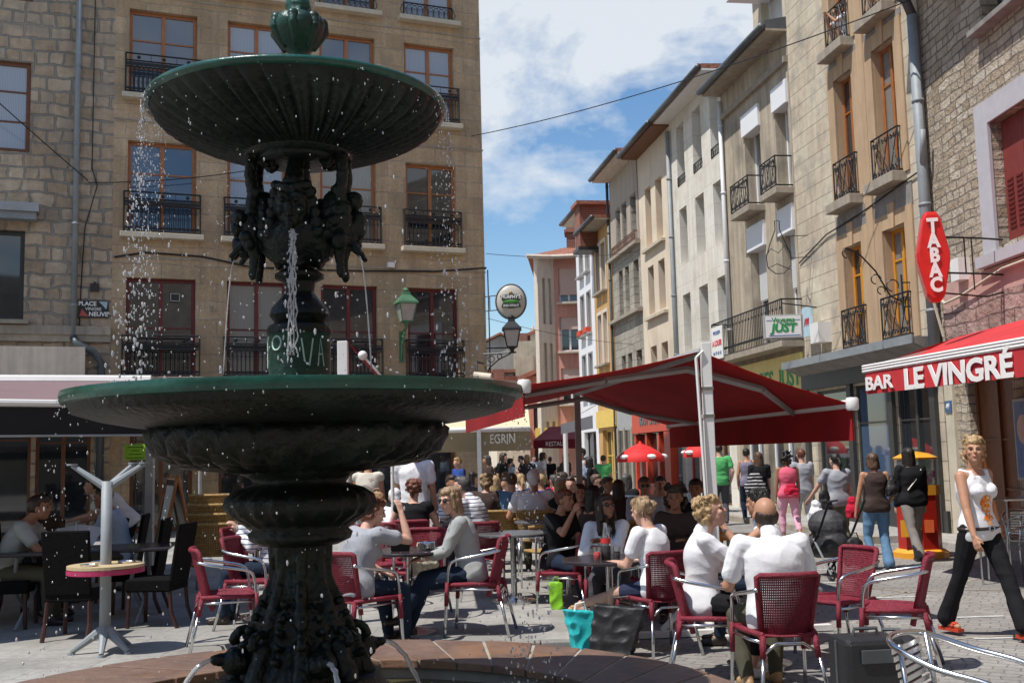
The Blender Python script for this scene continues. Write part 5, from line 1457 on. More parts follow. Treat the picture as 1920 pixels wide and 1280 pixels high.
# sculpted group with masks
q = MB()
zt, zb = zf(330), zf(512)
def ez(y): return zf(y)
q.cone((0, 0, ez(270)), 0.06, (0, 0, ez(360)), 0.055); q.cone((0, 0, ez(360)), 0.055, (0, 0, ez(400)), 0.10); q.ell((0, 0, ez(450)), (0.20, 0.20, 0.15), 20, 12); q.cone((0, 0, ez(440)), 0.16, (0, 0, ez(505)), 0.07); q.cone((0, 0, ez(505)), 0.07, (0, 0, ez(575)), 0.075)
for k in range(4):
    ro = Matrix.Rotation(k * PI / 2, 3, 'Z')
    def w_(x, y, z): return ro @ Vector((x, y, 0)) + Vector((0, 0, z))
    F = -0.175     # mask sticks out toward -Y in its own frame
    q.ell(w_(0, F, ez(400)), (0.082, 0.07, 0.115) if k % 2 == 0 else (0.07, 0.082, 0.115), 14, 10)
    q.ell(w_(0, F - 0.02, ez(425)), 0.05, 10, 8)
    q.cone(w_(0, F - 0.062, ez(392)), 0.012, w_(0, F - 0.083, ez(411)), 0.018)
    for s in (-1, 1):
        q.ell(w_(s * 0.036, F - 0.055, ez(386)), 0.024, 8, 6)
        q.ell(w_(s * 0.04, F - 0.045, ez(412)), 0.028, 8, 6)
        q.ell(w_(s * 0.034, F - 0.075, ez(396)), 0.013, 8, 6)
        for m2 in range(0 if k % 2 == 0 else 2, 5):
            q.ell(w_(s * (0.085 + 0.008 * m2), F + 0.02, ez(375 + m2 * 18)), 0.032, 8, 6)
        q.cone(w_(s * 0.02, F - 0.05, ez(372)), 0.022, w_(s * 0.075, F - 0.02, ez(365)), 0.026)
    q.ell(w_(0, F - 0.075, ez(421)), 0.017, 8, 6); q.cone(w_(0, F - 0.06, ez(436)), 0.02, w_(0, F - 0.07, ez(445)), 0.015)
    if k % 2 == 0: q.cone(w_(0, F + 0.02, ez(358)), 0.05, w_(0, -0.05, ez(300)), 0.035)
    for m2 in range(5): q.cone(w_(0.03 * (m2 - 2), F + 0.01, ez(445)), 0.022, w_(0.012 * (m2 - 2), -0.10, ez(500)), 0.016)
    # corner consoles: volutes, leaf masses and hanging claws
    r45 = Matrix.Rotation((-1 if k < 2 else 1) * (PI / 2 + (0.30 if k % 2 else -0.30)), 3, 'Z')
    def c_(r, z, off=0.0): return r45 @ Vector((off, -r, 0)) + Vector((0, 0, z))
    pts = [(0.15, 283), (0.20, 280), (0.235, 300), (0.240, 335), (0.225, 370), (0.235, 395), (0.21, 425)]
    for i in range(len(pts) - 1): q.cone(c_(pts[i][0], ez(pts[i][1])), 0.030, c_(pts[i + 1][0], ez(pts[i + 1][1])), 0.030)
    for i in range(9):
        an = i / 8 * 2 * PI; q.ell(c_(0.155 + 0.026 * math.cos(an), ez(303) + 0.026 * math.sin(an)), 0.020, 8, 6)
    for m2 in range(9):
        q.ell(c_(0.24 + random.uniform(-0.04, 0.06), ez(410 + random.uniform(-8, 55)), random.uniform(-0.06, 0.06)), random.uniform(0.028, 0.05), 8, 6)
    q.cone(c_(0.24, ez(420)), 0.05, c_(0.22, ez(480)), 0.028); q.cone(c_(0.22, ez(480)), 0.026, c_(0.225, ez(512)), 0.018); q.ell(c_(0.228, ez(515)), (0.022, 0.022, 0.035), 8, 6)
    q.cone(c_(0.26, ez(455)), 0.022, c_(0.33, ez(484)), 0.012)
for (sx, y0_, y1_) in ((-1, 380, 480), (1, 380, 470)):
    for m2 in range(10):
        q.ell((sx * (0.24 + random.uniform(-0.02, 0.06)), random.uniform(-0.1, 0.1), ez(random.uniform(y0_, y1_))), random.uniform(0.03, 0.055), 8, 6)
    q.cone((sx * 0.26, -0.02, ez(455)), 0.02, (sx * 0.325, -0.03, ez(486)), 0.011)
remesh(q, 'mask_group', 'iron_wet', ft, voxel=0.0055, smooth=1, disp=0.004, dscale=45)
# baluster and drum
q = MB(); q.lathe(prof([(28, 505), (46, 515), (46, 522), (30, 530), (27, 548), (36, 560), (52, 578), (56, 592), (46, 606), (58, 612), (62, 622), (60, 630)])[::-1], 48); q.build('baluster', 'iron_wet', ft, smooth='auto')
q = MB(); q.lathe(prof([(61, 628), (58, 634), (57, 716), (64, 722), (64, 745)])[::-1], 48); q.build('drum', 'green_paint', ft, smooth='auto')
mat('graffiti', (0.42, 0.60, 0.52), 0.5)
q = MB()
rd = 57 / K + 0.003
def dr(a_, y): return (rd * math.sin(a_), -rd * math.cos(a_), zf(y))
for strokes in ([(-1.35, 632), (-1.3, 655), (-1.28, 690)], [(-1.3, 662), (-1.05, 652)], [(-1.28, 640), (-1.0, 628)]):
    q.tube([dr(*s) for s in strokes], 0.005, 4)
q.tube([dr(-0.62 + 0.2 * math.cos(t_), 647 + 13 * math.sin(t_)) for t_ in np.linspace(0, 2 * PI, 12)], 0.005, 4)
q.tube([dr(0.25, 640), dr(0.35, 682), dr(0.5, 690), dr(0.62, 640)], 0.004, 4); q.tube([dr(0.8, 690), dr(0.9, 640), dr(1.05, 690)], 0.004, 4); q.tube([dr(0.82, 668), dr(1.0, 668)], 0.004, 4)
q.build('graffiti', 'graffiti', ft)
# lower bowl
R2_ = 1.095; z2_ = zf(738)
q = MB(); q.lathe([(R2_ - 0.04, z2_ - 0.05), (R2_ - 0.004, z2_ - 0.045), (R2_ + 0.006, z2_ - 0.02), (R2_, z2_ + 0.008), (R2_ - 0.03, z2_ + 0.004)], 120, cap=False); q.build('bowl_rim', 'green_rim', ft, smooth='auto')
q = MB()
q.lathe([(R2_ - 0.03, z2_ - 0.045), (R2_ - 0.05, z2_ - 0.09), (0.93, z2_ - 0.125), (0.80, z2_ - 0.15), (0.70, z2_ - 0.165)], 96, cap=False)
SEG = 192; NF = 28
prf = [(0.70, -0.16), (0.735, -0.185), (0.73, -0.225), (0.69, -0.275), (0.62, -0.315), (0.52, -0.34), (0.40, -0.355), (0.30, -0.365)]
vs = []; fs = []
for i, (r, z) in enumerate(prf):
    for j in range(SEG):
        a_ = 2 * PI * j / SEG; u = i / (len(prf) - 1)
        w2 = abs(math.sin(NF * (a_ + 0.5 * u) / 2)) ** 0.7
        am = 0.0 if i == 0 else 0.06
        rr = r * (1 - am + am * w2)
        vs.append((rr * math.cos(a_), rr * math.sin(a_), z2_ + z - (0.02 * w2 if i > 2 else 0)))
for i in range(len(prf) - 1):
    for j in range(SEG):
        fs.append((i * SEG + j, i * SEG + (j + 1) % SEG, (i + 1) * SEG + (j + 1) % SEG, (i + 1) * SEG + j))
q.add(vs, fs)
q.lathe([(0.10, z2_ - 0.12), (0.6, z2_ - 0.1), (R2_ - 0.03, z2_ + 0.0)], 96, cap=False)
q.build('lower_bowl', 'iron_wet', ft, smooth=True)
mw = mat('water_surface', (0.05, 0.06, 0.045), 0.04, var=0.2, bump=0.25, bscale=9, spec=0.8)
o = MB().lathe([(R2_ - 0.03, z2_ - 0.008)], 64).build('bowl_water', 'water_surface', ft)
o = MB().lathe([(R1_ - 0.03, z1_ - 0.008)], 64).build('bowl_water', 'water_surface', ft)
# collar and stem
def gad(n, amp, i0, i1): return lambda a, i, r: r * (1 - amp * abs(math.sin(n * a / 2))) if i0 <= i <= i1 else r
q = MB(); q.lathe(prof([(120, 868), (112, 885), (92, 893), (84, 905), (118, 915), (138, 928), (143, 945), (132, 962), (106, 978), (88, 990), (96, 998), (92, 1010), (70, 1020)])[::-1], 96, mod=gad(22, 0.06, 3, 8)); q.build('collar', 'iron_wet', ft, smooth=True)
q = MB()
q.cone((0, 0, zf(1000)), 0.15, (0, 0, zf(1060)), 0.12); q.cone((0, 0, zf(1060)), 0.12, (0, 0, zf(1130)), 0.16); q.cone((0, 0, zf(1130)), 0.16, (0, 0, zf(1190)), 0.23); q.cone((0, 0, zf(1190)), 0.23, (0, 0, zf(1270)), 0.30)
for k in range(8):
    a_ = k * PI / 4 + 0.2; c = math.cos(a_); s_ = math.sin(a_)
    q.cone((c * 0.13, s_ * 0.13, zf(1005)), 0.03, (c * 0.125, s_ * 0.125, zf(1080)), 0.024); q.cone((c * 0.125, s_ * 0.125, zf(1080)), 0.024, (c * 0.205, s_ * 0.205, zf(1160)), 0.034)
    for j in range(11):
        an = j / 10 * 4.4; rr = 0.062 * (1 - j / 14)
        q.ell((c * (0.25 + rr * math.cos(an)), s_ * (0.25 + rr * math.cos(an)), zf(1192) + rr * math.sin(an)), 0.026 - 0.0012 * j, 8, 6)
    q.cone((c * 0.24, s_ * 0.24, zf(1205)), 0.045, (c * 0.31, s_ * 0.31, zf(1265)), 0.045)
    a2_ = a_ + PI / 8; c2 = math.cos(a2_); s2 = math.sin(a2_)
    for j in range(5):      # upright acanthus leaves
        q.cone((c2 * (0.17 + 0.02 * j) , s2 * (0.17 + 0.02 * j), zf(1130 + 24 * j)), 0.012, (c2 * (0.20 + 0.028 * j), s2 * (0.20 + 0.028 * j), zf(1122 + 24 * j)), 0.02)
for k in range(4):
    a_ = k * PI / 2 - PI / 2 + 0.5
    q.ell((0.31 * math.cos(a_), 0.31 * math.sin(a_), zf(1225)), (0.07, 0.07, 0.065), 12, 8)
    q.cone((0.33 * math.cos(a_), 0.33 * math.sin(a_), zf(1222)), 0.04, (0.41 * math.cos(a_), 0.41 * math.sin(a_), zf(1218)), 0.024)
remesh(q, 'scrolled_pedestal', 'iron_wet', ft, voxel=0.0075, smooth=1, disp=0.007, dscale=30)
q = MB(); q.lathe([(0.46, 0.05), (0.46, zf(1300)), (0.40, zf(1285)), (0.38, zf(1262))], 48); q.build('plinth', 'iron_wet', ft, smooth='auto')

# basin
mat('coping_stone', (0.165, 0.102, 0.075), 0.6, var=0.35, nscale=3.5, bump=0.45, bscale=20, stain=(0.27, 0.125, 0.045), stain_scale=1.1)
BC = (FX + 0.06, 5.25)
bs = empty('fountain_basin', (BC[0], BC[1], 0), 0, 'round basin with reddish brown stone coping at the foot of the fountain', 'basin')
RO, RI, HB = 2.22, 1.50, 0.42
q = MB(); N = 96
def ring(q, r0_, r1_, za, zb):
    vs = []
    for j in range(N):
        a_ = 2 * PI * j / N
        for r, z in ((r0_, za), (r1_, za), (r1_, zb), (r0_, zb)): vs.append((r * math.cos(a_), r * math.sin(a_), z))
    fs = []
    for j in range(N):
        k = (j + 1) % N
        for i in range(4): fs.append((j * 4 + i, k * 4 + i, k * 4 + (i + 1) % 4, j * 4 + (i + 1) % 4))
    q.add(vs, fs)
ring(q, RI + 0.05, RO - 0.06, -0.02, HB - 0.05)
q.build('basin_wall', 'cement_grey', bs)
q = MB(); ring(q, RI + 0.015, RO - 0.015, HB - 0.05, HB - 0.008); q.build('mortar_bed', 'inlay_stone', bs)
NS = 38
for k in range(NS):
    a0 = 2 * PI * k / NS; a1 = 2 * PI * (k + 1) / NS - 0.011
    if not (math.sin(a0) > -0.45): continue
    sk = 0.24; vs = []; n_ = 5
    dz = random.uniform(-0.003, 0.003)
    for r, off, zz in ((RI, 0.0, 0), (RO, sk, 0)):
        for i in range(n_ + 1):
            an = a0 + (a1 - a0) * i / n_ + off
            for z in (HB - 0.05, HB + dz): vs.append((r * math.cos(an), r * math.sin(an), z))
    m2 = 2 * (n_ + 1); fs = []
    for i in range(n_):
        b0 = 2 * i
        fs += [(b0 + 1, b0 + 3, m2 + b0 + 3, m2 + b0 + 1), (b0, m2 + b0, m2 + b0 + 2, b0 + 2), (b0, b0 + 2, b0 + 3, b0 + 1), (m2 + b0, m2 + b0 + 1, m2 + b0 + 3, m2 + b0 + 2)]
    fs += [(0, 1, m2 + 1, m2), (2 * n_, m2 + 2 * n_, m2 + 2 * n_ + 1, 2 * n_ + 1)]
    o = MB().add(vs, fs).build('coping_slab', 'coping_stone', bs, bevel=0.006)
mat('basin_water', (0.075, 0.062, 0.028), 0.03, var=0.3, nscale=2, bump=0.35, bscale=7, spec=0.9)
o = MB().lathe([(RI + 0.06, 0.30)], 64).build('basin_water', 'basin_water'); o.location = (BC[0], BC[1], 0); tag(o, kind='structure')

# water
m_, n_, l_, b_ = newmat('water_drop'); b_.inputs['Base Color'].default_value = (0.95, 0.97, 1, 1); b_.inputs['Roughness'].default_value = 0.12; b_.inputs['Transmission Weight'].default_value = 0.7; b_.inputs['IOR'].default_value = 1.33; b_.inputs['Specular IOR Level'].default_value = 1.0; MATS['water_drop'] = m_
wd = MB()
def drop(x, y, z, r, st=1.3): wd.ell((x, y, z), (r, r, r * st), 6, 4)
R_ = random.Random(11)
def rim_fall(R, zr, a0, a1, n, zlow, spread=0.03, bias=1.6):
    for _ in range(n):
        a_ = R_.uniform(a0, a1); f_ = R_.random() ** bias
        z = zr - 0.03 - f_ * (zr - zlow)
        rr = R + 0.015 + spread * f_ * R_.uniform(-0.6, 1.6)
        a_ += R_.gauss(0, 0.012)
        drop(FX + rr * math.cos(a_), FY + rr * math.sin(a_), z, R_.choice((0.0016, 0.0022, 0.003, 0.0044)) * (0.7 + 0.8 * f_), R_.uniform(1, 2.6))
# angle 0 = +x, pi = -x, -pi/2 = toward the camera
rim_fall(R1_, z1_, rad(165), rad(215), 950, z2_, 0.10)
rim_fall(R1_, z1_, rad(215), rad(300), 120, z2_, 0.08)
rim_fall(R1_, z1_, rad(-25), rad(25), 380, z2_, 0.10)
rim_fall(R1_, z1_, rad(60), rad(150), 150, z2_, 0.10)
rim_fall(R1_, z1_, rad(300), rad(330), 60, z2_, 0.1)
rim_fall(R2_, z2_, rad(165), rad(235), 150, 0.35, 0.14)
rim_fall(R2_, z2_, rad(-35), rad(30), 420, 0.35, 0.14, 1.0)
rim_fall(R2_, z2_, rad(235), rad(325), 130, 0.35, 0.16)
rim_fall(R2_, z2_, rad(30), rad(150), 160, 0.35, 0.16)
for _ in range(520):      # splash round the stem
    a_ = R_.uniform(0, 2 * PI); rr = abs(R_.gauss(0.12, 0.35)) + 0.05
    drop(FX + rr * math.cos(a_), FY + rr * math.sin(a_), R_.uniform(z2_, z2_ + 0.95) if R_.random() < 0.6 else R_.uniform(0.3, z2_), R_.choice((0.0018, 0.0025, 0.0035, 0.005)), 1.2)
for _ in range(160):      # beads bouncing on the lower rim
    a_ = R_.uniform(0, 2 * PI); drop(FX + R_.uniform(0.7, 1.1) * math.cos(a_), FY + R_.uniform(0.7, 1.1) * math.sin(a_), z2_ + abs(R_.gauss(0, 0.03)), R_.uniform(0.003, 0.008), 0.8)
o = wd.build('water_drops', 'water_drop', smooth=True, fix=False); tag(o, kind='stuff')
st = MB()
def stream(p0, v, tmax, r, brk=0.0, n=14):
    pts = []
    for i in range(n):
        t = tmax * i / (n - 1)
        pts.append((p0[0] + v[0] * t + R_.gauss(0, brk), p0[1] + v[1] * t + R_.gauss(0, brk), p0[2] + v[2] * t - 4.9 * t * t))
    st.tube(pts, [r * R_.uniform(0.75, 1.25) for _ in range(n)], 6)
F_ = -0.27
for k in range(4): stream((FX + 0.02 + 0.004 * k, FY + F_, zf(452)), (0.03 * (k - 1.5), -0.1, -0.2), 0.33, 0.0035, 0.0035, 26)
for i in range(170):
    t_ = R_.random() ** 0.8 * 0.34
    wd2 = 0.004 + 0.022 * (t_ / 0.34)
    st.ell((FX + 0.02 + R_.gauss(0, wd2), FY + F_ - 0.10 * t_ + R_.gauss(0, wd2), zf(452) - 0.2 * t_ - 4.9 * t_ * t_), (R_.uniform(0.0018, 0.005), 0.004, R_.uniform(0.004, 0.014)), 6, 4)
stream((FX + 0.305, FY - 0.05, zf(486)), (0.17, -0.05, 0.0), 0.34, 0.0035)
stream((FX - 0.31, FY - 0.05, zf(488)), (-0.15, -0.03, 0.0), 0.34, 0.003)
for k in range(4):
    a_ = k * PI / 2 - PI / 2 + 0.5
    stream((FX + 0.41 * math.cos(a_), FY + 0.41 * math.sin(a_), zf(1218)), (0.9 * math.cos(a_), 0.9 * math.sin(a_), 0.1), 0.26, 0.012, 0.003)
o = st.build('water_jets', 'water_drop', smooth=True); tag(o, kind='stuff')

# unseen house added behind the camera to cut sky fill; windows reflect it
rb_ops = [(x, x + 1.3, z, z + 2.2) for x in np.arange(3, 58, 4.0) for z in (3.8, 7.2, 10.6)]
rb = building('unseen_fill_house', 'unseen tan plastered house added behind the camera to hold back sky light', (32, -22), 180, 0, 62, 14, 9, 'render_beige', [tuple(float(v) for v in o_) for o_ in rb_ops], reveal=0.2)

# ------------------------------------------------------------ furniture
TZ = 0.10
def place(root, px, Y, phi, z=None):
    x = PX(px, Y)
    if z is None: z = TZ if x < 0.55 and Y > 9.2 or x < -3 else 0.0
    root.location = (x, Y, z); root.rotation_euler = (0, 0, rad(phi - 90))
    return root
def woven_panel(mb, fn, nu, nv, r=0.006, ru=None):
    for i in range(nu + 1):
        mb.tube([fn(i / nu, j / 6) for j in range(7)], r, 4)
    for j in range(nv + 1):
        mb.tube([fn(i / 8, j / nv) for i in range(9)], ru or r, 4)
def red_chair():
    t = empty('wicker_armchair')
    def back(u, v):
        a = (u - 0.5) * 2; wv = 0.165 + 0.04 * v
        return (a * wv, -0.20 - 0.09 * v + 0.05 * a * a, 0.45 + 0.37 * v)
    q = MB(); woven_panel(q, back, 34, 22, 0.005, 0.0045); q.build('backrest', 'red_wicker', t)
    q = MB(); q.tube([back(0, -0.3), back(0, 0.5), back(0, 1)] + [back(u, 1.03) for u in np.linspace(0.05, 0.95, 7)] + [back(1, 1), back(1, 0.5), back(1, -0.3)], 0.021, 8); q.build('back_frame', 'red_wicker', t, smooth=True)
    def seat(u, v):
        a = (u - 0.5) * 2
        return (a * (0.18 + 0.045 * v), -0.21 + 0.42 * v, 0.445 - 0.012 * (1 - a * a))
    q = MB(); woven_panel(q, seat, 26, 22, 0.008); q.box(-0.195, 0.195, -0.2, 0.2, 0.426, 0.434); q.build('seat', 'red_wicker', t)
    q = MB(); q.tube([(-0.175, -0.215, 0.445), (-0.225, 0.0, 0.45), (-0.235, 0.2, 0.445), (0, 0.235, 0.44), (0.235, 0.2, 0.445), (0.225, 0, 0.45), (0.175, -0.215, 0.445)], 0.02, 8); q.build('seat_frame', 'red_wicker', t, smooth=True)
    for s in (-1, 1):
        q = MB(); q.tube(smooth_pts([(s * 0.26, 0.25, 0.0), (s * 0.25, 0.22, 0.44), (s * 0.25, 0.20, 0.60), (s * 0.262, 0.15, 0.655), (s * 0.275, 0.02, 0.685), (s * 0.255, -0.15, 0.715), (s * 0.205, -0.25, 0.74)], 3), 0.0135, 8); q.build('armrest', 'aluminium', t, smooth=True)
        q = MB(); q.tube([(s * 0.25, 0.22, 0.47), (s * 0.253, 0.232, 0.27)], 0.019, 8); q.build('leg_wrap', 'red_wicker', t, smooth=True)
        q = MB(); q.tube([(s * 0.175, -0.21, 0.44), (s * 0.185, -0.235, 0.30)], 0.021, 8); q.build('leg_wrap', 'red_wicker', t, smooth=True)
        q = MB(); q.tube([(s * 0.185, -0.235, 0.32), (s * 0.23, -0.31, 0.0)], 0.0135, 8); q.build('leg', 'aluminium', t, smooth=True)
        q = MB(); q.tube([(s * 0.245, 0.2, 0.405), (s * 0.23, -0.1, 0.405), (s * 0.18, -0.21, 0.40)], 0.011, 6); q.build('stretcher', 'aluminium', t, smooth=True)
    q = MB(); q.tube([(-0.18, -0.235, 0.33), (-0.09, -0.22, 0.39), (0.09, -0.22, 0.39), (0.18, -0.235, 0.33)], 0.012, 6); q.build('back_brace', 'aluminium', t, smooth=True)
    return t
def set_lab(t, label, cat, group):
    t['label'] = label; t['category'] = cat
    if group: t['group'] = group
proto = red_chair(); first = [True]
RC = 'red wicker armchairs with aluminium arms'
def chair(px, Y, phi, label, z=None):
    t = proto if first[0] else copy_tree(proto)
    first[0] = False
    place(t, px, Y, phi, z); set_lab(t, label, 'chair', RC)
    return t
chair(425, 9.2, 20, 'empty red wicker chair at the left beside the fountain stem', TZ)
chair(478, 10.3, 350, 'red wicker chair just behind the leftmost empty red chair', TZ)
chair(470, 11.8, 340, 'red wicker chair under the striped sleeve left of the fountain', TZ)
chair(672, 9.05, 50, 'red wicker chair under the woman in grey t-shirt', 0.06)
chair(890, 9.65, 172, 'red wicker chair under the woman in grey cardigan', TZ)
chair(790, 10.7, 265, 'empty red wicker chair facing us behind the cafe table with the camera', TZ)
chair(700, 11.5, 300, 'red wicker chair turned to the right behind the woman in grey t-shirt', TZ)
chair(738, 12.3, 60, 'red wicker chair left of the red haired woman in black', TZ)
chair(775, 12.7, 85, 'red wicker chair under the red haired woman in black', TZ)
chair(898, 12.0, 92, 'shaded red wicker chair seen from behind near the empty grey table', TZ)
chair(1060, 11.2, 150, 'red wicker chair under the woman in the black t-shirt', 0.0)
chair(1135, 10.5, 272, 'red wicker chair under the woman in the white open shirt', 0.0)
chair(1222, 9.1, 112, 'red wicker chair under the woman with the hair bun', 0.0)
chair(1316, 8.05, 352, 'red wicker chair under the curly haired woman in white polo', 0.0)
chair(1442, 7.35, 95, 'red wicker chair under the bald man, seen from behind', 0.0)
chair(1428, 9.35, 190, 'red wicker chair under the woman in white tank top with cigarette', 0.0)
chair(1556, 8.75, 205, 'red wicker chair behind the bald man and facing the table', 0.0)
chair(1660, 8.2, 158, 'empty red wicker chair pulled out at the right of the bald man', 0.0)
chair(1268, 11.0, 255, 'red wicker chair under the dark curly haired woman in the shade', 0.0)

# tables
def table(name, px, Y, R, m, label, n=None, h=0.73, z=None, thick=0.03, base='aluminium', twist=0.0, edge=None):
    t = empty(name, label=label, cat='table'); place(t, px, Y, 90 + twist, z)
    seg = n or 40
    q = MB(); q.lathe([(R - 0.012, h - thick), (R, h - thick * 0.7), (R, h - thick * 0.3), (R - 0.01, h)], seg); q.build('table_top', m, t)
    q = MB(); q.lathe([(0.032, 0.05), (0.032, h - thick)], 12); q.build('column', base, t, smooth='auto')
    q = MB(); q.lathe([(0.25, 0.0), (0.25, 0.02), (0.05, 0.05), (0.04, 0.09)], 24)
    q.build('foot', base, t, smooth='auto')
    return t
t1 = table('cafe_table', 765, 9.75, 0.38, 'table_dark', 'dark round cafe table with camera and purse between the two women', z=TZ)
mat('table_grey', (0.16, 0.16, 0.165), 0.25, 0.3, var=0.1)
table('cafe_table', 958, 11.6, 0.38, 'table_grey', 'empty grey round cafe table with steel pedestal in the middle', z=TZ)
table('cafe_table', 1135, 9.55, 0.44, 'table_dark', 'dark octagonal cafe table with bottle and glasses', n=8, z=0.0, twist=22)
table('cafe_table', 1405, 8.45, 0.40, 'table_dark', 'dark cafe table between the bald man and the curly haired woman', z=0.0)
table('cafe_table', 1060, 12.1, 0.36, 'table_dark', 'dark table in front of the woman in the black t-shirt', z=0.0)
table('cafe_table', 1010, 13.6, 0.33, 'table_grey', 'small grey table beside the man in the white cap', z=TZ)
table('cafe_table', 480, 10.9, 0.34, 'table_dark', 'dark round table partly hidden left of the fountain stem', z=TZ)
table('cafe_table', 862, 13.4, 0.36, 'table_dark', 'dark round table with wine glasses left of the man in striped shirt', z=TZ)
table('cafe_table', 1215, 13.0, 0.36, 'wood_amber', 'tan wooden table in front of the man in light blue shirt', z=0.0)
table('cafe_table', 1360, 11.8, 0.36, 'wood_amber', 'tan wooden table behind the white awning post', z=0.0)
def onT(px, Y, h, z): return Vector((PX(px, Y), Y, h + z))
p = onT(782, 9.7, 0.733, TZ)
q = MB(); q.box(-0.07, 0.07, -0.03, 0.03, 0, 0.07); q.lathe([(0.03, 0), (0.03, 0.05)], 12, (0.0, -0.04, 0.01)); o = q.build('camera', 'aluminium', bevel=0.008); o.location = p + Vector((0.08, 0, 0)); tag(o, 'silver compact camera on the dark round cafe table', 'camera')
q = MB(); q.box(-0.08, 0.08, -0.05, 0.05, 0, 0.09); q.tube(arc((0, 0, 0.09), 0.05, 0, PI, 8), 0.008, 5); o = q.build('purse', 'black_wicker', bevel=0.02); o.location = p + Vector((-0.16, -0.02, 0)); tag(o, 'small black purse beside the silver camera', 'purse')
m_, n_, l_, b_ = newmat('clear_glass'); b_.inputs['Base Color'].default_value = (0.9, 0.95, 0.95, 1); b_.inputs['Transmission Weight'].default_value = 0.95; b_.inputs['Roughness'].default_value = 0.02; b_.inputs['IOR'].default_value = 1.2; MATS['clear_glass'] = m_
mat('cola', (0.02, 0.006, 0.004), 0.1); mat('label_red', (0.55, 0.03, 0.03), 0.5)
def bottle(p, label, s=1.0):
    t = empty('bottle', p, 0, label, 'bottle')
    MB().lathe([(0.03 * s, 0), (0.032 * s, 0.05 * s), (0.03 * s, 0.12 * s), (0.014 * s, 0.19 * s), (0.013 * s, 0.235 * s)], 16).build('glass', 'clear_glass', t, smooth=True)
    MB().lathe([(0.026 * s, 0.004), (0.028 * s, 0.05 * s), (0.027 * s, 0.085 * s)], 12).build('drink', 'cola', t, smooth=True)
    MB().lathe([(0.0325 * s, 0.105 * s), (0.0305 * s, 0.135 * s)], 16, cap=False).build('label', 'label_red', t)
def glass(p, label, fill='cola', stem=False):
    t = empty('drinking_glass', p, 0, label, 'glass', 'glasses on the cafe tables')
    if stem:
        MB().lathe([(0.032, 0), (0.004, 0.008), (0.004, 0.09), (0.03, 0.12), (0.036, 0.17), (0.03, 0.2)], 14, cap=False).build('bowl', 'clear_glass', t, smooth=True)
    else:
        MB().lathe([(0.028, 0), (0.034, 0.11)], 14, cap=False).build('tumbler', 'clear_glass', t, smooth=True)
        MB().lathe([(0.025, 0.004), (0.030, 0.07)], 12).build('drink', fill, t, smooth=True)
bottle(onT(1130, 9.42, 0.733, 0), 'glass cola bottle with red label on the octagonal table', 1.35)
glass(onT(1113, 9.38, 0.733, 0), 'glass with red drink left of the cola bottle', 'label_red')
glass(onT(1150, 9.40, 0.733, 0), 'glass with dark drink right of the cola bottle')
glass(onT(852, 13.3, 0.733, TZ), 'left stemmed wine glass before the man in striped shirt', stem=True)
glass(onT(866, 13.4, 0.733, TZ), 'right stemmed wine glass before the man in striped shirt', stem=True)

# steel stand with ring table (left)
mat('ply_edge', (0.55, 0.42, 0.24), 0.5, var=0.1); mat('pink_edge', (0.45, 0.03, 0.11), 0.5)
p = P(196, 1222, z=TZ)
t = empty('standing_table', (p.x, p.y, TZ), 0, 'steel post with round shelf table and three upturned arms at left', 'standing table')
MB().tube([(0, 0, 0.12), (0, 0, 1.42)], 0.045, 20).build('post', 'zinc', t, smooth=True)
q = MB(); q.lathe([(0.05, 0.70), (0.31, 0.70), (0.31, 0.725), (0.05, 0.725)], 40); q.build('shelf', 'ply_edge', t)
q = MB(); q.lathe([(0.313, 0.655), (0.313, 0.695)], 40, cap=False); q.lathe([(0.30, 0.655), (0.30, 0.695)], 40, cap=False); q.build('shelf_band', 'pink_edge', t)
for i_, a_ in enumerate((0.6, 2.2, 4.2)):
    q = MB().lathe([(0.07, 0.727), (0.075, 0.742), (0.068, 0.742), (0.06, 0.732)], 16)
    o = q.build('ashtray', 'aluminium'); o.location = t.location + Vector((0.17 * math.cos(a_), 0.17 * math.sin(a_), 0)); tag(o, 'round metal ashtray %s on the ring shaped shelf at left' % ['at the right back', 'at the left back', 'at the front'][i_], 'ashtray', 'ashtrays on the ring shelf')
for a_ in (rad(180), rad(25), rad(65)):
    q = MB(); c = math.cos(a_); s = math.sin(a_)
    q.tube([(0, 0, 1.36), (c * 0.30, s * 0.30, 1.56)], [0.035, 0.02], 8); q.lathe([(0.045, 1.56), (0.045, 1.575)], 12, (c * 0.3, s * 0.3, 0)); q.build('arm', 'zinc', t, smooth='auto')
for a_ in (rad(200), rad(285), rad(335), rad(60)):
    q = MB(); c = math.cos(a_); s = math.sin(a_)
    q.tube([(0, 0, 0.20), (c * 0.26, s * 0.26, 0.02)], [0.045, 0.02], 8); q.lathe([(0.035, 0), (0.03, 0.02)], 10, (c * 0.26, s * 0.26, 0)); q.build('leg', 'zinc', t, smooth='auto')

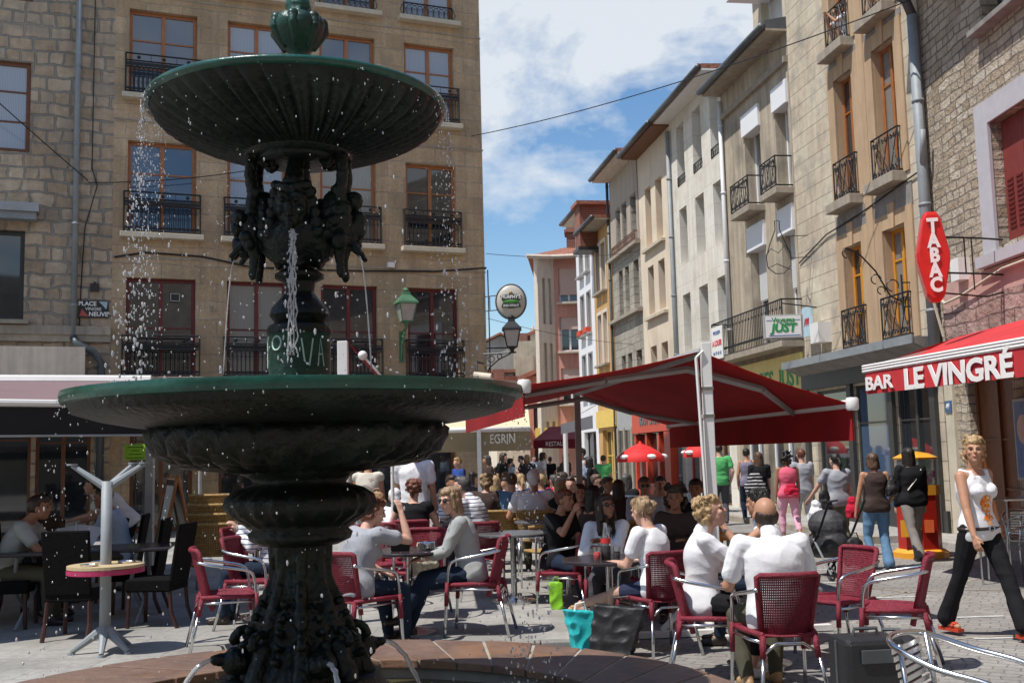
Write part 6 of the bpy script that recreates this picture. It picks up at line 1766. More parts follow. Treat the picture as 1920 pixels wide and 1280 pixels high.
# black chairs and tables under the mauve awning
mat('leather_dk', (0.05, 0.016, 0.013), 0.5)
def black_chair():
    t = empty('dining_chair')
    q = MB(); q.prism([(-0.21, -0.21, 0.40), (0.21, -0.21, 0.40), (0.22, -0.30, 0.98), (-0.22, -0.30, 0.98)], (0, 1, 0), -0.02, 0.02); q.build('backrest', 'black_wicker', t, bevel=0.015)
    MB().box(-0.22, 0.22, -0.22, 0.23, 0.34, 0.46).build('seat', 'black_wicker', t, bevel=0.015)
    for s in (-1, 1):
        MB().tube([(s * 0.19, 0.2, 0.35), (s * 0.2, 0.21, 0)], 0.02, 6).build('leg', 'leather_dk', t)
        MB().tube([(s * 0.19, -0.2, 0.35), (s * 0.2, -0.22, 0.15), (s * 0.2, -0.28, 0)], 0.02, 6).build('leg', 'leather_dk', t)
    return t
bp0 = black_chair()
for i, (px_, Y, ph, lb) in enumerate([(298, 10.6, 175, 'black dining chair at the right end of the dark terrace table'), (262, 11.6, 185, 'second black dining chair behind the one at the table end'), (225, 12.6, 190, 'black dining chair under the man in the blue shirt'),
                                      (22, 10.7, 10, 'black dining chair under the man in the grey shirt'), (90, 11.6, 300, 'black dining chair at the far left side of the dark table'), (150, 10.0, 90, 'black dining chair with its back to us behind the steel post'), (0, 11.3, 330, 'black dining chair at the left edge of the picture')]):
    t = bp0 if i == 0 else copy_tree(bp0)
    place(t, px_, Y, ph, TZ); set_lab(t, lb, 'chair', 'black dining chairs under the mauve awning')
t = empty('dining_table', (PX(160, 10.9), 10.9, TZ), rad(12), 'long dark terrace table under the mauve awning', 'table')
MB().box(-0.85, 0.85, -0.4, 0.4, 0.70, 0.735).build('table_top', 'table_dark', t, bevel=0.01)
for s in (-1, 1):
    q = MB(); q.tube([(s * 0.55, -0.35, 0), (s * 0.55 + 0.1, 0.0, 0.35), (s * 0.55, 0.35, 0.7)], 0.02, 6); q.tube([(s * 0.55, 0.35, 0), (s * 0.55 - 0.1, 0, 0.35), (s * 0.55, -0.35, 0.7)], 0.02, 6)
    q.build('crossed_legs', 'zinc', t)
mat('paper', (0.62, 0.64, 0.66), 0.8, var=0.1)
q = MB(); q.add([(-0.25, 0, 0), (0, 0, 0.05), (0.25, 0, 0), (0.25, 0.3, 0.16), (0, 0.3, 0.2), (-0.25, 0.3, 0.16)], [(0, 1, 4, 3 + 2), (1, 2, 3, 4)])
o = q.build('newspaper', 'paper'); o.location = (PX(130, 11), 11.0, TZ + 0.75); sm = o.modifiers.new('t', 'SOLIDIFY'); sm.thickness = 0.006; tag(o, 'open newspaper standing on the dark terrace table', 'newspaper')
bottle(Vector((PX(145, 10.75), 10.75, TZ + 0.736)), 'clear bottle with pink label on the dark terrace table', 1.1)
glass(Vector((PX(165, 10.8), 10.8, TZ + 0.736)), 'dark glass right of the clear bottle on the terrace table')

# gold wicker chairs, stacked
def gold_chair():
    t = empty('stacking_chair')
    def back(u, v):
        a = (u - 0.5) * 2
        return (a * (0.19 + 0.05 * v), -0.21 - 0.05 * v + 0.05 * a * a, 0.46 + 0.36 * v)
    q = MB(); woven_panel(q, back, 16, 12, 0.008); q.add([back(0.02, 0), back(0.98, 0), back(0.98, 1), back(0.02, 1)], [(0, 1, 2, 3)]); q.tube([back(u, 1) for u in np.linspace(0, 1, 8)], 0.022, 6); q.build('backrest', 'gold_wicker', t)
    q = MB(); q.box(-0.21, 0.21, -0.21, 0.21, 0.43, 0.455); q.build('seat', 'gold_wicker', t, bevel=0.01)
    for s in (-1, 1):
        q = MB(); q.tube([(s * 0.24, 0.23, 0), (s * 0.24, 0.22, 0.62), (s * 0.26, 0.1, 0.68), (s * 0.26, -0.2, 0.7)], 0.013, 6); q.build('armrest', 'aluminium', t, smooth=True)
        q = MB(); q.tube([(s * 0.2, -0.22, 0.45), (s * 0.23, -0.27, 0)], 0.013, 6); q.build('leg', 'aluminium', t, smooth=True)
        q = MB(); q.tube([(s * 0.26, 0.12, 0.70), (s * 0.26, -0.2, 0.72)], 0.02, 6); q.build('arm_pad', 'gold_wicker', t, smooth=True)
    return t
gp = gold_chair(); k = 0
nm = ['lowest', 'second', 'third', 'topmost']
for (px_, Y, ph, n_, where) in [(398, 13.2, 92, 4, 'near stack of gold wicker chairs'), (455, 15.3, 100, 3, 'far stack of gold wicker chairs by the fountain collar')]:
    for j in range(n_):
        t = gp if k == 0 else copy_tree(gp); k += 1
        place(t, px_, Y, ph, TZ + 0.115 * j); t.location.y += 0.02 * j
        set_lab(t, '%s chair in the %s' % (nm[j] if j < n_ - 1 else 'topmost', where), 'chair', 'stacked gold wicker chairs')
for (px_, Y, ph, lb, z_) in [(1000, 14.3, 88, 'gold wicker chair under the man in the white cap', TZ), (935, 14.6, 100, 'gold wicker chair behind the man in the striped shirt', TZ), (1165, 13.3, 95, 'gold wicker chair before the table of the man in blue', 0), (1205, 14.2, 265, 'gold wicker chair under the man in the light blue shirt', 0),
                             (1100, 13.0, 100, 'gold wicker chair under the woman with bare shoulders', 0), (1020, 12.6, 200, 'gold wicker chair with steel legs left of the black t-shirt woman', TZ)]:
    t = copy_tree(gp); place(t, px_, Y, ph, z_); set_lab(t, lb, 'chair', 'gold wicker chairs at the tables')
# menu A-board
t = empty('menu_board', (PX(325, 14.8), 14.8, TZ), rad(-62), 'orange framed folding menu board beside the gold chairs', 'menu board')
for s in (-1, 1):
    q = MB()
    for x in (-0.33, 0.33): q.tube([(x, s * 0.28, 0), (x, 0, 1.4)], 0.024, 6)
    for u in (0.12, 0.97): q.tube([(-0.33, s * 0.28 * (1 - u), 1.4 * u), (0.33, s * 0.28 * (1 - u), 1.4 * u)], 0.024, 6)
    q.build('board_frame', 'wood_orange', t)
    q = MB(); q.add([(-0.31, s * 0.235, 0.2), (0.31, s * 0.235, 0.2), (0.31, s * 0.01, 1.35), (-0.31, s * 0.01, 1.35)], [(0, 1, 2, 3)]); q.build('board_panel', 'dark_trim', t)
    q = MB()
    for u0_, u1_ in ((0.3, 0.52), (0.56, 0.9)):
        q.add([(-0.25, s * (0.24 * (1 - u0_) + 0.015), 1.4 * u0_), (0.25, s * (0.24 * (1 - u0_) + 0.015), 1.4 * u0_), (0.25, s * (0.24 * (1 - u1_) + 0.015), 1.4 * u1_), (-0.25, s * (0.24 * (1 - u1_) + 0.015), 1.4 * u1_)], [(0, 1, 2, 3)])
    q.build('menu_sheet', 'paper', t)
mat('note_green', (0.32, 0.62, 0.03), 0.7)
g_ = P(254, 847, Y=16.5)
t = empty('green_notice', g_, 0, 'bright green paper notice hanging behind the left awning post', 'notice')
MB().box(-0.17, 0.17, -0.005, 0.005, -0.12, 0.12).build('sheet', 'note_green', t)
q = MB()
for i, wd_ in enumerate((0.12, 0.06, 0.1, 0.13)): q.box(-wd_, wd_, -0.008, -0.005, 0.07 - 0.055 * i, 0.08 - 0.055 * i)
q.build('lettering', 'text_black', t)
MB().box(-0.01, 0.01, 0.005, 0.02, -1.9, 0.4).build('stake', 'dark_trim', t)

# aluminium chairs at right
def alu_chair():
    t = empty('aluminium_chair')
    q = MB(); q.tube(smooth_pts([(-0.26, 0.24, 0), (-0.26, 0.24, 0.55), (-0.275, 0.16, 0.665), (-0.275, -0.08, 0.72), (-0.2, -0.28, 0.785), (0, -0.345, 0.80), (0.2, -0.28, 0.785), (0.275, -0.08, 0.72), (0.275, 0.16, 0.665), (0.26, 0.24, 0.55), (0.26, 0.24, 0)]), 0.0135, 10); q.build('arm_loop', 'aluminium', t, smooth=True)
    for s in (-1, 1):
        MB().tube([(s * 0.18, -0.26, 0.79), (s * 0.19, -0.22, 0.44), (s * 0.23, -0.28, 0)], 0.0125, 8).build('leg', 'aluminium', t, smooth=True)
    q = MB()
    for k in range(13): q.obox((0, -0.2 + 0.034 * k, 0.44), (0.42, 0.024, 0.008))
    q.build('seat_slats', 'aluminium', t)
    q = MB()
    for k in range(9): q.obox((0, -0.235 - 0.007 * k, 0.5 + 0.032 * k), (0.37, 0.006, 0.022))
    q.build('back_slats', 'aluminium', t)
    return t
ac = alu_chair()
place(ac, 1800, 4.75, 322, 0.0); set_lab(ac, 'large polished aluminium chair cut by the lower right corner', 'chair', 'aluminium chairs')
for px_, Y, ph, lb in ((1885, 12.6, 190, 'aluminium chair behind the woman in the white tank top'), (1915, 13.6, 250, 'aluminium chair at the right edge by the bar door')):
    t = copy_tree(ac); place(t, px_, Y, ph, 0.0); set_lab(t, lb, 'chair', 'aluminium chairs')
for i in range(4):
    t = copy_tree(ac); place(t, 1150 + 22 * i, 17.6 + 0.5 * (i % 2), 95, 0.14 * (i % 2)); set_lab(t, ['leftmost', 'second', 'third', 'rightmost'][i] + ' of the stacked aluminium chairs behind the man in light blue', 'chair', 'stacked aluminium chairs')
t = empty('cafe_table', (PX(1905, 12.9), 12.9, 0), 0, 'tall aluminium table at the right edge by the bar', 'table')
MB().box(-0.35, 0.3, -0.35, 0.35, 0.98, 1.0).build('table_top', 'aluminium', t)
for x, y in ((-0.3, -0.3), (0.25, -0.3), (0.25, 0.3), (-0.3, 0.3)): MB().tube([(x, y, 0), (x, y, 0.98)], 0.014, 6).build('leg', 'aluminium', t)
# suitcases
mat('case_black', (0.018, 0.018, 0.02), 0.5, bump=0.3, bscale=90)
t = empty('suitcase', (PX(1602, 6.6), 6.6, 0.0), rad(8), 'black hard suitcase on the cobbles in the lower right corner', 'suitcase')
MB().box(-0.19, 0.19, -0.14, 0.14, 0.03, 0.52).build('shell', 'case_black', t, bevel=0.035)
q = MB(); q.tube([(-0.08, 0, 0.52), (-0.07, 0, 0.56), (0.07, 0, 0.56), (0.08, 0, 0.52)], 0.011, 6); q.build('handle', 'zinc_dark', t)
q = MB(); q.box(-0.195, 0.195, -0.012, 0.012, 0.06, 0.5); q.build('seam', 'zinc_dark', t)
q = MB(); q.box(-0.1, 0.1, -0.155, -0.14, 0.38, 0.46); q.build('pocket', 'zinc_dark', t, bevel=0.005)
t = empty('travel_bag', (PX(1650, 6.9), 6.9, 0.0), rad(-14), 'black soft travel bag behind the black suitcase', 'bag')
MB().box(-0.16, 0.16, -0.11, 0.11, 0.0, 0.46).build('body', 'case_black', t, bevel=0.05)
q = MB(); q.tube([(-0.06, 0, 0.45), (-0.05, 0, 0.50), (0.05, 0, 0.50), (0.06, 0, 0.45)], 0.012, 6); q.build('handle', 'zinc_dark', t)
# bags on the ground
mat('bag_teal', (0.03, 0.52, 0.53), 0.45, var=0.1, bump=0.6, bscale=9); mat('bag_green', (0.22, 0.52, 0.02), 0.5, var=0.1, bump=0.5, bscale=9); mat('bag_black', (0.014, 0.013, 0.014), 0.55, var=0.3, bump=0.5, bscale=14)
def bagmesh(name, px, Y, z, w, d, h, m, label, lean=0.0, strap=True, rz=0, flat=False):
    t = empty(name, (PX(px, Y), Y, z), rad(rz), label, 'bag')
    q = MB(); q.ell((0, 0, h * 0.35), (w / 2, d / 2, h * 0.36), 16, 10); q.ell((lean, 0, h * 0.72), (w * 0.36, d * 0.3, h * 0.28), 12, 8); q.box(-w * 0.42, w * 0.42, -d * 0.4, d * 0.4, 0.0, h * 0.4)
    if flat:
        q = MB(); a_, b_, c_, d_ = w * 0.38, d * 0.5, w * 0.5, d * 0.22
        q.add([(-a_, -b_, 0), (a_, -b_, 0), (a_, b_, 0), (-a_, b_, 0), (-c_ + lean, -d_, h), (c_ * 0.8 + lean, -d_, h * 0.93), (c_ * 0.8 + lean, d_, h * 0.93), (-c_ + lean, d_, h)], [(0, 3, 2, 1), (4, 5, 6, 7), (0, 1, 5, 4), (1, 2, 6, 5), (2, 3, 7, 6), (3, 0, 4, 7)])
    remesh(q, 'body', m, t, 0.01 if flat else 0.012, 2 if flat else 4, disp=0.013 if flat else 0.010, dscale=8 if flat else 11, ridge=True)
    if strap:
        q = MB(); q.tube([(lean - w * 0.2, 0, h * 0.85), (lean - w * 0.15, 0, h * 1.12), (lean + w * 0.1, 0, h * 1.15), (lean + w * 0.2, 0, h * 0.85)], 0.008, 6); q.build('strap', m if m != 'bag_teal' else 'text_white', t)
    return t
bagmesh('shopping_bag', 1088, 9.15, 0.0, 0.30, 0.16, 0.36, 'bag_teal', 'turquoise shopping bag by the kerb under the sandal', flat=True, lean=-0.04, rz=20)
bagmesh('leather_bag', 1132, 8.95, 0.0, 0.46, 0.26, 0.42, 'bag_black', 'slumped black leather bag beside the turquoise bag', lean=0.12, flat=True, rz=-15)
bagmesh('shopping_bag', 1036, 11.0, TZ, 0.16, 0.08, 0.28, 'bag_green', 'lime green bag under the chair of the black t-shirt woman', flat=True)
mat('bag_cream', (0.55, 0.5, 0.38), 0.8, var=0.35, nscale=30, bump=0.5, bscale=30)
bagmesh('handbag', 790, 10.25, TZ + 0.46, 0.32, 0.15, 0.26, 'bag_cream', 'cream textured handbag on the empty red chair', rz=20)

# ------------------------------------------------------------ people
def skinmat(name, c):
    m = mat(name, c, 0.5, var=0.10, nscale=9, bump=0.08, bscale=40, spec=0.35)
    b = m.node_tree.nodes['Principled BSDF']
    b.inputs['Subsurface Weight'].default_value = 0.08
    b.inputs['Subsurface Radius'].default_value = (0.02, 0.008, 0.004)
    return name
skinmat('skin_fair', (0.58, 0.34, 0.25)); skinmat('skin_tan', (0.46, 0.24, 0.15)); skinmat('skin_mid', (0.34, 0.165, 0.10))
def hairmat(name, c, c2=None):
    c2 = c2 or [x * 0.45 for x in c]
    m, n, l, b = newmat(name)
    t = n.new('ShaderNodeTexCoord'); mp = n.new('ShaderNodeMapping'); mp.inputs['Scale'].default_value = (60, 60, 7)
    no = n.new('ShaderNodeTexNoise'); no.inputs['Scale'].default_value = 1.6; no.inputs['Detail'].default_value = 5
    r = n.new('ShaderNodeValToRGB'); r.color_ramp.elements[0].position = 0.35; r.color_ramp.elements[1].position = 0.65
    r.color_ramp.elements[0].color = c4(c2); r.color_ramp.elements[1].color = c4(c)
    l.new(t.outputs['Object'], mp.inputs['Vector']); l.new(mp.outputs[0], no.inputs['Vector']); l.new(no.outputs['Fac'], r.inputs['Fac']); l.new(r.outputs['Color'], b.inputs['Base Color'])
    bp = n.new('ShaderNodeBump'); bp.inputs['Strength'].default_value = 0.7; bp.inputs['Distance'].default_value = 0.01
    l.new(no.outputs['Fac'], bp.inputs['Height']); l.new(bp.outputs[0], b.inputs['Normal'])
    b.inputs['Roughness'].default_value = 0.45
    MATS[name] = m
    return name
hairmat('hair_black', (0.02, 0.015, 0.013)); hairmat('hair_brown', (0.13, 0.07, 0.04)); hairmat('hair_dark', (0.05, 0.028, 0.018))
hairmat('hair_blond', (0.50, 0.34, 0.17), (0.26, 0.16, 0.07)); hairmat('hair_light', (0.42, 0.29, 0.16), (0.18, 0.11, 0.06)); hairmat('hair_auburn', (0.22, 0.07, 0.035), (0.07, 0.022, 0.012)); hairmat('hair_grey', (0.10, 0.09, 0.085))
for nm_, c in dict(c_white=(0.78, 0.78, 0.80), c_grey=(0.34, 0.35, 0.38), c_heather=(0.36, 0.37, 0.36), c_black=(0.015, 0.015, 0.017), c_jeans=(0.018, 0.028, 0.05), c_jeans_light=(0.13, 0.24, 0.38), c_pink=(0.70, 0.13, 0.20),
                   c_pinktrouser=(0.72, 0.38, 0.48), c_green=(0.10, 0.42, 0.14), c_khaki=(0.09, 0.085, 0.06), c_brown=(0.065, 0.045, 0.04), c_taupe=(0.24, 0.22, 0.205), c_blue=(0.42, 0.52, 0.66), c_orange=(0.85, 0.26, 0.03),
                   c_navy=(0.03, 0.035, 0.07), c_cream=(0.6, 0.56, 0.48), c_lightgrey=(0.50, 0.51, 0.52), c_red=(0.5, 0.02, 0.05), c_darkgrey=(0.07, 0.07, 0.08), c_olive=(0.13, 0.14, 0.1), c_bluedeep=(0.03, 0.07, 0.28), c_purple=(0.22, 0.2, 0.28)).items():
    cloth(nm_, c)
mat('leather_tan', (0.42, 0.26, 0.13), 0.5); mat('leather_red', (0.5, 0.05, 0.02), 0.5); mat('leather_dark', (0.03, 0.02, 0.018), 0.4); mat('lens', (0.01, 0.008, 0.008), 0.05, spec=0.9)
mat('lip', (0.42, 0.13, 0.11), 0.45); mat('eye_dark', (0.04, 0.03, 0.03), 0.2)
# stripes and prints
def stripemat(name, c1, c2, sc):
    m, n, l, b = newmat(name)
    t = n.new('ShaderNodeTexCoord'); w_ = n.new('ShaderNodeTexWave'); w_.bands_direction = 'Z'; w_.inputs['Scale'].default_value = sc; w_.inputs['Distortion'].default_value = 1.2
    r = n.new('ShaderNodeValToRGB'); r.color_ramp.elements[0].position = 0.12; r.color_ramp.elements[1].position = 0.2; r.color_ramp.elements[0].color = c4(c1); r.color_ramp.elements[1].color = c4(c2)
    l.new(t.outputs['Object'], w_.inputs['Vector']); l.new(w_.outputs['Color'], r.inputs['Fac']); l.new(r.outputs['Color'], b.inputs['Base Color']); b.inputs['Roughness'].default_value = 0.9
    MATS[name] = m
stripemat('c_striped', (0.12, 0.13, 0.2), (0.74, 0.75, 0.78), 7); stripemat('c_bandstripe', (0.6, 0.6, 0.6), (0.02, 0.02, 0.02), 5)

def ik(a, b, l1, l2, pole):
    a = Vector(a); b = Vector(b); d = b - a; L = d.length
    if L > (l1 + l2) * 0.999:
        b = a + d.normalized() * (l1 + l2) * 0.999; d = b - a; L = d.length
    L = max(L, abs(l1 - l2) + 0.02)
    dn = d.normalized(); x = (l1 * l1 - l2 * l2 + L * L) / (2 * L); h = math.sqrt(max(0, l1 * l1 - x * x))
    pl = Vector(pole); pl = pl - dn * pl.dot(dn)
    pl = pl.normalized() if pl.length > 1e-5 else dn.orthogonal().normalized()
    return a + dn * x + pl * h, b
def loft(mb, secs, seg=32):
    """secs: (centre, right, fwd, half width, half depth)"""
    vs = []; fs = []
    for c, rt, fw, w_, d_ in secs:
        for j in range(seg):
            t = 2 * PI * j / seg
            ct, st_ = math.cos(t), math.sin(t)
            k = (abs(ct) ** 2.5 + abs(st_) ** 2.5) ** (-1 / 2.5)
            vs.append(c + rt * (w_ * ct * k) + fw * (d_ * st_ * k))
    n = len(secs)
    for i in range(n - 1):
        for j in range(seg):
            fs.append((i * seg + j, i * seg + (j + 1) % seg, (i + 1) * seg + (j + 1) % seg, (i + 1) * seg + j))
    fs.append(tuple(range(seg))[::-1]); fs.append(tuple(range((n - 1) * seg, n * seg)))
    mb.add(vs, fs)
def person(label, px, Y, phi, z=None, H=1.70, sit=False, f=False, lean=0.0, side=0.0, head=(0, 0), hL=None, hR=None, fL=None, fR=None, seat=0.45,
           top='tee', tm='c_white', bot='trousers', bm_='c_jeans', shoes='leather_dark', skin='skin_fair', hair='short', hm='hair_brown', q=1, glasses=None, fat=1.0, flare=0.0, x=None, eLp=None, eRp=None, curl=0.5, collar=False, sandal=False):
    """q: 0 near, 1 mid, 2 far"""
    s = H / 1.7
    vx = (0.0065, 0.011, 0.02)[q]
    t = empty('person', label=label, cat='person')
    if x is None: x = PX(px, Y)
    if z is None: z = TZ if x < 0.55 else 0.0
    t.location = (x, Y, z); t.rotation_euler = (0, 0, rad(phi - 90))
    g = 0.93 if f else 1.0
    up = Vector((math.sin(side), math.sin(lean), math.cos(lean) * math.cos(side))).normalized()
    rt = Vector((1, 0, 0)); rt = (rt - up * rt.dot(up)).normalized(); fw = up.cross(rt)
    PV = Vector((0, -0.06 if sit else 0, (seat + 0.095) if sit else 0.92 * s))
    def T(a, w_=0.0, d_=0.0): return PV + up * (a * s) + rt * (w_ * s) + fw * (d_ * s)
    swd = (0.155 if f else 0.178) * fat
    shL, shR = T(0.445, -swd), T(0.445, swd)
    N = T(0.505)
    # head
    hy, hp = rad(head[0]), rad(head[1])
    Rh = Matrix.Rotation(hy, 3, 'Z') @ Matrix.Rotation(-hp, 3, 'X')
    HC = N + up * (0.135 * s) + Vector((0, 0.02, 0.0)) + Rh @ Vector((0, 0.015, 0))
    def Hd(a, b, c): return HC + Rh @ (Vector((a, b, c)) * s)
    # arms
    LA, LF = 0.285 * s, 0.25 * s
    if hL is None: hL = (shL.x - 0.05, shL.y + 0.06, shL.z - 0.52)
    if hR is None: hR = (shR.x + 0.05, shR.y + 0.06, shR.z - 0.52)
    eL, wL = ik(shL, hL, LA, LF, eLp or (-0.45, -0.5, -0.8)); eR, wR = ik(shR, hR, LA, LF, eRp or (0.45, -0.5, -0.8))
    # legs
    hw_ = 0.088 * s
    hpL, hpR = PV + Vector((-hw_, 0, -0.02)), PV + Vector((hw_, 0, -0.02))
    LT, LS = 0.43 * s, 0.41 * s
    if fL is None: fL = (-0.12, 0.42, 0.08) if sit else (-0.09, 0.0, 0.08)
    if fR is None: fR = (0.12, 0.40, 0.08) if sit else (0.09, 0.0, 0.08)
    kL, aL = ik(hpL, fL, LT, LS, (-0.12, 1, 0.35)); kR, aR = ik(hpR, fR, LT, LS, (0.12, 1, 0.35))
    wst = 0.118 if f else 0.14
    SECS = [(-0.10, 0.150, 0.100), (-0.03, 0.172 if f else 0.16, 0.115), (0.06, 0.150, 0.108), (0.14, wst, 0.098), (0.22, wst + 0.012, 0.100), (0.31, 0.148 if f else 0.162, 0.112), (0.38, 0.150 if f else 0.168, 0.108), (0.44, 0.125, 0.085), (0.485, 0.07, 0.06)]
    def torso(mb, e, a0, a1, low=0.0):
        ss = []
        ks = [k for k in SECS if a0 <= k[0] <= a1]
        for a, w_, d_ in (tuple(v_) for v_ in smooth_pts(ks, 5)):
            ee = e + low * max(0.0, min(1.0, (0.34 - a) / 0.3))
            ss.append((T(a, 0, -0.01 * max(0.0, min(1.0, a / 0.25))), rt, fw, (w_ * fat + ee) * s, (d_ * (fat * 1.3 - 0.3) + ee) * s))
        loft(mb, ss)
        if f:
            for sg in (-1, 1): mb.ell(T(0.31, sg * 0.068, 0.085), (0.062 * s + e, 0.055 * s + e, 0.058 * s + e), 12, 8)
        elif fat > 1.1:
            mb.ell(T(0.1, 0, 0.06), (0.14 * fat, 0.10 * fat, 0.14), 14, 10)
    def arm(mb, sh, el, wr, e, u=1.0, lo=1.0):
        a_ = g * s
        mb.cone(T(0.40, 0.05 if sh is shR else -0.05), 0.07 * a_ + e, sh, 0.052 * a_ + e)
        e1 = sh.lerp(el, u)
        mb.cone(sh, 0.052 * a_ + e, e1, (0.052 - 0.012 * u) * a_ + e)
        if u >= 1.0 and lo > 0:
            mid = el.lerp(wr, 0.3)
            mb.cone(el, 0.038 * a_ + e, mid, 0.039 * a_ + e); mb.cone(mid, 0.039 * a_ + e, el.lerp(wr, lo), (0.039 - 0.013 * lo) * a_ + e)
    def leg(mb, hp, kn, an, e, lo=1.0, fl=0.0):
        a_ = (0.96 if f else 1.0) * s
        mb.cone(hp, 0.094 * a_ * (fat * 0.6 + 0.4) + e, kn, 0.058 * a_ + e)
        if lo > 0:
            mid = kn.lerp(an, min(0.35, lo))
            mb.cone(kn, 0.057 * a_ + e, mid, 0.056 * a_ + e)
            if lo > 0.35: mb.cone(mid, 0.056 * a_ + e, kn.lerp(an, lo), (0.056 - 0.02 * lo) * a_ + e + fl)
    # body
    b = MB()
    torso(b, 0, -0.2, 0.6)
    b.cone(T(0.47, 0, -0.01), 0.058 * g * s, HC - Rh @ Vector((0, 0.02, 0.05)) * s, 0.052 * g * s)
    arm(b, shL, eL, wL, 0); arm(b, shR, eR, wR, 0)
    leg(b, hpL, kL, aL, 0); leg(b, hpR, kR, aR, 0)
    for an in (aL, aR):
        b.cone(an + Vector((0, -0.03, -0.04)), 0.03 * s, an + Vector((0, 0.13 * s, -0.055)), 0.022 * s); b.cone(an, 0.034 * s, an + Vector((0, 0.04, -0.03)), 0.034 * s)
    b.ell(Hd(0, -0.01, 0.025), (0.074 * s, 0.093 * s, 0.092 * s), 18, 12, Rh); b.ell(Hd(0, 0.022, -0.035), (0.056 * s, 0.068 * s, 0.078 * s), 16, 10, Rh)
    b.cone(Hd(0, 0.06, -0.085), 0.026 * s, Hd(0, 0.04, -0.09), 0.03 * s)
    b.cone(Hd(0, 0.088, 0.012), 0.009 * s, Hd(0, 0.103, -0.022), 0.0135 * s)
    for sg in (-1, 1):
        b.ell(Hd(sg * 0.034, 0.062, -0.02), (0.024 * s,) * 3, 10, 6); b.cone(Hd(sg * 0.012, 0.086, 0.022), 0.009 * s, Hd(sg * 0.042, 0.074, 0.024), 0.009 * s)
        b.ell(Hd(sg * 0.074, -0.005, -0.01), (0.012 * s, 0.02 * s, 0.032 * s), 8, 6, Rh)
    b.ell(Hd(0, 0.086, -0.055), (0.02 * s, 0.009 * s, 0.009 * s), 8, 6, Rh)
    # hands
    for sg, el, wr in ((-1, eL, wL), (1, eR, wR)):
        d = (wr - el).normalized()
        sd = Vector((sg * -1, 0, 0)); sd = (sd - d * sd.dot(d)); sd = sd.normalized() if sd.length > 0.2 else d.orthogonal().normalized()
        if abs(d.z) > 0.8: ac_ = Vector((0, 1, 0))
        else: ac_ = Vector((-sg, 0, 0))
        ac_ = (ac_ - d * ac_.dot(d)).normalized()      # across the palm towards the thumb
        pn = d.cross(ac_)
        if pn.z > 0 and abs(d.z) < 0.8: pn = -pn
        if abs(d.z) >= 0.8 and pn.x * sg > 0: pn = -pn
        hs = 0.98 * g * s
        for o_ in (-0.022, 0, 0.022):
            b.cone(wr + ac_ * (o_ * 0.5), 0.017 * hs, wr + d * (0.078 * hs) + ac_ * (o_ * hs), 0.0135 * hs, 8)
        cr_ = 0.9 * curl
        for i_, (o_, ln) in enumerate(((0.031, 0.068), (0.011, 0.076), (-0.011, 0.07), (-0.031, 0.055))):
            p0 = wr + d * (0.08 * hs) + ac_ * (o_ * hs)
            p1 = p0 + (d * math.cos(cr_ * 0.5) + pn * math.sin(cr_ * 0.5)) * (ln * 0.5 * hs)
            p2 = p1 + (d * math.cos(cr_ * 1.6) + pn * math.sin(cr_ * 1.6)) * (ln * 0.5 * hs)
            rr = (0.0092 if q == 0 else 0.0105) * hs
            b.cone(p0, rr, p1, rr * 0.95, 8); b.cone(p1, rr * 0.95, p2, rr * 0.8, 8)
        p0 = wr + d * (0.025 * hs) + ac_ * (0.025 * hs); p1 = p0 + (d * 0.7 + ac_ * 0.6 + pn * 0.3).normalized() * (0.042 * hs); p2 = p1 + (d * 0.95 + pn * 0.3).normalized() * (0.034 * hs)
        b.cone(p0, 0.014 * hs, p1, 0.0115 * hs, 8); b.cone(p1, 0.0115 * hs, p2, 0.009 * hs, 8)
    remesh(b, 'body', skin, t, vx, 1 if q == 2 else 2)
    e = 0.011
    fd = (0.0055, 0.007, 0.006)[q]; sed = x * 3.1 + Y
    # upper clothing
    c = MB()
    if top in ('tank', 'vest'):
        torso(c, e, -0.1, 0.44 if top == 'tank' else 0.5, 0.006)
        if top == 'tank':
            for sg in (-1, 1):
                for yy in (0.052, -0.062):
                    c.cone(T(0.42, sg * 0.078, yy * 1.2), 0.026, T(0.475, sg * 0.088, yy), 0.017)
                c.cone(T(0.475, sg * 0.088, 0.052), 0.017, T(0.488, sg * 0.09, -0.062), 0.017)
    else:
        torso(c, e, -0.1, 0.5, 0.014 if top != 'polo' else 0.01)
        u, lo = {'tee': (0.55, 0), 'polo': (0.6, 0), 'shirt': (0.7, 0), 'sleeveless': (0.10, 0), 'long': (1.0, 0.97), 'roll': (1.0, 0.45)}[top]
        ee = e + (0.012 if top in ('tee', 'shirt') else 0.005)
        arm(c, shL, eL, wL, ee, u, lo); arm(c, shR, eR, wR, ee, u, lo)
        if collar or top == 'polo': c.cone(T(0.49, 0, -0.02), 0.066, T(0.525, 0, -0.012), 0.062)
    remesh(c, 'shirt', tm, t, vx, 5, disp=fd * 1.3, dscale=5.5, dstretch=(1.0, 1.0, 1.5), seed=sed, ridge=True)
    # lower clothing
    c = MB()
    ss = []
    for a, w_, d_ in SECS[:3]: ss.append((T(a), rt, fw, (w_ * fat + 0.008) * s, (d_ * (fat * 1.3 - 0.3) + 0.008) * s))
    loft(c, ss)
    if bot == 'skirt':
        c.cone(hpL, 0.11 * s, kL.lerp(hpL, 0.25), 0.09 * s); c.cone(hpR, 0.11 * s, kR.lerp(hpR, 0.25), 0.09 * s); c.cone(hpL.lerp(hpR, 0.5), 0.1 * s, kL.lerp(kR, 0.5).lerp(PV, 0.25), 0.1 * s)
    else:
        lo = {'trousers': 0.97, 'capri': 0.7, 'shorts': 0.0}[bot]
        for hp_, kn, an in ((hpL, kL, aL), (hpR, kR, aR)):
            leg(c, hp_, kn if bot != 'shorts' else hp_.lerp(kn, 0.7), an, 0.012, lo, flare)
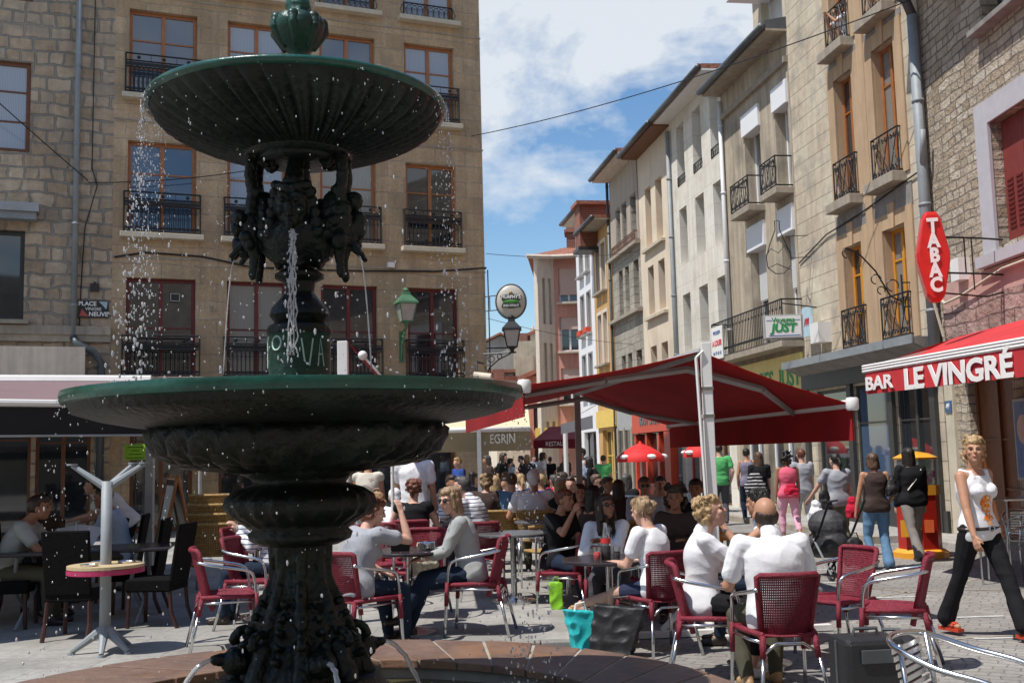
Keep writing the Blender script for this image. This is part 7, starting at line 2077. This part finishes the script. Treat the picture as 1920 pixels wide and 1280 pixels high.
    remesh(c, 'trousers' if bot != 'skirt' else 'skirt', bm_, t, vx, 2, disp=fd, dscale=6, dstretch=(1, 1, 1.4), seed=sed + 5, ridge=True)
    # shoes
    for an in (aL, aR):
        c = MB()
        if sandal:
            c.box(an.x - 0.036, an.x + 0.036, an.y - 0.065, an.y + 0.16 * s, an.z - 0.098, an.z - 0.07); c.cone(an + Vector((-0.03, 0.09, -0.05)), 0.016, an + Vector((0.03, 0.09, -0.05)), 0.016); c.ell(an + Vector((0, 0.09, -0.032)), (0.03, 0.035, 0.015), 8, 6)
            c.build('sandal', shoes, t)
        else:
            c.cone(an + Vector((0, -0.035, -0.04)), 0.036 * s, an + Vector((0, 0.135 * s, -0.052)), 0.030 * s); c.cone(an + Vector((0, -0.01, -0.01)), 0.042 * s, an + Vector((0, 0.06, -0.045)), 0.037 * s)
            remesh(c, 'shoe', shoes, t, max(vx, 0.009), 2)
    # hair
    c = MB()
    hr = random.Random(int(px * 7 + Y * 31))
    if hair != 'bald':
        c.ell(Hd(0, -0.026, 0.032), (0.083 * s, 0.092 * s, 0.096 * s), 16, 12, Rh)
        c.ell(Hd(0, 0.015, 0.075), (0.070 * s, 0.076 * s, 0.050 * s), 14, 8, Rh)
    else:
        for i in range(16):
            a_ = rad(200 + 140 * i / 15) ; c.ell(Hd(0.076 * math.cos(a_), -0.01 + 0.088 * math.sin(a_), -0.005), (0.014 * s, 0.014 * s, 0.042 * s), 8, 6, Rh)
    if hair == 'cap':
        c = MB(); c.ell(Hd(0, -0.01, 0.045), (0.085 * s, 0.103 * s, 0.085 * s), 16, 12, Rh); c.ell(Hd(0, -0.085, -0.02), (0.065 * s, 0.035 * s, 0.055 * s), 12, 8, Rh)
    if hair in ('long', 'bob'):
        ln = 0.25 if hair == 'long' else 0.11
        for i in range(9):
            a_ = rad(185 + 170 * i / 8)
            p0 = Hd(0.066 * math.cos(a_), -0.015 + 0.075 * math.sin(a_), 0.0); p1 = Hd(0.078 * math.cos(a_), -0.03 + 0.078 * math.sin(a_), -ln * (0.85 + 0.15 * hr.random()))
            c.cone(p0, 0.026 * s, p1, 0.020 * s)
        for sg in (-1, 1): c.cone(Hd(sg * 0.066, 0.03, 0.05), 0.022 * s, Hd(sg * 0.076, 0.02, -0.06 if hair == 'bob' else -0.12), 0.018 * s)
    if 'curly' in hair:
        k_ = 1.3 if hair == 'bigcurly' else 1.0
        for i in range(60):
            a_ = hr.uniform(0, 2 * PI); zz = hr.uniform(-0.075, 0.115)
            if math.sin(a_) > 0.1 and zz < 0.085: continue
            rr = 0.09 * math.sqrt(max(0.05, 1 - ((zz - 0.02) / 0.125) ** 2)) * k_
            c.ell(Hd(rr * math.cos(a_), -0.02 + rr * math.sin(a_) * 1.05, zz * k_), hr.uniform(0.018, 0.03) * s, 8, 6)
    if 'bun' in hair:
        zc, yc = (0.02, -0.115) if hair == 'bun' else (0.115, -0.06)
        for i in range(22):
            c.ell(Hd(hr.uniform(-0.04, 0.04), yc + hr.uniform(-0.025, 0.025), zc + hr.uniform(-0.035, 0.035)), hr.uniform(0.02, 0.032) * s, 8, 6)
    if hair == 'pony':
        c.cone(Hd(0, -0.11, 0.02), 0.03 * s, Hd(0.0, -0.14, -0.05), 0.036 * s); c.cone(Hd(0, -0.14, -0.05), 0.036 * s, Hd(0.0, -0.13, -0.16), 0.015 * s)
    remesh(c, 'hair' if hair != 'cap' else 'cap', hm, t, min(vx, 0.012), 1, disp=0.006 if hair != 'cap' else 0.0, dscale=38, dstretch=(1, 1, 0.35 if 'curly' not in hair else 1), seed=sed)
    if q == 0 and hair not in ('bald', 'cap'):      # loose strands over the hair mass
        c = MB(); cur = 'curly' in hair
        for i in range(260):
            a_ = hr.uniform(rad(168), rad(372))
            z0_ = hr.uniform(-0.02, 0.12)
            if hr.random() < 0.25: a_ = hr.uniform(0, 2 * PI); z0_ = hr.uniform(0.105, 0.125); rr = 0.088 * math.sqrt(max(0.08, 1 - ((z0_ - 0.03) / 0.105) ** 2)) + 0.004
            p = Vector((rr * math.cos(a_), -0.02 + rr * 1.06 * math.sin(a_), z0_)); pts = []
            L = {'long': 0.30, 'bob': 0.17, 'curly': 0.07, 'curlybun': 0.05}.get(hair, 0.055)
            ph = hr.uniform(0, 6)
            for k in range(6):
                u = k / 5
                w_ = Vector((math.cos(a_), math.sin(a_), 0))
                if cur: o_ = w_ * (0.018 * math.sin(u * 5 + ph) + 0.016 * u) + Vector((0.016 * math.cos(u * 6 + ph), 0.012 * math.sin(u * 4 + ph), -L * u * 0.6))
                else: o_ = w_ * (0.006 * math.sin(u * 4 + ph) + (0.012 * math.sin(u * PI))) + Vector((0.006 * math.sin(ph + u * 2), 0, -L * u))
                q_ = p + o_; pts.append(Hd(q_.x, q_.y, q_.z))
            c.tube(pts, [0.0042 * s, 0.004 * s, 0.0036 * s, 0.003 * s, 0.0024 * s, 0.001 * s], 3)
        c.build('hair_strands', hm, t, smooth=True)
    # face
    if q < 2:
        if glasses:
            c = MB()
            for sg in (-1, 1):
                c.ell(Hd(sg * 0.032, 0.092, 0.004), (0.024 * s, 0.010 * s, 0.018 * s), 10, 6, Rh); c.tube([Hd(sg * 0.055, 0.085, 0.008), Hd(sg * 0.078, 0.0, 0.008)], 0.003, 4)
            c.tube([Hd(-0.012, 0.1, 0.01), Hd(0.012, 0.1, 0.01)], 0.003, 4)
            c.build('sunglasses' if glasses == 'sun' else 'glasses', 'lens' if glasses == 'sun' else 'clear_glass', t, smooth=True)
        else:
            for sg in (-1, 1):
                MB().ell(Hd(sg * 0.031, 0.081, 0.004), (0.012 * s, 0.007 * s, 0.0055 * s), 8, 6, Rh).build('eye', 'eye_dark', t, smooth=True)
        for sg in (-1, 1): MB().tube([Hd(sg * 0.016, 0.094, 0.025), Hd(sg * 0.034, 0.09, 0.03), Hd(sg * 0.05, 0.075, 0.024)], 0.0025 * s, 4).build('eyebrow', hm if hair not in ('cap',) else 'hair_brown', t)
        MB().ell(Hd(0, 0.0905, -0.055), (0.021 * s, 0.008 * s, 0.0075 * s), 10, 6, Rh).build('lips', 'lip', t, smooth=True)
    return t, dict(T=T, Hd=Hd, wL=wL, wR=wR, eL=eL, eR=eR, kL=kL, kR=kR, aL=aL, aR=aR, PV=PV)
def part_on(t, mb, name, m, **kw): return mb.build(name, m, t, **kw)

# seated near
person('woman in grey t-shirt with curly brown hair resting her head on her hand', 672, 9.05, 48, z=0.06, sit=True, f=True, lean=0.30, head=(-20, 12), hR=(0.16, 0.33, 1.13), eRp=(0.5, 0.4, -1), hL=(-0.1, 0.35, 0.62), tm='c_grey', hair='curly', hm='hair_auburn', q=0, H=1.68, eLp=(-1, 0, -0.5), fat=1.04)
t, J = person('woman in grey cardigan and sunglasses with clasped hands at the table', 868, 9.65, 186, sit=True, f=True, lean=0.24, head=(40, 3), hL=(-0.06, 0.40, 0.66), hR=(0.06, 0.38, 0.67), fL=(-0.02, 0.50, 0.08), fR=(-0.20, 0.56, 0.20), top='roll', tm='c_heather', bm_='c_jeans', shoes='leather_dark', hair='bob', hm='hair_light', glasses='sun', q=0, H=1.7)
q = MB(); q.lathe([(0.032, -0.012), (0.032, 0.012)], 14, (J['wL'] * 0.85 + J['eL'] * 0.15)); q.build('wristwatch', 'aluminium', t)
person('red haired woman in black sleeveless top seen from behind', 775, 12.7, 86, sit=True, f=True, lean=0.08, hL=(-0.28, 0.30, 0.74), hR=(0.25, 0.30, 0.72), top='sleeveless', tm='c_black', bm_='c_purple', hair='curly', hm='hair_auburn', skin='skin_fair', q=1, H=1.7, fat=1.1)
person('man in striped white shirt and glasses leaning on his elbows', 893, 13.3, 160, sit=True, lean=0.35, head=(8, -8), hL=(-0.12, 0.42, 1.05), hR=(0.1, 0.40, 1.02), top='long', tm='c_striped', bm_='c_darkgrey', hair='short', hm='hair_grey', glasses='clear', q=1, H=1.8, fat=1.12, collar=True)
person('standing man in white t-shirt with his back to us', 775, 13.6, 88, H=1.80, tm='c_white', bm_='c_khaki', hair='short', hm='hair_dark', skin='skin_tan', q=1, hL=(-0.27, 0.08, 0.86), hR=(0.27, 0.08, 0.84))
t, J = person('woman in pale sleeveless blouse with a shoulder bag standing behind the bowl', 690, 14.0, 80, H=1.66, f=True, top='sleeveless', tm='c_cream', bot='capri', bm_='c_lightgrey', hair='short', hm='hair_brown', q=1, skin='skin_tan')
bagmesh('shoulder_bag', 706, 13.85, 1.0, 0.26, 0.1, 0.24, 'leather_tan', 'tan shoulder bag on the woman in the pale sleeveless blouse')
person('person in white hat bending behind the standing man', 742, 13.0, 100, sit=True, lean=0.5, hair='cap', hm='c_white', tm='c_white', q=1, H=1.6)
person('man with white cap worn backwards, white t-shirt, seen from behind', 999, 14.3, 86, z=TZ, sit=True, hair='cap', hm='c_white', tm='c_white', bm_='c_khaki', skin='skin_tan', q=1, H=1.80, hL=(-0.3, 0.25, 0.75), hR=(0.22, 0.35, 0.8), fat=1.1, lean=0.06)
person('woman in black t-shirt with short brown hair leaning at the dark table', 1046, 11.5, 318, z=0.0, sit=True, f=True, lean=0.16, head=(10, 0), hL=(0.0, 0.36, 0.78), hR=(0.14, 0.30, 1.05), eRp=(0.5, 0.4, -1), tm='c_black', bm_='c_jeans', hair='short', hm='hair_auburn', skin='skin_tan', q=1, fat=1.12, H=1.66)
person('dark haired woman shading her forehead with one hand', 1084, 13.2, 262, z=0, sit=True, f=True, head=(10, -3), hR=(0.12, 0.16, 1.20), eRp=(1, 0.3, -0.3), tm='c_black', top='long', hair='long', hm='hair_dark', skin='skin_fair', q=1, H=1.66)
person('bare shouldered woman with straight black hair behind the sunglasses woman', 1112, 12.2, 55, z=0, sit=True, f=True, head=(10, 0), top='tank', tm='c_brown', hair='long', hm='hair_black', skin='skin_tan', q=1, H=1.68)
person('woman in open white shirt and dark sunglasses at the octagonal table', 1138, 10.35, 262, z=0, sit=True, f=True, lean=0.34, side=0.05, head=(35, -14), hL=(0.06, 0.42, 0.84), hR=(-0.05 + 0.2, 0.38, 0.78), top='long', tm='c_white', bm_='c_darkgrey', hair='long', hm='hair_dark', skin='skin_mid', glasses='sun', q=0, H=1.68)
t, J = person('woman in white t-shirt with a messy bun and crossed bare legs', 1216, 9.1, 138, z=0, sit=True, f=True, lean=0.20, head=(-10, 14), hL=(-0.08, 0.36, 0.72), hR=(0.1, 0.34, 0.72), fL=(0.0, 0.42, 0.08), fR=(-0.08, 0.80, 0.33), tm='c_white', bot='shorts', bm_='c_navy', shoes='leather_tan', sandal=True, hair='bun', hm='hair_light', skin='skin_fair', q=0, H=1.66)
person('curly blond woman in white polo shirt looking down at the table', 1318, 8.10, 352, z=0, sit=True, f=True, lean=0.10, head=(-2, -16), hR=(0.10, 0.46, 0.80), hL=(-0.05, 0.42, 0.80), fR=(0.12, 0.28, 0.08), fL=(-0.08, 0.36, 0.08), top='polo', tm='c_white', bot='capri', bm_='c_black', shoes='c_white', hair='curly', hm='hair_blond', skin='skin_fair', q=0, H=1.72, fat=1.08)
person('bald man in white short sleeved shirt seen from behind', 1438, 7.45, 98, z=0, sit=True, lean=0.20, head=(0, -14), hL=(-0.22, 0.34, 0.70), hR=(0.22, 0.30, 0.66), top='shirt', tm='c_white', bot='trousers', bm_='c_khaki', hair='bald', hm='hair_dark', skin='skin_tan', q=0, H=1.76, fat=1.15, collar=True, shoes='leather_tan', fR=(0.10, 0.30, 0.08), fL=(-0.14, 0.22, 0.08))
t, J = person('woman in white tank top with black hair holding a cigarette', 1424, 9.35, 172, z=0, sit=True, f=True, lean=0.10, head=(-35, 0), hL=(-0.10, 0.36, 1.02), hR=(0.1, 0.3, 0.74), eLp=(-0.2, 0.6, -1), top='tank', tm='c_white', bm_='c_jeans', hair='short', hm='hair_black', skin='skin_tan', q=0, H=1.72, curl=0.8)
q = MB(); q.lathe([(0.036, -0.01), (0.036, 0.01)], 14, (J['wL'] * 0.75 + J['eL'] * 0.25)); q.build('bracelet', 'aluminium', t)
person('man in light blue shirt and sunglasses facing us with a leaf pendant', 1206, 14.2, 265, z=0, sit=True, head=(5, 0), hL=(-0.1, 0.30, 0.70), hR=(0.1, 0.3, 0.70), top='roll', tm='c_blue', bm_='c_jeans_light', hair='short', hm='hair_brown', skin='skin_tan', glasses='sun', q=1, H=1.76, collar=True)
person('man in glasses with both hands raised to his mouth', 1236, 15.0, 262, z=0, sit=True, hL=(-0.05, 0.2, 1.12), hR=(0.06, 0.2, 1.12), top='tee', tm='c_white', hair='short', hm='hair_dark', glasses='clear', q=1, H=1.74, lean=0.1)
person('shaded woman with big dark curly hair and patterned top', 1263, 11.0, 256, z=0, sit=True, f=True, lean=0.12, top='long', tm='c_brown', bm_='c_black', hair='bigcurly', hm='hair_dark', skin='skin_mid', q=1, H=1.7, hL=(-0.1, 0.34, 0.78), hR=(0.1, 0.34, 0.78))
person('dark haired person in black beside the white awning post', 1301, 12.4, 250, z=0, sit=True, tm='c_black', bm_='c_black', hair='short', hm='hair_black', skin='skin_mid', q=1, H=1.76)
person('long blond haired woman in white seen from behind', 1048, 16.0, 100, z=0, sit=True, f=True, tm='c_white', hair='long', hm='hair_blond', q=2, H=1.68)
person('person in bright orange shirt leaning forward', 1026, 17.2, 20, z=0, sit=True, lean=0.35, tm='c_orange', hair='short', hm='hair_black', skin='skin_mid', q=2, H=1.74)
person('young man with dark hair facing us between blond and orange', 1068, 17.0, 268, z=0, sit=True, tm='c_olive', hair='short', hm='hair_dark', q=2)
person('woman in pale pink top with hair up at the back tables', 1140, 16.0, 300, z=0, sit=True, f=True, top='tank', tm='c_cream', hair='bun', hm='hair_brown', skin='skin_tan', q=2, H=1.7)
person('woman with long dark brown hair seen from behind near the steel chairs', 1158, 14.9, 80, z=0, sit=True, f=True, tm='c_brown', hair='long', hm='hair_dark', q=2, H=1.66)
person('blond girl with blue top at the back row of tables', 973, 17.3, 110, z=TZ, sit=True, f=True, tm='c_blue', hair='pony', hm='hair_blond', q=2, H=1.6)
person('man in denim blue shirt beside the man with white cap', 958, 15.6, 95, z=TZ, sit=True, tm='c_jeans_light', hair='short', hm='hair_brown', q=2, H=1.7)
person('auburn haired woman behind the striped shirt man', 912, 15.6, 80, z=TZ, sit=True, f=True, tm='c_brown', hair='curly', hm='hair_light', q=2)
person('man with red face in dark shirt seated beyond the wine glasses', 848, 15.0, 300, z=TZ, sit=True, tm='c_darkgrey', hair='short', hm='hair_dark', skin='skin_mid', q=2)
# left terrace
person('man in grey shirt leaning over the dark terrace table', 22, 10.75, 12, z=TZ, sit=True, lean=0.45, head=(0, 0), hL=(-0.05, 0.60, 0.82), hR=(0.12, 0.55, 0.80), tm='c_heather', bm_='c_khaki', hair='short', hm='hair_dark', skin='skin_mid', q=1, H=1.78)
person('person with dark hair and arms on the far side of the terrace table', 72, 11.7, 320, z=TZ, sit=True, lean=0.3, hL=(0.0, 0.45, 0.8), hR=(0.2, 0.45, 0.8), tm='c_brown', hair='short', hm='hair_black', skin='skin_mid', q=1)
person('man in blue shirt seated behind the steel post', 222, 12.6, 185, z=TZ, sit=True, lean=0.3, hL=(-0.1, 0.45, 0.8), hR=(0.1, 0.45, 0.8), top='shirt', tm='c_blue', bm_='c_khaki', hair='short', hm='hair_dark', skin='skin_mid', q=1, H=1.76)
person('waiter in white shirt bending over behind the steel post', 243, 13.6, 190, z=TZ, lean=0.75, top='tee', tm='c_white', bm_='c_black', hair='short', hm='hair_dark', q=1, H=1.6, hR=(0.1, 0.6, 0.85), hL=(-0.1, 0.65, 0.9))
person('person in striped white shirt hidden behind the fountain stem', 505, 10.6, 175, z=TZ, sit=True, lean=0.2, hL=(0.0, 0.30, 0.84), hR=(0.05, 0.32, 0.9), top='long', tm='c_striped', bm_='c_jeans', hair='short', hm='hair_brown', q=1)

# walkers
W_ = dict(z=0)
person('man in green t-shirt walking away beside the white post', 1348, 24.0, 88, z=0.0, H=1.82, tm='c_green', bm_='c_darkgrey', hair='short', hm='hair_dark', q=1, fL=(-0.09, 0.15, 0.09), fR=(0.09, -0.12, 0.12))
person('woman in sleeveless purple grey top with a dark strap farther up the street', 1399, 24.5, 88, z=0.0, H=1.70, f=True, top='tank', tm='c_purple', bm_='c_jeans', hair='short', hm='hair_black', skin='skin_tan', q=1)
person('woman in black top with long brown hair and banded scarf bag', 1422, 20.5, 92, z=0.0, H=1.62, f=True, tm='c_black', bm_='c_jeans_light', hair='long', hm='hair_brown', q=1)
bagmesh('scarf_bag', 1413, 20.2, 0.82, 0.42, 0.16, 0.40, 'c_bandstripe', 'black bag with pale bands hanging behind the long haired woman', strap=False)
person('woman in pink top and pink cropped trousers walking away', 1474, 19.2, 92, z=0.0, H=1.60, f=True, top='vest', tm='c_pink', bot='capri', bm_='c_pinktrouser', shoes='c_white', hair='bigcurly', hm='hair_black', skin='skin_mid', q=1, fL=(-0.08, 0.12, 0.08), fR=(0.10, -0.28, 0.16), fat=1.1)
bagmesh('waist_bag', 1480, 18.95, 0.84, 0.28, 0.12, 0.20, 'c_red', 'bright red waist bag on the woman in pink', strap=False)
person('person in grey t-shirt with auburn hair walking beside the pink woman', 1502, 20.0, 95, z=0.0, H=1.66, f=True, tm='c_grey', bm_='c_lightgrey', hair='short', hm='hair_auburn', q=1, fL=(-0.08, 0.2, 0.08), fR=(0.08, -0.15, 0.1))
person('woman in grey draped hooded top with dark ponytail pushing a pushchair', 1566, 16.4, 98, z=0.0, H=1.58, f=True, tm='c_grey', bm_='c_olive', hair='pony', hm='hair_black', q=1, fL=(-0.08, 0.1, 0.08), fR=(0.1, -0.1, 0.08), hL=(-0.36, 0.25, 0.86), fat=1.12, head=(15, 0))
bagmesh('shoulder_bag', 1541, 16.1, 0.62, 0.24, 0.12, 0.42, 'bag_black', 'long black shoulder bag on the woman in the grey hooded top', strap=True)
bagmesh('plastic_bag', 1524, 15.7, 0.60, 0.22, 0.16, 0.30, 'c_white', 'white plastic bag hanging from the pushchair handle', strap=False)
bagmesh('backpack', 1592, 16.1, 0.60, 0.22, 0.14, 0.32, 'c_red', 'red backpack carried between the hooded woman and the brown top woman', strap=False)
person('woman in brown sleeveless top and flared blue jeans walking away', 1636, 14.7, 92, z=0.0, H=1.58, f=True, top='vest', tm='c_brown', bm_='c_jeans_light', hair='bob', hm='hair_brown', skin='skin_tan', q=1, flare=0.035, fL=(-0.11, -0.05, 0.08), fR=(0.09, -0.12, 0.08), fat=1.08, hL=(-0.26, 0.05, 0.78), hR=(0.22, 0.12, 0.85))
bagmesh('handbag', 1668, 14.5, 0.98, 0.18, 0.12, 0.24, 'bag_black', 'glossy black handbag under the arm of the brown top woman')
t, J = person('woman in black cardigan and grey trousers striding away', 1704, 15.4, 95, z=0.0, H=1.64, f=True, top='long', tm='c_black', bm_='c_taupe', hair='long', hm='hair_black', q=1, flare=0.03, fL=(-0.10, -0.35, 0.14), fR=(0.10, 0.10, 0.08), fat=1.12)
q = MB(); q.tube([J['T'](0.44, 0.12, -0.10), J['T'](0.30, 0.02, -0.145), J['T'](0.14, -0.12, -0.14)], 0.008, 5); q.build('bag_strap', 'text_white', t)
t, J = person('blond woman in white printed tank top and black trousers walking toward us', 1824, 9.35, 294, z=0.0, H=1.72, f=True, top='tank', tm='c_white', bm_='c_black', shoes='leather_red', sandal=True, hair='curlybun', hm='hair_blond', skin='skin_tan', q=0, head=(-40, -12), flare=0.03, side=0.03,
              fL=(-0.07, 0.36, 0.08), fR=(0.10, -0.34, 0.12), hL=(-0.24, -0.10, 0.86), hR=(0.27, 0.20, 0.88))
mat('print_orange', (0.85, 0.22, 0.04), 0.8, var=0.3, nscale=30)
bpy.context.view_layer.update()
sh = [c for c in t.children if c.name.startswith('shirt')][0]
q = MB(); nu_, nv_ = 14, 26; idx = {}
for i in range(nu_ + 1):
    for j in range(nv_ + 1):
        u = (i / nu_ - 0.5) * 0.125; v = 0.03 + j / nv_ * 0.25
        ok, hp_, hn_, _ = sh.ray_cast(J['T'](v, u, 0.5), (J['T'](v, u, 0.0) - J['T'](v, u, 0.5)).normalized())
        wd_ = 0.058 if v > 0.16 else 0.045 + 0.02 * math.sin(v * 90)
        if v > 0.16: wd_ = 0.06 * math.sqrt(max(0, 1 - ((v - 0.205) / 0.078) ** 2))
        if ok and abs(u) < wd_ + 0.004: idx[(i, j)] = len(q.v); q.v.append(tuple(hp_ + hn_ * 0.003))
for i in range(nu_):
    for j in range(nv_):
        ks = [(i, j), (i + 1, j), (i + 1, j + 1), (i, j + 1)]
        if all(k in idx for k in ks): q.f.append(tuple(idx[k] for k in ks))
m_, n_, l_, b_ = newmat('print_mix')
tc_ = n_.new('ShaderNodeTexCoord'); no_ = n_.new('ShaderNodeTexNoise'); no_.inputs['Scale'].default_value = 26; no_.inputs['Detail'].default_value = 3
rp_ = n_.new('ShaderNodeValToRGB'); e_ = rp_.color_ramp.elements; rp_.color_ramp.interpolation = 'CONSTANT'
e_[0].color = (0.80, 0.16, 0.03, 1); e_[1].position = 0.47; e_[1].color = (0.85, 0.34, 0.04, 1); x_ = e_.new(0.55); x_.color = (0.78, 0.7, 0.7, 1); x_ = e_.new(0.62); x_.color = (0.62, 0.12, 0.32, 1)
l_.new(tc_.outputs['Object'], no_.inputs['Vector']); l_.new(no_.outputs['Fac'], rp_.inputs['Fac']); l_.new(rp_.outputs['Color'], b_.inputs['Base Color']); b_.inputs['Roughness'].default_value = 0.9; MATS['print_mix'] = m_
q.build('shirt_print', 'print_mix', t, smooth=True)
q = MB(); q.tube([J['T'](0.0, 0.186 * math.cos(a_), 0.128 * math.sin(a_)) for a_ in np.linspace(0, 2 * PI, 25)[:-1]], 0.016, 6, closed=True); q.build('belt', 'leather_dark', t)
q = MB(); q.tube([J['T'](0.0 + 0.02 * math.sin(a_), 0.03 * math.cos(a_), 0.145) for a_ in np.linspace(0, 2 * PI, 9)[:-1]], 0.005, 4, closed=True); q.build('buckle', 'aluminium', t)
# balcony person
person('person in white leaning on the top balcony railing taking a photo', 1559, onB(-3.1, 0.2, 0).y, 188, x=onB(-3.1, 0.2, 0).x, z=9.5, H=1.5, lean=0.35, hL=(-0.05, 0.45, 1.22), hR=(0.08, 0.45, 1.22), tm='c_white', hair='short', hm='hair_dark', skin='skin_tan', q=1)

# pushchair
mat('pram_grey', (0.05, 0.05, 0.055), 0.6, bump=0.3)
p_ = Vector((PX(1548, 13.9), 13.9, 0))
t = empty('pushchair', p_, rad(20), 'black pushchair with grey hood and big handles behind the bald man', 'pushchair')
q = MB(); q.ell((0, 0.05, 0.66), (0.24, 0.26, 0.2), 16, 10); q.cone((0, -0.05, 0.45), 0.2, (0, 0.25, 0.38), 0.16); q.ell((0, 0, 0.62), (0.22, 0.22, 0.24), 14, 8)
remesh(q, 'hood', 'pram_grey', t, 0.012, 3, disp=0.006, dscale=10)
for s in (-1, 1):
    MB().tube([(s * 0.25, 0.35, 0.08), (s * 0.26, -0.1, 0.55), (s * 0.27, -0.38, 0.98), (s * 0.2, -0.46, 1.0)], 0.016, 6).build('handle', 'black_iron', t)
    MB().tube([(s * 0.25, -0.32, 0.08), (s * 0.26, 0.0, 0.5)], 0.014, 6).build('rear_leg', 'zinc', t)
    for y in (0.35, -0.32):
        q = MB(); q.tube([(s * 0.25, y + 0.075 * math.cos(a_), 0.085 + 0.075 * math.sin(a_)) for a_ in np.linspace(0, 2 * PI, 15)[:-1]], 0.014, 6, closed=True); q.build('wheel', 'black_iron', t)
bagmesh('diaper_bag', 1592, 13.2, 0.22, 0.30, 0.16, 0.34, 'bag_black', 'black bag hanging at the back of the pushchair')

# people far down the street, seated and strolling
cl = ['c_white', 'c_black', 'c_navy', 'c_brown', 'c_red', 'c_lightgrey', 'c_blue', 'c_darkgrey', 'c_bluedeep', 'c_cream']
hc = ['hair_dark', 'hair_black', 'hair_brown', 'hair_grey', 'hair_blond']
names = {'c_white': 'white', 'c_black': 'black', 'c_navy': 'navy', 'c_brown': 'brown', 'c_red': 'dark red', 'c_lightgrey': 'light grey', 'c_blue': 'light blue', 'c_darkgrey': 'dark grey', 'c_bluedeep': 'strong blue', 'c_cream': 'cream'}

person('man in light blue shirt standing beyond the red canopy pole', 1092, 24.0, 200, z=0, H=1.80, top='shirt', tm='c_blue', bm_='c_darkgrey', hair='short', hm='hair_black', skin='skin_mid', q=2)
person('person in black top with dark hair bending beside the light blue shirt man', 1116, 22.5, 160, z=0, H=1.62, lean=0.2, top='long', tm='c_black', bm_='c_black', hair='long', hm='hair_black', q=2)
person('person in green top far behind the canopy pole', 1131, 30.0, 90, z=0, H=1.62, tm='c_green', hair='short', hm='hair_dark', q=2)
spec = [(872, 30, 0), (886, 27, 2), (901, 33, 1), (915, 26, 3), (930, 34, 5), (942, 28, 1), (955, 30, 6), (966, 25, 0), (978, 36, 4), (989, 31, 7), (1003, 27, 9), (1016, 33, 0), (1031, 38, 1), (1047, 34, 6), (860, 24, 8), (894, 22, 7), (925, 21, 8), (948, 22, 3), (1035, 21, 4), (1010, 22, 7), (1078, 20, 2), (1060, 30, 3), (880, 38, 5), (905, 42, 1), (960, 44, 2), (985, 48, 3), (1000, 42, 6), (1020, 46, 7), (870, 18.5, 3), (922, 18, 7), (945, 19.5, 0), (1090, 18.5, 7), (1120, 19, 5), (1175, 18, 1), (1010, 19, 8), (1050, 20, 3)]
for i, (px_, Y, ci) in enumerate(spec):
    st_ = i % 3 == 1 or Y < 24
    t, J = person('%s figure in %s %s, %s' % ('seated' if st_ else 'standing', names[cl[ci]], ['under the cream awning', 'beside the cream awning', 'below the wine red awning'][0 if px_ < 930 else 1 if px_ < 1000 else 2], ['at the back tables', 'nearest us', 'mid street', 'far down the street'][0 if Y < 20.5 else 1 if Y < 25 else 2 if Y < 35 else 3]),
           px_, Y, (i * 67) % 360, z=0, H=1.60 + 0.03 * (i % 6), sit=st_, tm=cl[ci], bm_=cl[(ci * 3 + 1) % 10], hair=['short', 'long', 'short', 'bob'][i % 4], hm=hc[i % 5], skin=['skin_tan', 'skin_mid', 'skin_fair'][i % 3], q=2, f=i % 2 == 0)
    t['group'] = 'distant people down the street'
